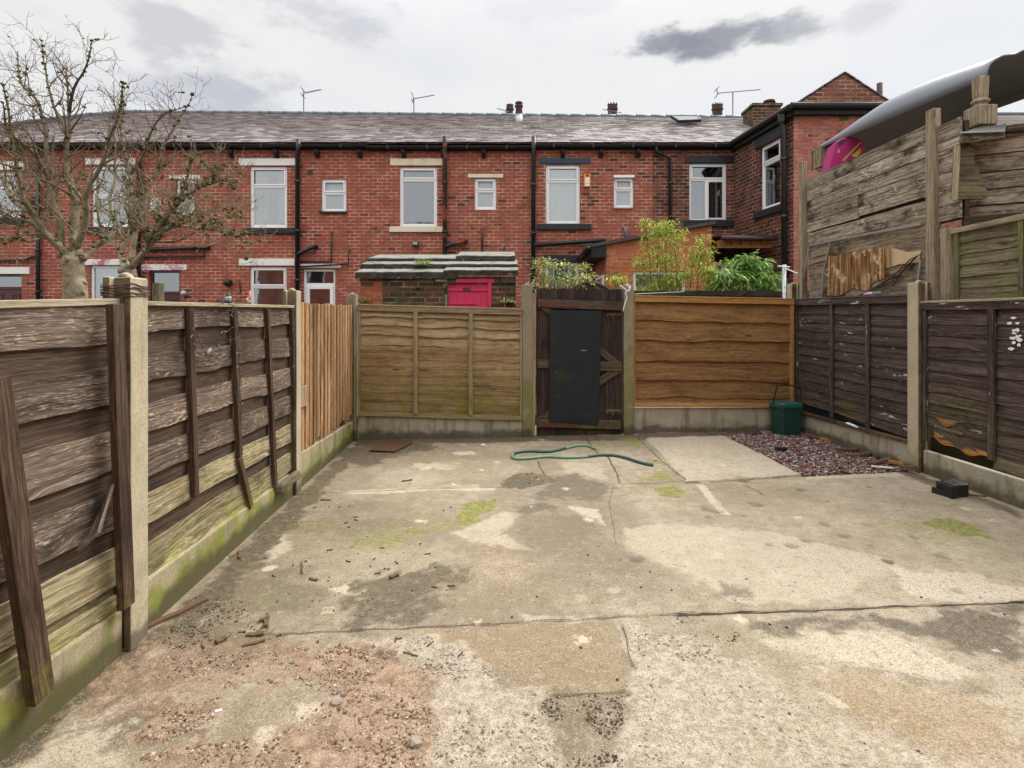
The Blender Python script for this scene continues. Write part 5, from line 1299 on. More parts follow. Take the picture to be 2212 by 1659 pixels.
mb = MB(); mb.box(dx0 - .02, dx1 + .06, OD - .02, OD + .05, oz(611), oz(602)); mb.box(dx1 - .045, dx1 + .015, OD - .016, OD + .05, oz(660), oz(611)); mb.build('door_frame', M['pink'], t, bevel=.006)
mb = MB(); mb.box(dx0 - .055, dx0 + .005, OD - .02, OD + .05, oz(668), oz(613)); mb.box(dx0 - .19, dx0 + .16, OD - .022, OD + .05, oz(608.5), oz(602.5)); mb.build('bare_frame', M['w_grey'], t, bevel=.006)
# ferns and grass growing on the shed
def blade(mb, p, d, L, w, droop=.4):
    p, d = V(p), V(d).normalized(); s = d.cross(V((0, 0, 1)))
    s = s.normalized() if s.length > .05 else V((1, 0, 0))
    s = (s + V((rnd(-.4, .4), rnd(-.4, .4), rnd(-.4, .4)))).normalized()
    a = p + d * L * .5 + V((0, 0, -droop * L * .12)); b = p + d * L + V((0, 0, -droop * L * .5))
    k = mb.add([p, a + s * w / 2, b, a - s * w / 2]); mb.f.append((k, k + 1, k + 2, k + 3)); mb.u.append([(0, 0), (.5, 1), (1, 0), (.5, -1)])
def tuft(name, c, r, n, L, w, mat, label, up=.9, cat='plant', group=None):
    t = thing(name, c, label, cat, group); mb = MB(); c = V(c)
    for _ in range(n):
        a, e = rnd(0, 6.283), rnd(.15, 1.3)
        d = V((math.cos(a) * math.cos(e), math.sin(a) * math.cos(e), math.sin(e) * up))
        blade(mb, c + V((rnd(-r, r), rnd(-r, r) * .6, rnd(0, r * .3))), d, L * rnd(.5, 1.1), w, .8)
    mb.build('leaves', M[mat], t); return t
tuft('grass_tuft', (ox(913, 9.0), 8.95, oz(573, 8.95)), .13, 150, .17, .012, 'leaf_grass', 'bright green grass tuft sprouting from the stone slab roof')
tuft('wall_fern', (ox(788), 8.66, oz(652)), .09, 45, .13, .02, 'leaf_grass', 'small green fern on the patched orange bricks at the shed corner')
tuft('wall_fern', (ox(1095), 8.64, oz(655)), .12, 70, .11, .024, 'leaf_pale', 'leafy weed on the shed wall right of the pink door')
tuft('wall_fern', (ox(897), 8.67, oz(624)), .07, 30, .08, .02, 'leaf_grass', 'tiny weed under the shed roof left of the pink door')
# ------------------------------------------------------------------ lane wall and round-topped gate
LD = 8.3
t = thing('yard_wall', (3.6, LD, .12), 'sooty brick yard wall with a mossy dark coping just behind the new orange panel', 'wall')
xa, xb = (1366 - CX) / F * LD, (1790 - CX) / F * LD; zt = CH + (HY - 628) / F * LD
mb = MB(); mb.box(xa, xb, LD, LD + .22, .1, zt - .075)
o = mb.build('brickwork', M['brick_dark'], t)
mb = MB(); ragged(mb, xa - .03, xb + .03, LD - .06, LD + .29, zt - .08, zt - .08, .075, 40); mb.build('coping', M['felt'], t)
t = thing('arched_gate', ((1272 - CX) / F * LD, LD, .12), 'brown arched gate top showing just above the dark plank gate', 'gate')
gx, gw = (1275 - CX) / F * LD, .37; zt = CH + (HY - 611) / F * LD
mb = MB(); n = 9
for k in range(n):
    a, b = -gw + 2 * gw * k / n, -gw + 2 * gw * (k + 1) / n
    hgt_ = lambda u: zt - .32 * (1 - math.sqrt(max(0, 1 - (u / gw * .97) ** 2)))
    mb.hexa([(gx + a + .003, LD, .15), (gx + b - .003, LD, .15), (gx + b - .003, LD + .025, .15), (gx + a + .003, LD + .025, .15), (gx + a + .003, LD, hgt_(a)), (gx + b - .003, LD, hgt_(b)), (gx + b - .003, LD + .025, hgt_(b)), (gx + a + .003, LD + .025, hgt_(a))])
mb.build('boards', M['w_ledge'], t)
mb = MB(); pts = [(gx + gw * 1.02 * math.cos(a), LD - .01, zt - .32 + .325 * math.sin(a)) for a in [math.pi * i / 16 for i in range(17)]]; mb.tube(pts, .02, 6); mb.build('arch_rim', M['w_ledge'], t)
# ================================================================== YARD FENCES
random.seed(33)
YARD_C = V((.9, 4.0, 0))
class Fr:
    """a vertical frame of reference along a fence line: s along, t up, off towards the yard"""
    def __init__(s, A, B, zbA, zbB, ztA, ztB):
        s.A, s.B = V((*A, 0)), V((*B, 0)); d = s.B - s.A; s.L = d.length; s.d = d / s.L
        n = V((-s.d.y, s.d.x, 0))
        s.n = n if n.dot(YARD_C - s.A) > 0 else -n
        s.z = (zbA, zbB, ztA, ztB)
    def p(s, u, t, off=0.0):                        # u in 0..1
        q = lerp(s.A, s.B, u) + s.n * off
        zb, zt = lerp(s.z[0], s.z[1], u), lerp(s.z[2], s.z[3], u)
        return V((q.x, q.y, lerp(zb, zt, t)))
    def pz(s, u, z, off=0.0):
        q = lerp(s.A, s.B, u) + s.n * off; return V((q.x, q.y, z))
def blk(mb, fr, u0, u1, t0, t1, o0, o1, du=0.0):
    """block between two heights; du shifts the foot along the fence"""
    mb.hexa([fr.p(u0 + du, t0, o1), fr.p(u1 + du, t0, o1), fr.p(u1 + du, t0, o0), fr.p(u0 + du, t0, o0), fr.p(u0, t1, o1), fr.p(u1, t1, o1), fr.p(u1, t1, o0), fr.p(u0, t1, o0)])
def plank(mb, fr, u0, u1, tb, tt, ob, ot, th=.012, n=26, lip=.0):
    """one board; tb, tt give its lower and upper edge along u, ob and ot how far they stand out"""
    o = random.random() * 9
    st = []
    for i in range(n + 1):
        u = lerp(u0, u1, i / n); a, c = tb(u), tt(u)
        w = .004 * mnoise.noise((u * 6, a * 9, o))
        st.append((fr.p(u, c, ot + w), fr.p(u, a, ob + w), fr.p(u, a, ob - th), fr.p(u, c, ot - th), u * fr.L, (c - a) * (fr.z[2] - fr.z[0])))
    b = mb.add([q for s_ in st for q in s_[:4]])
    for i in range(n):
        k = b + i * 4; m = k + 4; ua, ub, h, h2 = st[i][4], st[i + 1][4], st[i][5], st[i + 1][5]
        mb.f.append((k + 1, m + 1, m, k)); mb.u.append(((ua, o), (ub, o), (ub, o + h2), (ua, o + h)))
        mb.f.append((k + 2, m + 2, m + 1, k + 1)); mb.u.append(((ua, o - .012), (ub, o - .012), (ub, o), (ua, o)))
        mb.f.append((k, m, m + 3, k + 3)); mb.u.append(((ua, o + h), (ub, o + h), (ub, o + h + .012), (ua, o + h + .012)))
        mb.f.append((k + 3, m + 3, m + 2, k + 2)); mb.u.append(((ua, o + h), (ub, o + h), (ub, o), (ua, o)))
    for k in (b, b + n * 4):
        mb.f.append((k, k + 1, k + 2, k + 3)); mb.u.append([(0, o), (0, o + .1), (.012, o + .1), (.012, o)])
def wavy(t, amp, f, seed, amp2=.0):
    def g_(u):
        v = t + amp * mnoise.noise((u * f, seed * 3.7, .5)) + amp * .4 * mnoise.noise((u * f * 4, seed, 2.5))
        return v
    return g_
def post(cx, cy, dirv_, wn_, wd_, z1, label, mat, z0=-.12, dome=True, slot=True, tilt=0.0):
    """slotted concrete fence post; dirv_ = fence direction, wn_ across it, wd_ along it"""
    d = V((*dirv_, 0)).normalized(); n = V((-d.y, d.x, 0))
    t = thing('fence_post', (cx, cy, 0), label, 'fence post', 'concrete fence posts')
    a, c, s, e = wd_ / 2, wn_ / 2, .026, .024
    sec = [(-a, -c), (a, -c), (a, -s), (a - e, -s), (a - e, s), (a, s), (a, c), (-a, c), (-a, s), (-a + e, s), (-a + e, -s), (-a, -s)] if slot else [(-a, -c), (a, -c), (a, c), (-a, c)]
    o = V((cx, cy, z0))
    mb = MB(); nz = 10
    rings = []
    for i in range(nz + 1):
        z = lerp(z0, z1, i / nz); sh = n * tilt * (z - z0)
        rings.append([V((cx, cy, z)) + sh + d * x + n * y + V((mnoise.noise((cx, z * 3, 1)), mnoise.noise((cy, z * 3, 2)), 0)) * .0015 for x, y in sec])
    m = len(sec); b = mb.add([p for r_ in rings for p in r_])
    for i in range(nz):
        for k in range(m):
            k2 = (k + 1) % m
            mb.f.append((b + i * m + k, b + i * m + k2, b + (i + 1) * m + k2, b + (i + 1) * m + k)); mb.u.append([(0, 0)] * 4)
    mb.f.append(tuple(b + nz * m + k for k in range(m))); mb.u.append([(0, 0)] * m)
    mb.build('shaft', M[mat], t, bevel=.007, seg=2)
    if dome:
        mb = MB(); r = min(wn_, wd_) * .26; mb.lathe(V((cx, cy, z1 - .002)) + n * tilt * (z1 - z0), [(r, 0), (r * .95, r * .25), (r * .7, r * .55), (r * .35, r * .75), (.004, r * .8)], 12)
        mb.build('cap', M[mat], t, smooth=True)
    return t
def gboard(A, B, zA, zB, label, mat, th=.05, z0=-.10):
    fr = Fr(A, B, z0, z0, zA, zB)
    mb = MB(); n = 14
    for i in range(n):
        pass
    blk(mb, fr, 0, 1, 0, 1, -th / 2, th / 2)
    o = mb.build('concrete_plinth', M[mat], None, bevel=.008)
    return tag(o, label, 'plinth', 'concrete gravel boards under the fence panels')
dl = (-.05, 1)
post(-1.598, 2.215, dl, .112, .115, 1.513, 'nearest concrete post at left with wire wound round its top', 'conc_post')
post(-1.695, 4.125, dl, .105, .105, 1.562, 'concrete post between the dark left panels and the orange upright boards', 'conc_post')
post(-1.772, 5.93, dl, .105, .11, 1.62, 'dark mossy concrete post in the back left corner', 'conc_postmossy')
post(.172, 6.155, (1, .08), .11, .118, 1.737, 'rough pebbly concrete post on the hinge side of the dark gate', 'conc_postmossy')
post(1.353, 6.265, (1, .08), .11, .118, 1.738, 'green stained concrete post on the bolt side of the dark gate', 'conc_postmossy')
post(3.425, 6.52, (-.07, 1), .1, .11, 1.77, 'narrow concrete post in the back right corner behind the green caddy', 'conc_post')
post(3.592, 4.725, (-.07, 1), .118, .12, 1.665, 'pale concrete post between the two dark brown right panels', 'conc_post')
# gravel boards
gboard((-1.592, 2.155), (-1.535, .3), .172, .30, 'concrete gravel board under the nearest left panel, bottom left', 'conc_board')
gboard((-1.60, 2.275), (-1.69, 4.07), .216, .166, 'green streaked concrete gravel board under the second dark left panel', 'conc_board')
gboard((-1.70, 4.18), (-1.768, 5.875), .281, .217, 'mossy concrete gravel board under the orange upright boards', 'conc_board')
gboard((-1.712, 5.965), (.112, 6.125), .272, .19, 'grey stained gravel board under the tan lap panel', 'conc_boardback')
gboard((1.415, 6.285), (3.372, 6.455), .305, .28, 'grey gravel board under the new orange panel', 'conc_boardback')
gboard((3.445, 6.455), (3.582, 4.79), .22, .235, 'gravel board with a brown batten on top beside the pebble bed', 'conc_boardback')
gboard((3.602, 4.66), (3.665, 2.75), .205, .20, 'pale gravel board under the broken dark panel at far right', 'conc_boardback')
# --- nearest left panel
def lines(n, a=0.0, b=1.0): return [lerp(a, b, i / n) for i in range(n + 1)]
fr = Fr((-1.598, 2.155), (-1.545, .32), .165, .33, 1.405, 1.315)
t = thing('wooden_fence', (fr.A + fr.B) / 2, 'nearest dark weathered panel at left edge with a torn slat and leaning battens', 'fence', 'wooden fence panels')
mf, mr_, mp_ = MB(), MB(), MB()
tops = [1.0, .795, .59, .395, .215, .055]
for k, tp in enumerate(tops):
    lo = tp - .122
    plank(mf if k < 4 else mp_, fr, 0.002, .998, wavy(lo, .013, 2.6, k + 1), wavy(tp, .009, 2.1, k + 11), .016, .013, .014, 40)
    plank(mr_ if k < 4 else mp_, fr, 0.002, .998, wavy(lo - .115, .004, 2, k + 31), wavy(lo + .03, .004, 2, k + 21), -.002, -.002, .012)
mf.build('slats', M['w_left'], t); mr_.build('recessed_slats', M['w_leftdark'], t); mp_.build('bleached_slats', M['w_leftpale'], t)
mb = MB()
a = V((-1.525, 2.055, 1.400)); c = V((-1.525, 2.115, .205)); mb.bar(c, a, .062, .03, (1, 0, 0)); 
mb.build('batten', M['w_left_bat'], t, bevel=.003)
mb = MB(); mb.bar(V((-1.515, 1.72, .125)), V((-1.515, 1.565, 1.17)), .075, .034, (1, 0, 0)); mb.build('loose_batten', M['w_left_bat'], t, bevel=.003)
mb = MB(); blk(mb, fr, .0, 1, .995, 1.016, -.02, .022); mb.build('top_rail', M['w_capwood'], t, bevel=.003)
# torn slat hanging out
mb = MB(); b0 = onX(205, 1005, -1.535); b1 = onX(150, 1078, -1.53)
mb.hexa([V((-1.56, 1.93, .50)), V((-1.50, 1.95, .56)), V((-1.512, 1.95, .57)), V((-1.572, 1.93, .51)), V((-1.56, 2.06, .60)), V((-1.535, 2.09, .745)), V((-1.547, 2.09, .75)), V((-1.572, 2.06, .61))])
mb.build('torn_slat', M['w_left'], t)
# --- second left panel
fr = Fr((-1.602, 2.275), (-1.692, 4.068), .215, .17, 1.409, 1.437)
t = thing('wooden_fence', (fr.A + fr.B) / 2, 'dark weathered panel strung with light wire between the two left concrete posts', 'fence', 'wooden fence panels')
mf, mr_, mp_ = MB(), MB(), MB(); tops = [1.0, .815, .635, .465, .30, .125]
for k, tp in enumerate(tops):
    lo = tp - .104
    sag = -.05 if k == 5 else 0
    plank(mf if k < 4 else mp_, fr, .004, .996, (lambda f_, s_: lambda u: f_(u) + s_ * (1 - u) ** 2)(wavy(lo, .016, 3.0, k + 51), sag * .4), wavy(tp, .012, 2.3, k + 61), .017, .013, .014, 40)
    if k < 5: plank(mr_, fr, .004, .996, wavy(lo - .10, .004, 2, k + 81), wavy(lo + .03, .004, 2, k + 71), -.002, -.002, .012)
plank(mp_, fr, .004, .7, lambda u: -.03 + .02 * u, wavy(.05, .012, 4, 99), .022, .012, .012)
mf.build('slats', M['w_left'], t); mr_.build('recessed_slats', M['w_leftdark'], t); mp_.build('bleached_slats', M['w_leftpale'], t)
def bat(px0, py0, px1, py1, w=.042, off=.028, th=.026, mat='w_left_bat', name='batten'):
    """a batten between two picture points on this panel's face"""
    def hit(px, py):
        r = V(((px - CX) / F, 1, (HY - py) / F)); A = fr.A + fr.n * off; B = fr.B + fr.n * off
        den = r.x * (B.y - A.y) - r.y * (B.x - A.x); tt_ = (A.x * (B.y - A.y) - A.y * (B.x - A.x)) / den
        return V((r.x * tt_, r.y * tt_, CH + r.z * tt_))
    mb = MB(); mb.bar(hit(px1, py1), hit(px0, py0), w, th, fr.n); return mb.build(name, M[mat], t, bevel=.003)
bat(409, 668, 421, 1072); bat(505, 672, 517, 985); bat(515, 988, 541, 1095, name='broken_batten'); bat(577, 668, 594, 1056); bat(630, 668, 638, 960); bat(638, 958, 641, 1022)
mb = MB(); blk(mb, fr, 0, 1, .992, 1.008, -.03, .038); mb.build('top_rail', M['w_capwood'], t, bevel=.003)
mb = MB(); p = V((-1.60, 3.72, .13)); mb.hexa([p, p + V((.03, .28, .03)), p + V((-.02, .28, .03)), p + V((-.05, 0, 0)), p + V((0, .02, .06)), p + V((.02, .27, .085)), p + V((-.02, .27, .085)), p + V((-.05, 0, .06))]); mb.build('rotten_slat', M['w_mossy'], t, bevel=.006)
FRP2 = fr
# --- upright orange boards
fr = Fr((-1.70, 4.18), (-1.768, 5.875), .285, .222, 1.468, 1.492)
t = thing('wooden_fence', (fr.A + fr.B) / 2, 'orange brown panel of narrow upright boards at left', 'fence', 'wooden fence panels')
mb = MB(); n = 17
for k in range(n):
    u0, u1 = k / n, (k + .985) / n; z0_, z1_ = fr.z[0] + rnd(-.03, .02), lerp(fr.z[2], fr.z[3], k / n) + rnd(-.006, .012)
    o = rnd(0, .004)
    pl = lambda u, z, off: fr.pz(min(u, 1), z, off)
    mb.hexa([pl(u0, z0_, .020 + o), pl(u1, z0_, .010 + o), pl(u1, z0_, 0), pl(u0, z0_, 0), pl(u0, z1_, .020 + o), pl(u1, z1_, .010 + o), pl(u1, z1_, 0), pl(u0, z1_, 0)])
mb.build('boards', M['w_cedar'], t, bevel=.002, seg=1)
mb = MB(); blk(mb, fr, 0, 1, .02, .98, -.008, -.001); mb.build('backing', M['w_darkbeam'], t)
mb = MB()
for tt_ in (.12, .5, .88): blk(mb, fr, 0, 1, tt_ - .03, tt_ + .03, -.05, -.002)
mb.build('rails', M['w_cedar'], t)
mb = MB(); blk(mb, fr, .03, .12, .30, .44, .02, .034); mb.build('patch_block', M['w_jamb'], t, bevel=.004)
# --- tan lap panel at the back
fr = Fr((-1.706, 5.955), (.112, 6.118), .275, .19, 1.494, 1.447)
t = thing('wooden_fence', (fr.A + fr.B) / 2, 'tan lap panel with green lower slats in the middle of the back fence', 'fence', 'wooden fence panels')
mb = MB(); E = [.035, .115, .20, .285, .365, .44, .515, .575, .645, .735, .825, .905, .965]
for k in range(12):
    if k < 8: plank(mb, fr, .014, .986, wavy(E[k] - .012, .004, 5, k + 101), wavy(E[k + 1], .020, 4.6, k + 121), .000, .040, .014, 60)
    else: plank(mb, fr, .014, .986, wavy(E[k], .018, 4.6, k + 141), wavy(E[k + 1] + .012, .004, 4, k + 161), .030, .002, .012, 60)
mb.build('slats', M['w_tan'], t)
for u in (.345, .68):
    mb = MB(); blk(mb, fr, u - .013, u + .013, .035, .955, .040, .06); mb.build('batten', M['w_tanframe'], t, bevel=.003)
mb = MB(); blk(mb, fr, 0, 1, .955, 1.0, .0, .045); blk(mb, fr, 0, 1, 1.002, 1.014, -.03, .052); mb.build('top_rail', M['w_tanframe'], t, bevel=.003)
mb = MB(); blk(mb, fr, 0, 1, .0, .036, .0, .045); mb.build('bottom_rail', M['w_tanframe'], t, bevel=.003)
mb = MB(); blk(mb, fr, 0, .013, .037, .954, 0, .03); mb.build('side_rail', M['w_tanframe'], t, bevel=.003); mb = MB(); blk(mb, fr, .987, 1, .037, .954, 0, .03); mb.build('side_rail', M['w_tanframe'], t, bevel=.003)
# --- new orange panel
fr = Fr((1.418, 6.272), (3.372, 6.445), .322, .285, 1.605, 1.575)
t = thing('wooden_fence', (fr.A + fr.B) / 2, 'new orange brown lap panel right of the gate', 'fence', 'wooden fence panels')
mb = MB(); E = [.03, .085, .245, .415, .60, .785, .955]
for k in range(6): plank(mb, fr, .012, .978, wavy(E[k], .020, 3.6, k + 201), wavy(E[k + 1] + .02, .004, 3, k + 221), .034, .002, .013, 60)
mb.build('slats', M['w_new'], t)
mb = MB(); blk(mb, fr, 0, 1, .955, 1.0, .0, .05); blk(mb, fr, 0, 1, 1.002, 1.012, -.02, .055); mb.build('top_rail', M['w_newframe'], t, bevel=.003)
mb = MB(); blk(mb, fr, 0, 1, .0, .036, 0, .048); mb.build('bottom_rail', M['w_newframe'], t, bevel=.003)
mb = MB(); blk(mb, fr, 0, .009, .037, .954, 0, .04); mb.build('side_rail', M['w_newframe'], t, bevel=.003); mb = MB(); blk(mb, fr, .978, 1, .037, .954, 0, .04); mb.build('side_rail', M['w_newframe'], t, bevel=.003)
# --- right dark panels
fr = Fr((3.452, 6.455), (3.588, 4.79), .33, .255, 1.57, 1.548)
FRC = fr
t = thing('wooden_fence', (fr.A + fr.B) / 2, 'dark brown lap panel with flaking paint beside the pebble bed', 'fence', 'wooden fence panels')
mb = MB(); n = 12
E = [.02 + .94 * ((i / n) ** .96) for i in range(n + 1)]
for k in range(n): plank(mb, fr, .012, .988, wavy(E[k] - (.02 if k else .0), .010, 4, k + 301), wavy(E[k + 1] + .01, .008, 4, k + 321), .021, .004, .011, 34)
mb.build('slats', M['w_right'], t)
for u, e in ((.385, -.02), (.70, -.045)):
    mb = MB(); blk(mb, fr, u - .013, u + .013, e, .955, .023, .047); mb.build('batten', M['w_right'], t, bevel=.003)
mb = MB(); blk(mb, fr, 0, 1, .952, 1.0, .0, .05); blk(mb, fr, 0, 1, 1.002, 1.016, -.03, .055); mb.build('top_rail', M['w_right'], t, bevel=.003)
mb = MB(); blk(mb, fr, 0, .013, .0, .95, 0, .035); mb.build('side_rail', M['w_right'], t, bevel=.003); mb = MB(); blk(mb, fr, .987, 1, .0, .95, 0, .035); mb.build('side_rail', M['w_right'], t, bevel=.003)
fb = Fr((3.448, 6.44), (3.585, 4.795), .22, .235, .255, .262)
mb = MB(); blk(mb, fb, .05, 1, -.1, 1.1, .026, .05); mb.build('loose_batten', M['w_ledge'], t, bevel=.004)
# black membrane with upside-down lettering behind the gap
fm = Fr((3.47, 6.45), (3.605, 4.795), .2, .2, .55, .55)
mb = MB(); blk(mb, fm, .02, .98, 0, 1, -.012, -.006); tarp = mb.build('damp_membrane', M['tarp'], t)
def text_mesh(body, name, size, mat, parent, origin, right, up, ext=.001):
    cu = bpy.data.curves.new(name, 'FONT'); cu.body = body; cu.size = size; cu.extrude = ext; cu.align_x = 'CENTER'
    tmp = bpy.data.objects.new('tmp', cu); COL.objects.link(tmp)
    dg = bpy.context.evaluated_depsgraph_get(); me_ = bpy.data.meshes.new_from_object(tmp.evaluated_get(dg))
    bpy.data.objects.remove(tmp)
    r, u = V(right).normalized(), V(up).normalized(); nn = r.cross(u)
    org = V((0, 0, 0)); q_ = parent
    while q_ is not None: org += V(q_.location); q_ = q_.parent
    for v_ in me_.vertices: v_.co = V(origin) - org + r * v_.co.x + u * v_.co.y + nn * v_.co.z
    me_.materials.clear(); me_.materials.append(M[mat])
    o = bpy.data.objects.new(name, me_); COL.objects.link(o); o.parent = parent; return o
text_mesh('BOARD', 'lettering', .075, 'letter', tarp, fm.pz(.545, .335, -.004), -fm.d, (0, 0, -1))
# --- far right panel, broken at the foot
fr = Fr((3.607, 4.655), (3.675, 2.75), .255, .235, 1.478, 1.47)
FRD = fr
t = thing('wooden_fence', (fr.A + fr.B) / 2, 'dark brown lap panel with a rotten hole and broken foot at far right', 'fence', 'wooden fence panels')
mb = MB(); n = 12
E = [.0 + .955 * (i / n) for i in range(n + 1)]
for k in range(1, n):
    tb, tt_ = wavy(E[k] - .02, .012, 4, k + 401), wavy(E[k + 1] + .01, .008, 4, k + 421)
    if k == 2:                                          # a split leaves a dark gap
        plank(mb, fr, .012, .06, tb, tt_, .021, .004, .011, 6)
        plank(mb, fr, .06, .20, lambda u: tb(u) , lambda u: E[3] - .05 + .03 * math.sin(u * 40), .024, .010, .011, 12)
        plank(mb, fr, .20, .99, tb, tt_, .021, .004, .011, 30)
    elif k == 1:
        plank(mb, fr, .05, .33, lambda u: E[1] - .03 + .06 * max(0, .16 - u) / .16 + .012 * math.sin(u * 60), tt_, .026, .008, .012, 26)
        plank(mb, fr, .345, .99, tb, tt_, .021, .004, .011, 30)
    else: plank(mb, fr, .012, .99, tb, tt_, .021, .004, .011, 36)
mb.build('slats', M['w_right2'], t)
mb = MB(); plank(mb, fr, .34, .995, wavy(-.02, .006, 3, 455), wavy(E[1] + .0, .01, 3, 456), .03, .012, .012, 20); mb.build('green_bottom_slat', M['w_mossy'], t)
mb = MB(); plank(mb, fr, .06, .33, lambda u: E[1] - .05 + .06 * max(0, .16 - u) / .16 + .014 * math.sin(u * 47), lambda u: E[1] - .012 + .055 * max(0, .16 - u) / .16 + .006 * math.sin(u * 31), .026, .022, .012, 26)
plank(mb, fr, .06, .19, lambda u: E[2] + .052, lambda u: E[3] - .045 + .03 * math.sin(u * 40), .026, .024, .01, 10); mb.build('rotten_edge', M['w_rot'], t)
mb = MB(); blk(mb, fr, .325, .352, .03, .955, .024, .05); mb.build('batten', M['w_right2'], t, bevel=.003)
mb = MB(); blk(mb, fr, .0, .018, .03, .955, .0, .04); blk(mb, fr, .7, .727, .03, .955, .024, .05); mb.build('side_rail', M['w_right2'], t, bevel=.003)
mb = MB(); blk(mb, fr, 0, 1, .952, 1.0, 0, .05); mb.build('top_rail', M['w_right'], t, bevel=.003)
mb = MB(); blk(mb, fr, 0, 1, 1.002, 1.018, -.03, .056); mb.build('top_cap', M['w_capwood'], t, bevel=.003)
rg = random.Random(4)
for _ in range(16):                                     # slivers of old white paint left along the grain
    cu, ct, ru, rt = .43 + rg.gauss(0, .012), .81 + rg.gauss(0, .045), rg.uniform(.006, .016), rg.uniform(.006, .013)
    ragp = [fr.p(cu + ru * math.cos(6.283 * k / 12) * rg.uniform(.6, 1.1), ct + rt * math.sin(6.283 * k / 12) * rg.uniform(.6, 1.1), .025 + _ * .0002) for k in range(12)]
    mb = MB(); mb.prism(ragp, fr.n * .0012); mb.build('white_flake', M['whitepaint'], t)
# --- gate
GD = 6.155
gd = V((1, .075, 0)).normalized(); gn = V((.075, -1, 0)).normalized()
def gp(cx, cy, off=0.0):
    px, py = 1106 + cx * .2333, 597.2 + cy * .2333
    r = V(((px - CX) / F, 1, (HY - py) / F)); A = V((.75, 6.20, 0)) + gn * off; B = A + gd
    den = r.x * (B.y - A.y) - r.y * (B.x - A.x); k = (A.x * (B.y - A.y) - A.y * (B.x - A.x)) / den
    return V((r.x * k, r.y * k, CH + r.z * k))
def gq(mb, c, o0, o1):
    """a slab whose front outline is given clockwise from bottom left in gate picture points"""
    f = [gp(x, y, o1) for x, y in c]; ex_ = gn * (o0 - o1)
    mb.hexa([f[0], f[1], f[1] + ex_, f[0] + ex_, f[3], f[2], f[2] + ex_, f[3] + ex_])
t = thing('plank_gate', gp(620, 1480), 'dark ledged plank gate with a black board nailed across it', 'gate')
mb = MB(); eds = [226, 345, 420, 505, 600, 695, 805, 895, 1018]; tp = [112, 114, 110, 112, 116, 120, 128, 118]
for k, (a, b) in enumerate(zip(eds, eds[1:])):
    N_ = 6; y1 = 1488 + rnd(-4, 6)
    for i in range(1):
        gq(mb, [(a + 1, y1), (b - 1, y1), (b - 1, tp[k] + 7), (a + 1, tp[k] + 7)], -.012, .010)
        gq(mb, [(a + 6, tp[k] + 7), (b - 6, tp[k] + 7), (b - 14, tp[k] - 4 + rnd(-2, 4)), (a + 14, tp[k] - 3 + rnd(-3, 5))], -.012, .0095)
mb.build('boards', M['w_gate'], t)
mb = MB(); gq(mb, [(246, 288), (1019, 315), (1019, 234), (246, 209)], .0105, .045); mb.build('ledge', M['w_ledge'], t, bevel=.004)
mb = MB(); gq(mb, [(238, 846), (1017, 882), (1017, 796), (238, 767)], .0105, .042); mb.build('ledge', M['w_ledge'], t, bevel=.004)
mb = MB(); gq(mb, [(228, 1398), (1010, 1418), (1010, 1336), (228, 1318)], .0105, .045); mb.build('ledge', M['w_ledge'], t, bevel=.004)
mb = MB(); gq(mb, [(262, 292), (905, 796), (1012, 797), (345, 292)], .0105, .038); mb.build('brace', M['w_ledge'], t, bevel=.004)
mb = MB(); gq(mb, [(240, 1312), (345, 1316), (1012, 888), (892, 882)], .0105, .038); mb.build('brace', M['w_ledge'], t, bevel=.004)
mb = MB(); f = [gp(x, y, .062) for x, y in ((345, 1346), (803, 1373), (828, 318), (350, 312))]; mb.prism(f, gn * -.014); bd = mb.build('black_board', M['board'], t, bevel=.003)
mb = MB(); gq(mb, [(635, 688), (695, 688), (690, 682), (640, 681)], .0622, .0635); gq(mb, [(404, 889), (411, 889), (411, 882), (404, 882)], .0622, .0635); mb.build('scratch', M['w_newframe'], bd)
for nm, y, sl in (('hinge_strap', 252, 14), ('hinge_strap', 1368, 12)):
    mb = MB(); gq(mb, [(247, y + 26), (620, y + 30 + sl * .4), (632, y - 8 + sl * .5), (247, y - 32)], .0455, .052); gq(mb, [(240, y + 34), (258, y + 34), (258, y - 40), (240, y - 40)], .03, .062)
    for xb in (312, 336, 405, 470, 600): mb.lathe(gp(xb, y - 4, .052), [(.010, 0), (.009, .004), (.004, .006)], 8, gn)
    mb.build(nm, M['rust'], t, bevel=.002, seg=1)
for y, mt_ in ((358, 'rust'), (1252, 'bolt')):
    mb = MB(); gq(mb, [(872, y + 20), (1018, y + 20), (1018, y - 19), (872, y - 19)], .011, .016)
    gq(mb, [(872, y + 20), (940, y + 20), (940, y - 19), (872, y - 19)], .016, .019)
    bo = mb.build('bolt', M[mt_], t, bevel=.002, seg=1)
    mb = MB(); mb.tube([gp(885, y, .026), gp(1046, y, .026)], .008, 8)
    for k in (905, 960, 1005): mb.tube([gp(k - 7, y, .026), gp(k + 7, y, .026)], .013, 8)
    mb.tube([gp(930, y + 2, .032), gp(925, y + 20, .045), gp(935, y + 38, .04), gp(945, y + 22, .035)], .005, 6); mb.build('bolt_rod', M['rust'], bo, smooth=True)
mb = MB(); gq(mb, [(178, 1480), (214, 1480), (224, 152), (190, 152)], -.02, .035); o = mb.build('gate_jamb', M['w_jamb'], None, bevel=.004); tag(o, 'pale upright timber jamb fixed to the post left of the dark gate', 'gate jamb')
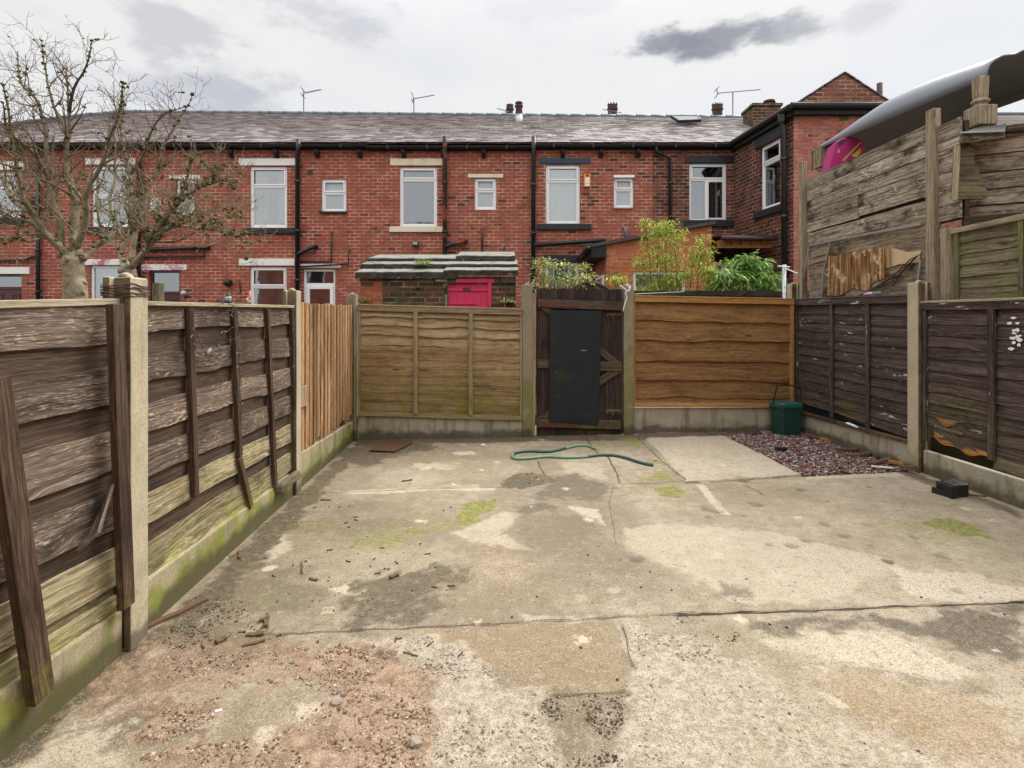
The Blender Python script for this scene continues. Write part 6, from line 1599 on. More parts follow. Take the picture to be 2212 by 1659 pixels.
# ================================================================== RAISED TIMBER STRUCTURE AT RIGHT
random.seed(44)
def C5(cx, cy): return 1659 + cx * .3832, 55.3 + cy * .3832
PX = 3.76
fr = Fr((PX, 6.80), (PX, 4.48), 1.3, 1.3, 3.12, 3.10)
t = thing('plank_screen', (PX, 5.7, .4), 'tall grey weathered plank screen rising above the right fence', 'screen')
def zt_(z): return (z - 1.3) / 1.82
mb = MB(); seam = (6.80 - 5.79) / 2.32; sb2 = (6.80 - 4.79) / 2.32
Lz = [2.44, 2.565, 2.70, 2.835, 2.975, 3.12]; Rz = [2.46, 2.56, 2.69, 2.82, 2.97, 3.12]
for a, b in zip(Lz, Lz[1:]): plank(mb, fr, 0, seam - .002, wavy(zt_(a) + .002, .001, 2, a), wavy(zt_(b) - .002, .002, 2, b), .012, .012, .022, 12)
for a, b in zip(Rz, Rz[1:]): plank(mb, fr, seam + .002, sb2, wavy(zt_(a) + .002, .001, 2, a), wavy(zt_(b) - .002, .002, 2, b), .016 + rnd(-.004, .004), .014, .022, 12)
Sz = [2.2, 2.33, 2.47, 2.61, 2.75, 2.90, 3.06]
for a, b in zip(Sz, Sz[1:]): plank(mb, fr, sb2 + .03, 1, wavy(zt_(a) + .002, .001, 2, a), wavy(zt_(b) - .002, .004, 9, b), .012, .012, .022, 8)
plank(mb, fr, 0, sb2, wavy(zt_(2.27), .004, 3, 6), wavy(zt_(2.425), .003, 3, 7), .004, .004, .022, 14)
mb.build('planks', M['w_grey'], t)
mb = MB()
for u, z in ((.10, 2.63), (.115, 2.635), (.13, 2.64), (.25, 2.88), (.26, 2.77), (.45, 2.9), (.47, 2.86), (.5, 2.93), (.515, 2.94), (.83, 2.99), (.8, 2.97), (.46, 2.62), (.56, 2.66), (.6, 2.55), (.79, 2.6), (.81, 2.61), (.82, 2.615)):
    mb.lathe(fr.pz(u * sb2 / .86, z, .0195), [(.009, 0), (.004, .002)], 8, fr.n)
mb.build('nail_holes', M['blackpaint'], t)
mb = MB(); blk(mb, fr, 0.0, sb2, 0, zt_(3.10), -.07, -.035); blk(mb, fr, sb2, 1, zt_(2.2), zt_(3.03), -.07, -.035); mb.build('backing', M['w_darkbeam'], t)
mb = MB(); plank(mb, fr, .015, sb2 + .01, lambda u: 0, lambda u: zt_(2.265), .008, .006, .012, 20); mb.build('plywood_sheet', M['w_ply'], t)
pts = [C5(*p) for p in ((330, 1295), (380, 1300), (430, 1281), (520, 1272), (620, 1250), (720, 1258), (790, 1278), (862, 1268), (850, 1335), (740, 1345), (655, 1372), (662, 1425), (600, 1440), (560, 1495), (480, 1480), (400, 1525), (322, 1520), (335, 1440), (318, 1400))]
xf = PX - .0165
mb = MB(); mb.prism([onX(a, b, xf) for a, b in pts], (.004, 0, 0)); mb.build('bare_patch', M['w_plybare'], t)
mb = MB()
def strip(pl, X, r, mat, name, sq=True):
    mb = MB(); w = [onX(*C5(*p), X) for p in pl]
    for a, b in zip(w, w[1:]): mb.bar(a, b, r, r * .8, (1, 0, 0))
    return mb.build(name, M[mat], t)
strip(((865, 1118), (352, 1213), (232, 1240), (180, 1540)), PX - .03, .018, 'steel', 'metal_strip'); strip(((352, 1216), (310, 1400), (303, 1538)), PX - .03, .016, 'steel', 'metal_strip'); strip(((862, 1320), (845, 1442)), PX - .03, .018, 'steel', 'metal_strip')
mb = MB()
for pl in (((520, 1520), (640, 1460), (730, 1390), (800, 1320), (858, 1290)), ((500, 1530), (600, 1485), (700, 1440), (790, 1350)), ((560, 1500), (680, 1430), (745, 1400)), ((230, 1355), (270, 1340), (320, 1325)), ((700, 1470), (760, 1380), (840, 1300))):
    mb = MB(); mb.tube([onX(*C5(*p), PX - .04) for p in pl], [.006, .009, .007, .006, .004][:len(pl)], 6); mb.build('peeling_splinter', M['w_debris'], t)
def wpost(name, x, y, w, d, z0, z1, label, mat='w_greypost'):
    mb = MB(); mb.box(x - w / 2, x + w / 2, y - d / 2, y + d / 2, z0, z1); o = mb.build(name, M[mat], None, bevel=.006); return tag(o, label, 'timber post', 'timber posts at the right')
wpost('timber_post', 3.735, 4.745, .072, .09, .3, 3.20, 'tall weathered timber post standing in the middle of the plank screen')
wpost('timber_post', 3.745, 6.885, .075, .085, .3, 3.365, 'weathered timber post at the far end of the plank screen beside the brick house')
wpost('timber_post', 3.755, 4.585, .10, .10, .3, 2.12, 'pale mossy timber post at the left end of the green slatted panel')
# mossy slatted panel above the right fence
fr = Fr((3.745, 4.52), (3.745, 2.72), 1.50, 1.50, 2.105, 2.115)
t = thing('wooden_fence', (3.745, 3.6, 1.5), 'green mossy slatted panel standing above the far right dark panel', 'fence', 'wooden fence panels')
mb = MB(); n = 6
for k in range(n): plank(mb, fr, .01, .99, wavy(k / n * .93 + .006, .003, 3, k + 501), wavy((k + 1.12) / n * .93, .003, 3, k + 521), .014, .002, .010, 20)
mb.build('slats', M['w_mossy'], t)
for u in (.012, .33, .66):
    mb = MB(); blk(mb, fr, u, u + .02, .0, .93, .006, .034); mb.build('batten', M['w_mossy'], t, bevel=.003)
mb = MB(); blk(mb, fr, 0, 1, .93, 1.0, -.02, .04); mb.build('top_rail', M['w_greypost'], t, bevel=.004)
# deck screen running off to the right
fr = Fr((3.93, 4.62), (5.3, 3.88), 2.15, 2.15, 2.95, 2.95)
t = thing('deck_screen', (4.5, 4.3, 1.8), 'dark weathered horizontal boards of the raised deck at the right edge', 'screen')
mb = MB(); n = 5; E = [.03, .2, .37, .55, .74, .96]
blk(mb, fr, 0, 1, 0, .95, -.06, -.03)
for k in range(n): plank(mb, fr, 0, 1, wavy(E[k] + .008, .004, 3, k + 601), wavy(E[k + 1] - .012, .006, 3, k + 621), .0 + .012 * (k % 2), .012, .024, 14)
mb.build('planks', M['w_grey'], t)
mb = MB(); blk(mb, fr, -.05, 1, .93, .972, -.03, .06); mb.build('dark_rail', M['w_darkbeam'], t, bevel=.004)
mb = MB(); blk(mb, fr, .02, 1, .975, 1.02, -.02, .03); mb.build('top_board', M['w_grey'], t, bevel=.004)
fr2 = Fr((3.78, 4.48), (5.2, 3.72), 2.02, 2.02, 2.2, 2.2)
mb = MB(); blk(mb, fr2, .0, 1, 0.0, 1, -.06, .02); mb.build('deck_beam', M['w_darkbeam'], t, bevel=.004)
mb = MB(); y = 4.47
poly = [P(*C5(a, b), y) for a, b in ((1050, 980), (1230, 976), (1236, 932), (1200, 840), (1166, 762), (1162, 672), (1062, 668))]
mb.prism(poly, (0, .035, 0)); mb.build('end_bracket', M['w_mossy'], t, bevel=.004)
mb = MB(); mb.bar(P(*C5(1052, 985), 4.45), P(*C5(1068, 670), 4.45), .03, .03, (0, 1, 0)); mb.build('edge_strip', M['w_greypost'], t)
mb = MB(); mb.hexa([P(*C5(1078, 668), 4.42), P(*C5(1335, 632), 4.33), P(*C5(1335, 632), 4.5), P(*C5(1078, 668), 4.6), P(*C5(1078, 615), 4.42), P(*C5(1335, 596), 4.33), P(*C5(1335, 596), 4.5), P(*C5(1078, 615), 4.6)]); mb.build('ledge_board', M['w_grey'], t, bevel=.005)
mb = MB(); mb.prism([P(*C5(a, b), d) for a, b, d in ((1068, 612, 4.40), (1335, 603, 4.30), (1345, 560, 4.52), (1215, 574, 4.58))], (0, 0, .008)); mb.build('black_flap', M['tarp'], t)
def newel(x, y, z0, z1, w, label, up):
    """turned newel: square block, ringed neck, then a rounded head"""
    t = thing('turned_newel', (x, y, z0), label, 'newel post', 'turned newels propping the grey shell')
    mb = MB()
    zb0, zb1 = (lerp(z0, z1, .30), lerp(z0, z1, .58)) if up else (lerp(z0, z1, .55), z1)
    mb.hexa([(x - w / 2, y - w / 2, zb0), (x + w / 2, y - w / 2, zb0), (x + w / 2, y + w / 2, zb0), (x - w / 2, y + w / 2, zb0), (x - w / 2, y - w / 2, zb1), (x + w / 2, y - w / 2, zb1), (x + w / 2, y + w / 2, zb1), (x - w / 2, y + w / 2, zb1)])
    mb.build('block', M['w_greypost'], t, bevel=.014)
    mb = MB()
    if up: mb.lathe((x, y, zb1 - .01), [(w * .44, 0), (w * .30, .02), (w * .28, .035), (w * .40, .05), (w * .40, .065), (w * .30, .08), (w * .33, .11), (w * .36, z1 - zb1 - .02), (w * .34, z1 - zb1)], 16)
    mb.lathe((x, y, z0 - .4), [(w * .3, 0), (w * .32, .3), (w * .40, zb0 - z0 + .33), (w * .30, zb0 - z0 + .35), (w * .42, zb0 - z0 + .37), (w * .42, zb0 - z0 + .385), (w * .36, zb0 - z0 + .405)], 16)
    mb.build('turned_shaft', M['w_greypost'], t, smooth=False)
newel(4.165, 4.76, 2.85, 3.50, .17, 'mossy turned newel under the near corner of the grey plastic shell', True)
newel(4.13, 7.1, 3.0, 3.63, .165, 'mossy turned newel under the far tip of the grey plastic shell', False)
# the grey moulded shell
random.seed(4)
mb = MB(); NU, NV = 26, 30
def shell(u, v):
    """v 0 near end .. 1 far tip, u 0 near rim .. 1 far rim"""
    y = lerp(4.70, 7.28, v)
    k = 1 - max(0, (v - .66) / .34) ** 2.2                     # taper to the tip
    xn = lerp(4.165, 4.06, v); zr = lerp(3.462, 3.615, v)
    wdt = 1.18 * k + .02; h = (.225 + .11 * math.sin(min(1, v * 1.1) * math.pi)) * max(0, k) ** .8
    a = math.pi * u
    x = xn + wdt * (1 - math.cos(a)) / 2
    sv = max(0, min(1, (v - .48) / .40)); sv = sv * sv * (3 - 2 * sv)
    z = zr + lerp(.12, -.34, sv) * u * k + h * abs(math.sin(a)) ** .62
    z -= .025 * math.exp(-((u - .30) / .035) ** 2) * k          # a moulded groove
    z -= .03 * math.exp(-((u - .36) / .05) ** 2 - ((v - .33) / .08) ** 2) + .03 * math.exp(-((u - .36) / .05) ** 2 - ((v - .5) / .06) ** 2)
    return V((x, y, z))
b = mb.add([shell(i / NU, j / NV) for j in range(NV + 1) for i in range(NU + 1)])
for j in range(NV):
    for i in range(NU):
        k = b + j * (NU + 1) + i; mb.f.append((k, k + 1, k + NU + 2, k + NU + 1)); mb.u.append([(0, 0)] * 4)
sh = mb.build('moulded_canopy', M['shell'], None, smooth=True)
md = sh.modifiers.new('thick', 'SOLIDIFY'); md.thickness = .012
tag(sh, 'large grey moulded plastic shell propped upside down like a canopy on turned newels', 'plastic shell')
# the pink play tent below it
def C7(cx, cy): return 1714.3 + cx * .15, 210.1 + cy * .15
t = thing('play_tent', P(1830, 340, 6.6), 'bright pink fabric play tent with yellow and blue print under the grey shell', 'play tent')
mb = MB(); dd = 6.55
out_ = [P(*C7(*p), dd) for p in ((430, 1300), (525, 935), (560, 800), (600, 640), (700, 590), (800, 560), (900, 580), (1018, 640), (1020, 790), (1030, 1200))]
mb.prism(out_, (.06, .28, 0)); mb.build('fabric', M['pinkcloth'], t, bevel=.02)
def printp(pl, mat, name, d=.004):
    mb = MB(); mb.prism([P(*C7(*p), dd - d) for p in pl], (0, .002, 0)); mb.build(name, M[mat], t)
printp(((830, 845), (900, 790), (965, 725), (968, 800), (900, 860)), 'yellow', 'yellow_print'); printp(((700, 905), (960, 640), (985, 650), (720, 925)), 'skinprint', 'pale_print')
printp(((640, 650), (700, 605), (760, 600), (740, 640), (690, 685), (650, 695)), 'bluecloth', 'blue_print')
printp(((630, 790), (640, 750), (660, 745), (670, 790), (645, 805)), 'skinprint', 'pale_print'); printp(((980, 640), (1016, 642), (1012, 790), (970, 800)), 'pink', 'pink_edge')
# small ochre cane beside it
mb = MB(); mb.tube([P(*C7(270, 740), 7.3), P(*C7(272, 1060), 7.3)], .012, 6); tag(mb.build('garden_cane', M['stem']), 'thin upright cane in front of the pink brick gable', 'cane')
# a far slate roof at the right edge
t = thing('far_house', (21, 22, 0), 'distant slate roofed house seen under the grey shell at the right edge', 'house')
mb = MB(); zt1, zt0 = CH + (HY - 248) / F * 26, CH + (HY - 300) / F * 22; xL = (2080 - CX) / F * 22
for i in range(14):
    t0, t1 = i / 14, (i + 1.2) / 14
    mb.hexa([(xL, 22 + 4 * t0, lerp(zt0, zt1, t0) + .01), (xL + 12, 22 + 4 * t0, lerp(zt0, zt1, t0) + .01), (xL + 12, 22 + 4 * t1, lerp(zt0, zt1, t1)), (xL, 22 + 4 * t1, lerp(zt0, zt1, t1)), (xL, 22 + 4 * t0, lerp(zt0, zt1, t0) + .04), (xL + 12, 22 + 4 * t0, lerp(zt0, zt1, t0) + .04), (xL + 12, 22 + 4 * t1, lerp(zt0, zt1, t1) + .02), (xL, 22 + 4 * t1, lerp(zt0, zt1, t1) + .02)])
rf = mb.build('roof', M['slate'], t); mb = MB(); mb.tube([(xL, 26, zt1 + .02), (xL + 12, 26, zt1 + .02)], .11, 8); mb.build('ridge_tiles', M['ridge'], rf)
mb = MB(); mb.box(xL + .2, xL + 11.8, 22.3, 29, .3, zt0); mb.build('wall', M['brick_red2'], t)
# ================================================================== THINGS IN THE YARD
random.seed(55)
def smooth_path(pts, n=8):
    """Catmull-Rom through the points"""
    pts = [V(p) for p in pts]; out_ = []
    q_ = [pts[0] * 2 - pts[1]] + pts + [pts[-1] * 2 - pts[-2]]
    for i in range(1, len(q_) - 2):
        a, b, c, d = q_[i - 1:i + 3]
        for k in range(n):
            t = k / n
            out_.append(.5 * ((2 * b) + (c - a) * t + (2 * a - 5 * b + 4 * c - d) * t * t + (3 * b - a - 3 * c + d) * t ** 3))
    out_.append(pts[-1]); return out_
def onG(px, py, up=.0):
    g = G(px, py); g.z = hz(g.x, g.y) + up; return g
# hose: a pale sun-bleached length and a darker length
hp = C3((1612, 247), (1595, 238), (1560, 229), (1500, 231), (1420, 250), (1330, 268), (1220, 265), (1140, 272), (1108, 292), (1130, 311), (1220, 308), (1330, 299), (1450, 305), (1560, 299), (1650, 288), (1740, 291), (1820, 309), (1900, 335), (1975, 351))
t = thing('garden_hose', onG(*hp[9]), 'green garden hose lying in a loose hairpin loop before the gate', 'hose')
pa_ = smooth_path([onG(x, y, .013) for x, y in hp], 6)
k0 = 18 * 6 - 30
mb = MB(); mb.tube(pa_[:24], .013, 10); mb.tube(pa_[46:k0 + 2], .013, 10); mb.build('pale_length', M['hosegreen'], t, smooth=True)
mb = MB(); mb.tube(pa_[23:47], .013, 10); mb.tube(pa_[k0 + 1:], .0135, 10); mb.build('dark_length', M['hosedark'], t, smooth=True)
e = pa_[-1]; dv = (pa_[-1] - pa_[-3]).normalized()
mb = MB(); mb.lathe(e - dv * .07, [(.0142, 0), (.0165, .005), (.0165, .02), (.0146, .025), (.0165, .03), (.0165, .065), (.0125, .072), (.008, .0721), (.008, .05)], 12, dv); mb.build('hose_connector', M['binlid'], t, smooth=True)
# green food caddy
f0, fr_, fl_ = V((3.105, 6.155, -.005)), V((.275, .05, 0)), V((-.055, .20, 0))
t = thing('food_caddy', f0 + (fr_ + fl_) / 2, 'dark green plastic food caddy with lid and raised black handle in the back right corner', 'caddy')
ctr = f0 + (fr_ + fl_) / 2
def cad(a, b, z, k): p = ctr + fr_ * (a - .5) * k + fl_ * (b - .5) * k; return V((p.x, p.y, z))
def rr(z, k, cr=.14):
    o = []
    for (ca, cb, st) in ((1 - cr, cr, -90), (1 - cr, 1 - cr, 0), (cr, 1 - cr, 90), (cr, cr, 180)):
        for i in range(5):
            a = R(st + i * 22.5); o.append(cad(ca + cr * math.cos(a), cb + cr * math.sin(a), z, k))
    return o
def loft(mb, rings, cap0=True, cap1=True):
    m = len(rings[0]); b = mb.add([p for r_ in rings for p in r_])
    for i in range(len(rings) - 1):
        for k in range(m):
            k2 = (k + 1) % m; mb.f.append((b + i * m + k, b + i * m + k2, b + (i + 1) * m + k2, b + (i + 1) * m + k)); mb.u.append([(0, 0)] * 4)
    if cap0: mb.f.append(tuple(b + k for k in reversed(range(m)))); mb.u.append([(0, 0)] * m)
    if cap1: mb.f.append(tuple(b + (len(rings) - 1) * m + k for k in range(m))); mb.u.append([(0, 0)] * m)
mb = MB(); loft(mb, [rr(-.02, .86), rr(.0, .88), rr(.30, 1.0), rr(.302, 1.035), rr(.318, 1.035), rr(.32, .98)]); mb.build('bin', M['bingreen'], t, bevel=.004)
mb = MB(); loft(mb, [rr(.318, 1.05), rr(.322, 1.075), rr(.346, 1.075), rr(.362, 1.04), rr(.372, .92), rr(.366, .88), rr(.372, .6), rr(.374, .1)]); lid = mb.build('lid', M['binlid'], t, bevel=.003)
mb = MB(); c_ = cad(0, .02, .335, 1.1); mb.bar(c_ + V((-.0, 0, -.03)), c_ + V((0, 0, .022)), .03, .02); mb.build('lid_catch', M['bingreen'], lid)
hl, hr = cad(-.01, .62, .31, 1.03), cad(1.01, .30, .31, 1.03)
upz = V((0, 0, 1))
hp_ = smooth_path([hl, hl + upz * .10 + V((.012, 0, 0)), hl + upz * .20 + V((.035, 0, 0)), lerp(hl, hr, .22) + upz * .262, lerp(hl, hr, .5) + upz * .262, lerp(hl, hr, .80) + upz * .245, hr + upz * .205 + V((.01, 0, 0)), hr + upz * .12 + V((.004, 0, 0)), hr], 6)
mb = MB(); mb.tube(hp_, .0095, 8)
for h_ in (hl, hr): mb.lathe(h_ - (fr_.normalized() * .012), [(.022, 0), (.024, .006), (.024, .018), (.018, .024)], 12, fr_)
mb.build('handle', M['blackpvc'], t, smooth=True)
# black battery-like box
b0, bl_, br_ = V((3.28, 3.99, 0)), V((-.004, .145, 0)), V((.178, .062, 0))
t = thing('battery_box', b0, 'black ribbed battery box standing on the concrete by the far right panel', 'battery')
z0 = hz(3.3, 4.05)
def bb(a, b, z): p = b0 + bl_ * a + br_ * b; return V((p.x, p.y, z + z0))
mb = MB(); mb.hexa([bb(0, 0, 0), bb(0, 1, 0), bb(1, 1, 0), bb(1, 0, 0), bb(0, 0, .082), bb(0, 1, .082), bb(1, 1, .082), bb(1, 0, .082)])
for k in range(11):
    z = .008 + k * .0066; e_ = .012
    mb.hexa([bb(-e_, -e_, z), bb(-e_, 1 + e_, z), bb(1 + e_, 1 + e_, z), bb(1 + e_, -e_, z), bb(-e_, -e_, z + .0034), bb(-e_, 1 + e_, z + .0034), bb(1 + e_, 1 + e_, z + .0034), bb(1 + e_, -e_, z + .0034)])
mb.build('case', M['blackpvc'], t, bevel=.003)
mb = MB(); mb.hexa([bb(-.02, -.02, .082), bb(-.02, 1.02, .082), bb(1.02, 1.02, .082), bb(1.02, -.02, .082), bb(-.0, .0, .094), bb(.0, 1., .094), bb(1., 1., .094), bb(1., .0, .094)]); mb.build('lid', M['tarp'], t, bevel=.004)
mb = MB(); mb.hexa([bb(.18, .15, .0945), bb(.18, .8, .0945), bb(.8, .8, .0945), bb(.8, .15, .0945), bb(.2, .17, .0965), bb(.2, .78, .0965), bb(.78, .78, .0965), bb(.78, .17, .0965)]); mb.build('wet_top', M['glassdark'], t)
for a, b in ((.85, .85), (.85, .1)):
    mb = MB(); mb.lathe(bb(a, b, .094), [(.007, 0), (.006, .006), (.003, .007)], 10); mb.build('terminal', M['bolt'], t)
mb = MB(); mb.bar(bb(-.02, .15, .02), bb(1.1, -.12, .02), .02, .05); mb.build('side_handle', M['blackpvc'], t)
# rusty sheet lying by the back left corner
t = MB(); pl = [onG(x, y, .012) for x, y in C3((222, 262), (330, 196), (490, 197), (485, 215), (440, 240), (380, 268))]
t.prism(pl, (0, 0, .006)); o = t.build('rusty_sheet', M['rustplate'], None); tag(o, 'flat rusty brown sheet lying on the ground in the back left corner', 'metal sheet')
def litter(name, px, py, L, w, h, ang, mat, label, cat, up=0.0, group=None, ragged_=True):
    g = onG(px, py)
    if name in ('stone', 'pebble'):
        mb = MB(); mb.blob(g + V((0, 0, h * .3)), L / 2, (1, w / L, h / L), .16); return tag(mb.build(name, M[mat], None), label, cat, group)
    if name == 'rotten_timber' and group or name in ('slate_shard', 'white_scrap'): g.z += .04
    if name in ('wood_chunk', 'stick', 'dead_leaf'): h *= .5; w *= .6; L *= .75
    c, s = math.cos(R(ang)), math.sin(R(ang)); mb = MB()
    n = 5; rng = random.Random(int(px * 7 + py))
    st = []; slope = rng.uniform(-.22, .22) if group and 'pebble bed' in group else 0; h = h * .5 if slope else h
    for i in range(n + 1):
        k = i / n - .5; tw = w * (1 - .8 * abs(k) ** 2 * (rng.random() * .8 + .6 if ragged_ else .3)) * (rng.uniform(.7, 1.1) if ragged_ else 1)
        x = k * L; zz = h * (1 + (.8 * abs(k) if ragged_ else 0)); zo = slope * x + (rng.uniform(-.006, .006) if slope else 0); oy = rng.uniform(-.15, .15) * w if ragged_ else 0
        st.append([V((x * c - (oy + y) * s, x * s + (oy + y) * c, z + zo)) + g for y, z in ((-tw / 2, -.002), (tw / 2, -.002), (tw / 2, zz), (-tw / 2, zz))])
    loft(mb, st)
    o = mb.build(name, M[mat], None); tag(o, label, cat, group)
    if up: o.rotation_euler = (0, 0, 0)
    return o
litter('rotten_timber', 366, 1335, .33, .035, .012, 60, 'w_debris', 'long rotten plank fragment against the gravel board beside the near left post', 'plank')
litter('wood_chunk', 576, 1345, .14, .034, .022, 112, 'w_chunk', 'upright looking orange brown wood chunk on the damp concrete left of centre', 'wood piece')
litter('wood_chunk', 570, 1343, .05, .04, .022, 30, 'w_chunk', 'stubby square orange wood chip touching the longer wood chunk', 'wood piece')
litter('wood_chunk', 551, 1374, .09, .045, .012, 15, 'w_debris', 'flat black wood flake just below the orange wood chunk', 'wood piece')
litter('wood_chunk', 548, 1392, .11, .03, .012, 30, 'w_chunk', 'reddish wood splinter below the black wood flake', 'wood piece')
litter('wood_chunk', 477, 1390, .05, .05, .02, 50, 'w_chunk', 'rounded tan wood lump near the foot of the left fence', 'wood piece')
litter('stick', 517, 1200, .15, .022, .015, 118, 'w_debris', 'dark stick at the foot of the second left panel', 'stick')
litter('stick', 652, 1228, .19, .018, .012, 112, 'w_debris', 'brown stick slanting on the bare damp concrete left of centre', 'stick')
litter('dead_leaf', 677, 1253, .07, .03, .012, -20, 'w_debris', 'dark curled leaf right of the slanting brown stick', 'leaf')
litter('dead_leaf', 851, 1247, .065, .05, .02, 40, 'w_debris', 'black crumpled leaf right of the white bare patch', 'leaf')
litter('wood_chunk', 879, 1039, .12, .035, .014, 25, 'w_debris', 'dark wood flake alone on the pale concrete at mid left', 'wood piece')
litter('wood_chunk', 704, 1081, .10, .03, .012, -10, 'w_debris', 'dark wood flake near the foot of the second left post', 'wood piece')
litter('dead_leaf', 1416, 995, .055, .03, .012, 10, 'w_rot', 'curled tan leaf near the open end of the hose', 'leaf')
litter('white_tag', 1044, 961, .05, .04, .004, 60, 'whitepaint', 'small white tag on the concrete between rusty sheet and hose', 'tag', ragged_=False)
litter('stone', 895, 1607, .055, .042, .03, 70, 'greygrit', 'grey pebble standing out among the pale mortar near the bottom edge', 'stone')
litter('stone', 725, 1520, .05, .04, .022, 10, 'greygrit', 'grey mortar lump on the reddish grit at the lower left', 'stone')
litter('white_scrap', 472, 1561, .02, .01, .004, 20, 'whitepaint', 'tiny white plastic scrap on the dirt at the lower left', 'scrap', ragged_=False)
litter('white_scrap', 1905, 1013, .16, .03, .006, -22, 'whitepaint', 'white sliver at the near edge of the pebble bed', 'scrap')
for i, (x, y, L, w, a, m_) in enumerate(((1930, 993, .30, .09, -20, 'w_debris'), (1875, 985, .34, .05, -8, 'w_debris'), (1845, 962, .30, .05, -35, 'w_debris'), (1772, 944, .16, .07, -50, 'w_rot'), (1795, 955, .2, .06, -40, 'w_rot'), (1900, 1002, .22, .06, 5, 'w_debris'), (1945, 1008, .18, .06, -30, 'w_rot'), (1835, 975, .28, .05, -12, 'w_debris'), (1760, 948, .2, .05, -60, 'w_debris'), (1690, 938, .1, .03, 0, 'w_debris'), (1625, 938, .2, .02, 6, 'w_debris'), (1962, 1022, .12, .04, -30, 'w_debris'))):
    litter('rotten_timber', x, y, L, w, .03, a, m_, 'rotten dark board fragment heaped on the pebble bed against the right gravel board', 'board fragment', group='rotten boards on the pebble bed')
litter('rotten_timber', 1914, 976, .22, .12, .06, -25, 'w_debris', 'jagged upright rotten board leaning on the right gravel board', 'board fragment')
litter('slate_shard', 1688, 972, .12, .07, .012, 12, 'tarp', 'dark slate piece in the middle of the pebble bed', 'slate')
litter('wood_chunk', 2110, 1072, .16, .035, .016, -20, 'w_chunk', 'broken tan wood sliver right of the black battery box', 'wood piece')
rng = random.Random(9)
cnt = 0
while cnt < 46:
    x, y = rng.uniform(360, 1010), rng.uniform(1090, 1420)
    if x < 640 - (y - 1070) * .92 + 14 or mnoise.noise((x / 90, y / 60, 3)) < -.05: continue
    litter('splinter', x, y, rng.uniform(.010, .04), rng.uniform(.004, .010), .005, rng.uniform(0, 180), 'w_debris', 'small dark splinter of rotten wood scattered on the left half of the concrete', 'splinter', group='wood splinters scattered on the concrete'); cnt += 1
for x, y in ((1404, 1236), (1451, 1276), (1385, 1270), (1663, 1348), (1106, 1334), (1700, 1354), (2170, 1327), (1255, 1398), (1334, 1467), (1990, 1290), (1270, 1200), (1160, 1290)):
    litter('pebble', x, y, .015, .012, .008, x, 'w_debris', 'single small dark pebble lying loose on the open concrete', 'pebble', group='loose pebbles on the concrete', ragged_=False)
# coil of grey cord and white rope by the caddy
mb = MB(); c = onG(1662, 935, .02); pts = []
for k in range(120): a = k * .42; pts.append(c + V((math.cos(a) * (.055 + .012 * math.sin(a * .37)) - .05, math.sin(a) * .035, .012 + .012 * math.sin(a * .61))))
mb.tube(pts, .004, 5); tag(mb.build('cord_coil', M['greypipe'], None, smooth=True), 'tangled coil of grey cord at the foot of the green caddy', 'cord')
mb = MB(); mb.tube(smooth_path([onG(x, y, .015) for x, y in ((1680, 938), (1700, 941), (1715, 938), (1730, 940), (1745, 944))], 5), .007, 6); tag(mb.build('white_rope', M['whitecord'], None, smooth=True), 'short white rope lying before the green caddy', 'rope')
mb = MB(); mb.tube(smooth_path([onG(x, y, .006) for x, y in C8((478, 885), (500, 896), (545, 898), (575, 888), (610, 886), (680, 890))], 5), .003, 5); tag(mb.build('thin_string', M['cable'], None), 'thin loose cord along the back edge of the pale slab', 'cord')
g = onG(*C8((548, 882))[0], .0); mb = MB(); mb.blob(g + V((0, 0, .015)), .022, (1.3, .8, .7), .1); tag(mb.build('plastic_stopper', M['hosegreen'], None, smooth=True), 'small green plastic cap at the back of the pale slab', 'cap')
# white brush handle on the right gravel board, lavender lid on the fence
q0 = FRC.p(.58, -.035, .04); mb = MB(); mb.bar(q0 + V((0, .09, .02)), q0 + V((0, -.10, .01)), .04, .014); tag(mb.build('white_stick', M['whitepaint'], None, bevel=.006), 'white plastic handle resting on the batten over the right gravel board', 'handle piece')
q0 = FRC.p(.72, 1.016, .01); t = thing('hair_clipper', q0, 'lavender and grey hand tool lying on top of the dark right panel', 'hand tool')
mb = MB(); mb.tube([q0 + V((0, .12, .018)), q0 + V((0, .05, .02)), q0 + V((0, -.01, .02))], [.012, .018, .017], 8); mb.build('grip', M['lavender'], t, smooth=True)
mb = MB(); mb.bar(q0 + V((0, -.01, .02)), q0 + V((0, -.12, .024)), .03, .03); mb.build('head', M['greypipe'], t, bevel=.006)
# wire wound round the near left post
pc = V((-1.598, 2.215, 0)); mb = MB()
for L_ in range(6):
    z = 1.437 + L_ * .008; pts = []
    for k in range(21):
        a = k / 20 * 4; i = int(a) % 4; f_ = a - int(a)
        cs = [(-.0585, -.060), (.0585, -.060), (.0585, .060), (-.0585, .060)]
        x = lerp(cs[i][0], cs[(i + 1) % 4][0], f_); y_ = lerp(cs[i][1], cs[(i + 1) % 4][1], f_)
        pts.append(pc + V((x, y_, z + rnd(-.004, .004) + (L_ % 3 - 1) * .006 * math.sin(k * .5 + L_))))
    mb.tube(smooth_path(pts, 3), .0024, 6, False)
mb.tube([pc + V((.03, -.066, 1.43)), pc + V((.034, -.068, 1.40)), pc + V((.040, -.066, 1.375))], .003, 5)
tag(mb.build('wound_wire', M['wire'], None), 'brown wire wound several times round the nearest concrete post', 'wire')
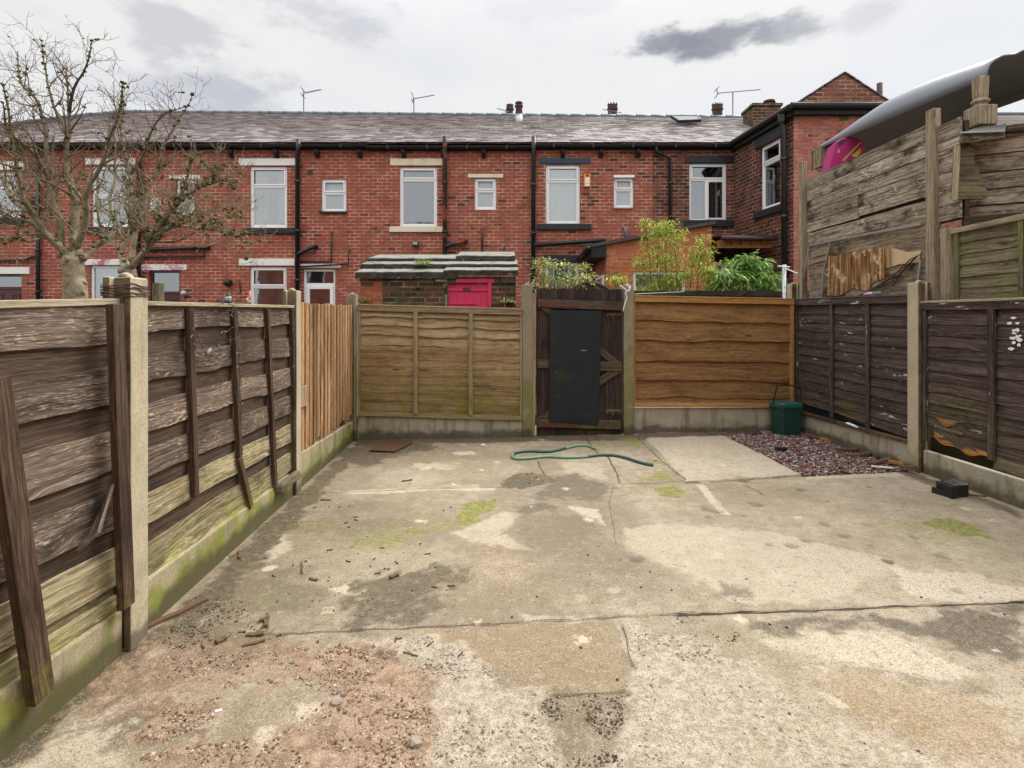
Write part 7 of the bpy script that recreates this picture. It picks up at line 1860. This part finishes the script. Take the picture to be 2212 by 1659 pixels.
# string lights hanging on the second left panel
t = thing('string_lights', FRP2.p(.6, .8, .05), 'thin dark string of unlit fairy lights tangled on the second left panel', 'fairy lights')
def P2(px, py, off=.06):
    r = V(((px - CX) / F, 1, (HY - py) / F)); A = FRP2.A + FRP2.n * off; B = FRP2.B + FRP2.n * off
    den = r.x * (B.y - A.y) - r.y * (B.x - A.x); k = (A.x * (B.y - A.y) - A.y * (B.x - A.x)) / den
    return V((r.x * k, r.y * k, CH + r.z * k))
def C6(*p): return q(0, 580.65, .35, p)
mb = MB(); bl = MB()
for pl in (((1450, 230), (1420, 290), (1365, 300), (1350, 360), (1375, 420), (1420, 440), (1465, 420), (1445, 360), (1390, 400), (1360, 470), (1330, 460), (1360, 510), (1330, 545), (1280, 520), (1230, 450), (1200, 370), (1185, 400), (1210, 450), (1205, 490)),
           ((1450, 240), (1470, 340), (1465, 430), (1455, 480), (1480, 540), (1470, 600), (1490, 700), (1470, 780), (1490, 860), (1480, 930)),
           ((1800, 300), (1805, 400), (1795, 480), (1810, 560), (1800, 640), (1805, 720)), ((1380, 215), (1350, 205), (1370, 190), (1400, 210), (1450, 235))):
    w = smooth_path([P2(*p) for p in C6(*pl)], 5); fx = MB(); fx.tube(w, .0017, 5); fx.build('flex', M['cable'], t, smooth=True)
    for k in range(4, len(w), 7):
        d = V((rnd(-.2, .2), rnd(-1, 1), rnd(-.6, .6))).normalized(); bl.tube([w[k], w[k] + d * .022], [.0026, .002], 5)
bl.build('bulbs', M['greypipe'], t, smooth=True)
bc = P2(*C6((1287, 510))[0]); mb = MB(); mb.tube([bc + V((0, .02, .012)), bc, bc + V((0, -.02, -.018))], [.008, .012, .01], 8); mb.build('plug', M['greypipe'], t, smooth=True)
# cord on the gate's right post and washing line
t = thing('knotted_string', (1.35, 6.2, 1.7), 'white cord knotted round the post right of the dark gate', 'cord')
mb = MB(); pts = [gp(x, y, .10) for x, y in ((1055, 70), (1095, 110), (1075, 130), (1052, 150), (1062, 200), (1048, 240), (1035, 290), (1030, 320))]
mb.tube(smooth_path(pts, 5), .006, 6); mb.tube(smooth_path([gp(x, y, .10) for x, y in ((1000, 82), (1050, 120), (1085, 135), (1090, 90))], 5), .0065, 6); mb.tube([gp(1088, 90, .1), gp(1094, 125, .1)], .011, 7); mb.build('cord', M['whitecord'], t, smooth=True)
mb = MB(); mb.tube(smooth_path([P(1238, 629, 8.1), P(1300, 633, 8.0), P(1345, 632, 6.4)], 6), .004, 5); mb.tube([P(1345, 632, 6.4), P(1372, 635, 6.4), P(1480, 630, 8.3)], .0035, 5); tag(mb.build('washing_line', M['whitecord'], None), 'thin white washing line stretched behind the dark gate', 'washing line')
t = thing('line_post', P(1691, 640, 8.25), 'slim white metal line post beside the right plank screen', 'pole')
mb = MB(); mb.tube([V((P(1691, 640, 8.25).x, 8.25, .1)), P(1694, 572, 8.25)], .03, 10); mb.build('pole', M['steel'], t, smooth=True)
mb = MB(); mb.tube([P(1680, 575, 8.2), P(1705, 577, 8.2)], .012, 6); mb.tube([P(1698, 580, 8.2), P(1718, 589, 7.6), P(1724, 590, 7.2)], .008, 6); mb.build('hook', M['whitecord'], t)
# ------------------------------------------------------------------ neighbour's garden at left: low fence, stake, lamp
fr = Fr((-6.2, 5.9), (-3.3, 5.55), .0, .0, 1.42, 1.36)
t = thing('low_fence', (-4.8, 5.8, 0), 'low green mossy board fence beyond the left panel', 'fence')
mb = MB()
for k in range(9): plank(mb, fr, 0, 1, wavy(k / 9 + .004, .004, 3, k + 701), wavy((k + .95) / 9, .004, 3, k + 721), .0, .0, .018, 12)
mb.build('slats', M['w_mossy'], t); mb = MB(); blk(mb, fr, 0, 1, .99, 1.02, -.04, .05); blk(mb, fr, .3, .325, .0, .98, .002, .03); blk(mb, fr, .7, .725, .0, .98, .002, .03); mb.build('rail', M['w_mossy'], t)
tt_ = P(342, 612, 4.6); mb = MB(); mb.tube([V((tt_.x, 4.6, 0)), tt_], .045, 8); tag(mb.build('stake', M['w_mossy'], None), 'mossy round stake poking up behind the second left panel', 'stake')
base_ = FRP2.p(.46, 1.008, 0); t = thing('solar_lamp', base_, 'small black cap lamp sitting on top of the second left panel', 'lamp')
mb = MB(); mb.lathe(base_, [(.022, 0), (.024, .012), (.017, .018), (.016, .045), (.012, .05), (.012, .06)], 12); mb.build('body', M['blackpvc'], t, smooth=True)
mb = MB(); mb.lathe(base_ + V((0, 0, .02)), [(.0165, 0), (.0175, .004), (.0175, .016), (.0165, .02)], 12); mb.build('window_ring', M['steel'], t, smooth=True)
p0 = FRP2.p(.64, 1.008, -.02); t = thing('fence_clip', p0, 'grey clip with an orange handle on top of the second left panel', 'clip')
mb = MB(); mb.tube([p0 + V((0, .03, .01)), p0 + V((0, 0, .02)), p0 + V((.02, -.05, .012)), p0 + V((.03, -.09, .03))], .007, 6); mb.build('clip_body', M['steel'], t, smooth=True)
mb = MB(); mb.tube([p0 + V((0, 0, .015)), p0 + V((-.01, .03, .085))], [.005, .007], 6); mb.build('handle', M['orangeplastic'], t, smooth=True)
# ================================================================== BARE TREES
def TC(*p): return q(0, 166, .3, p)                 # measured in the tree crop
def limb_path(pl, D0, D1, wob=.05):
    pts = TC(*pl); n = len(pts); o = [P(x, y, lerp(D0, D1, i / (n - 1))) for i, (x, y) in enumerate(pts)]
    return smooth_path(o, 5)
def twigs(mb, mo, path, r0, r1, level, dens, Lmul=1.0):
    L = sum((b - a).length for a, b in zip(path, path[1:])); n = max(2, int(L * dens))
    for k in range(n):
        f_ = lerp(.16, 1.0, (k + random.random()) / n); i = min(len(path) - 2, int(f_ * (len(path) - 1)))
        p, d = path[i], (path[i + 1] - path[i]).normalized()
        side = V((rnd(-1, 1), rnd(-1, 1), rnd(-.5, .9)))
        side = (side - d * side.dot(d)).normalized()
        dd = (d * rnd(.25, .95) + side * rnd(.6, 1.1) + V((0, 0, .12))).normalized()
        ln = Lmul * rnd(.45, 1.0) * (1.05 - .45 * f_) * (.95 if level == 1 else .52 if level == 2 else .24)
        rr0 = max(.0022, lerp(r0, r1, f_) * (.5 if level == 1 else .55))
        rr0 = min(rr0, .014 if level == 1 else .0058 if level == 2 else .0030)
        m = 6 if level < 3 else 4; pts = [V(p)]; c = V(p)
        for j in range(m):
            dd = (dd + V((rnd(-.34, .34), rnd(-.34, .34), rnd(-.26, .34)))).normalized(); c = c + dd * ln / m; pts.append(V(c))
        re = max(.0013, rr0 * .3)
        mb.tube(pts, [lerp(rr0, re, j / m) for j in range(m + 1)], 6 if level == 1 else 4 if level == 2 else 3, False)
        if level < 3: twigs(mb, mo, pts, rr0, re, level + 1, 11 if level == 1 else 9, Lmul)
        if random.random() < (.6 if level == 1 else .3 if level == 2 else .04) * (1 if p.z < 3.2 else .3):
            cpt = pts[random.randint(0, 2)]
            for _ in range(random.randint(1, 3)): mo.blob(cpt + V((rnd(-.02, .02), rnd(-.02, .02), rnd(-.012, .02))), rnd(.008, .022) * (1 if level < 3 else .6), (1, 1, .75), .4)
def tree(base, trunk, limbs, label, D, seed):
    random.seed(seed)
    t = thing('bare_tree', base, label, 'tree')
    mb = MB()
    pts = smooth_path(trunk[0], 6); rs = trunk[1]; n = len(pts)
    mb.tube(pts, [lerp(rs[min(len(rs) - 1, int(i / (n - 1) * (len(rs) - 1)))], rs[min(len(rs) - 1, int(i / (n - 1) * (len(rs) - 1)) + 1)], (i / (n - 1) * (len(rs) - 1)) % 1) * (1 + .07 * mnoise.noise((i * .7, seed, 0))) for i in range(n)], 16)
    for _ in range(9):
        i = random.randint(2, n - 2); a = rnd(0, 6.28); rr_ = rs[0] * .80
        mb.blob(pts[i] + V((math.cos(a) * rr_, math.sin(a) * rr_, 0)), rs[0] * rnd(.16, .3), (1, 1, 1.3), .35)
    mb.build('trunk', M['bark'], t, smooth=True)
    cr, mo = MB(), MB()
    for pl, D0, D1, r0, r1, dens, lm in limbs:
        path = limb_path(pl, D0, D1)
        path = [p + V((mnoise.noise((p.x * 3, p.z * 3, seed)), mnoise.noise((p.z * 2, 5, seed)) * 2, mnoise.noise((p.x * 3, 9, p.z))) ) * .035 for p in path]
        m = len(path)
        cr.tube(path, [lerp(r0, r1, (i / (m - 1)) ** .8) for i in range(m)], 8)
        for i in range(1, m):
            for _ in range(1 if random.random() < .8 else 2):
                mo.blob(path[i] + V((rnd(-1, 1), rnd(-1, 1), rnd(0, 1))).normalized() * lerp(r0, r1, i / m) * .8, rnd(.010, .028), (1, 1, .7), .4)
        twigs(cr, mo, path, r0, r1, 1, dens * 1.15, lm)
    cr.build('crown', M['bark'], t, smooth=True); tag(mo.build('moss', M['moss'], t), kind='stuff')
    return t
D = 6.2
tree(P(163, 680, D) * 1, ([V((P(163, 700, D).x - .02, D, -.05)), P(163, 655, D), P(160, 600, D), P(156, 565, D), P(156, 545, D)], [.135, .118, .104, .108, .075]),
     [(((520, 1310), (430, 1225), (330, 1130), (230, 980), (180, 850), (120, 600), (60, 300), (20, 60)), D, D - .7, .050, .006, 6.5, .95),
      (((560, 1300), (530, 1100), (570, 900), (500, 700), (480, 450), (500, 250), (470, -60)), D, D + .5, .064, .006, 6, .85),
      (((545, 1250), (600, 1040), (640, 850), (740, 600), (800, 400), (860, 200), (890, 40)), D, D - .5, .04, .005, 6.5, .8),
      (((590, 1315), (690, 1215), (800, 1110), (810, 900), (830, 600), (790, 300)), D, D + .7, .038, .006, 6.5, .85),
      (((440, 1240), (420, 1000), (350, 750), (330, 450), (280, 200), (150, 50), (120, -180)), D, D + .6, .042, .006, 6, .9),
      (((330, 1130), (200, 1040), (60, 1010), (-80, 900)), D, D - .4, .04, .008, 6, .9),
      (((230, 980), (100, 870), (-20, 640), (-60, 420)), D - .2, D + .4, .035, .006, 7, .9),
      (((350, 750), (240, 560), (60, 400), (0, 200)), D + .2, D - .4, .03, .006, 7, .9),
      (((480, 450), (380, 180), (330, -60), (300, -260)), D + .2, D + .5, .022, .004, 6, .8),
      (((500, 250), (540, 60), (640, -120), (660, -260)), D + .2, D - .3, .02, .004, 6, .7),
      (((330, 1150), (200, 1180), (60, 1160), (-60, 1210)), D, D - .6, .02, .005, 6, .8)],
     'large bare mossy tree with a thick pale trunk behind the left fence', D, 5)
D2 = 5.6
tree(P(281, 680, D2) * 1, ([V((P(281, 700, D2).x, D2, -.05)), P(280, 640, D2), P(279, 600, D2), P(278, 582, D2)], [.10, .085, .075, .065]),
     [(((915, 1400), (880, 1250), (930, 1100), (930, 900), (940, 700), (880, 420), (870, 140)), D2, D2 + .5, .036, .005, 8, .78),
      (((945, 1380), (1050, 1230), (1130, 1120), (1250, 960), (1330, 800), (1380, 620), (1430, 560)), D2, D2 - .4, .036, .005, 8, .72),
      (((1130, 1130), (1300, 1080), (1500, 1090), (1650, 1130), (1800, 1200)), D2, D2 - .5, .022, .003, 20, .66),
      (((970, 1350), (1100, 1180), (1250, 1050), (1420, 1000), (1650, 1000), (1760, 1010)), D2, D2 + .5, .024, .003, 19, .66),
      (((950, 1330), (960, 1150), (1000, 980), (1120, 700), (1200, 500), (1280, 330), (1370, 120)), D2, D2 + .3, .034, .004, 8, .7),
      (((960, 1340), (1080, 1200), (1200, 1010), (1400, 820), (1560, 760), (1680, 760)), D2, D2 - .6, .022, .003, 19, .66),
      (((940, 700), (1060, 520), (1160, 300), (1340, 220)), D2 + .2, D2 - .2, .02, .003, 9, .6)],
     'smaller bare spreading tree rising just behind the wire-wound post', D2, 8)
# ================================================================== PLANTS BEHIND THE FENCE
def leafy(name, label, D, stems, nleaf, L, w, mat, spread, droop, seed, zb=.12):
    """stems: list of picture polylines; leaves come off side shoots along them"""
    random.seed(seed); st = MB(); lf = MB()
    base = P(*stems[0][0], D); base.z = zb
    t = thing(name, base, label, 'plant')
    for pl in stems:
        dd = D + rnd(-.25, .25); w_ = [P(x, y, dd + rnd(-.1, .1)) for x, y in pl]
        w_[0].z = min(w_[0].z, zb + .2)
        path = smooth_path(w_, 5); m = len(path)
        st.tube(path, [lerp(.012, .004, i / (m - 1)) for i in range(m)], 5)
        for _ in range(nleaf // len(stems)):
            f_ = random.random() ** .8; i = min(m - 2, int(lerp(.25, 1, f_) * (m - 1))); p = path[i]
            a = rnd(0, 6.283); o = V((math.cos(a), math.sin(a), rnd(-.3, .7))) * spread * rnd(.1, 1) * (1.15 - .6 * i / m)
            q0 = p + o
            if random.random() < .12: st.tube([p, lerp(p, q0, .5) + V((0, 0, .02)), q0], .0028, 3, False)
            for _k in range(random.randint(1, 3)):
                a2 = a + rnd(-1.2, 1.2); e = rnd(-.7, .7)
                blade(lf, q0 + V((rnd(-.03, .03), rnd(-.03, .03), rnd(-.03, .03))), (math.cos(a2) * math.cos(e), math.sin(a2) * math.cos(e), math.sin(e)), L * rnd(.35, 1.25), w * rnd(.55, 1.25), droop)
    st.build('stems', M['stem'], t, smooth=True); lf.build('leaves', M[mat], t)
    return t
leafy('bamboo', 'tall yellow green bamboo in front of the orange brick extension', 9.2,
      [((1410, 660), (1405, 590), (1398, 520), (1390, 462)), ((1440, 660), (1438, 580), (1440, 500), (1446, 478)), ((1425, 660), (1420, 570), (1425, 505), (1418, 480)), ((1470, 660), (1462, 590), (1458, 530), (1475, 495)), ((1400, 660), (1392, 600), (1388, 560)), ((1455, 660), (1450, 600), (1444, 550)), ((1425, 660), (1424, 610), (1436, 540))], 1250, .095, .021, 'leaf_bamboo', .24, .8, 61)
leafy('bamboo', 'shorter leafy bamboo clump between the tall bamboo and the bright bush', 9.1,
      [((1490, 660), (1492, 600), (1510, 545), (1519, 510)), ((1505, 660), (1508, 590), (1525, 540)), ((1470, 660), (1468, 620), (1480, 590)), ((1520, 660), (1530, 610), (1520, 575)), ((1450, 660), (1445, 632), (1455, 605)), ((1540, 660), (1545, 620), (1535, 590)), ((1400, 665), (1398, 645), (1405, 628))], 1250, .10, .022, 'leaf_bamboo', .27, .9, 62)
leafy('bright_bush', 'bright green long-leaved bush under the corrugated porch roof', 9.0,
      [((1600, 665), (1595, 600), (1590, 560)), ((1615, 665), (1615, 600), (1612, 548)), ((1630, 665), (1635, 600), (1645, 565)), ((1585, 665), (1575, 620), (1560, 590)), ((1640, 665), (1655, 620), (1672, 605)), ((1610, 665), (1605, 620), (1600, 590)), ((1570, 665), (1560, 640), (1550, 615)), ((1600, 665), (1622, 610), (1630, 575)), ((1630, 665), (1645, 640), (1660, 625))], 1700, .17, .030, 'leaf_bush', .22, .8, 63)
leafy('pale_shrub', 'pale tangled shrub with yellow tips left of the dark gate top', 8.4,
      [((1190, 670), (1175, 620), (1165, 560)), ((1200, 670), (1205, 610), (1212, 565)), ((1220, 670), (1235, 610), (1262, 570)), ((1180, 670), (1165, 640), (1158, 610)), ((1230, 670), (1240, 630), (1250, 600)), ((1205, 670), (1200, 630), (1190, 600)), ((1215, 670), (1222, 630), (1228, 600)), ((1240, 670), (1258, 630), (1275, 590)), ((1170, 670), (1168, 600), (1172, 555))], 850, .085, .026, 'leaf_pale', .20, .6, 64)
leafy('bamboo_sprig', 'small yellow bamboo sprig over the right end of the dark gate', 7.4, [((1340, 640), (1335, 622), (1325, 608)), ((1345, 640), (1330, 618), (1312, 606)), ((1350, 640), (1345, 622), (1340, 612))], 120, .09, .018, 'leaf_bamboo', .07, .5, 65)
# bare whips from the pale shrub
random.seed(70); mb = MB()
for a, b, c in (((1230, 640), (1170, 618), (1120, 628)), ((1215, 650), (1160, 640), (1118, 628)), ((1200, 655), (1150, 652), (1115, 645)), ((1220, 640), (1180, 600), (1150, 605)), ((1240, 640), (1262, 610), (1280, 615))):
    mb.tube(smooth_path([P(*a, 8.4), P(*b, 8.3), P(*c, 8.2)], 5), .0055, 5)
tag(mb.build('bare_whips', M['twig'], None), 'pale bare whips arching left from the pale shrub', 'branches')
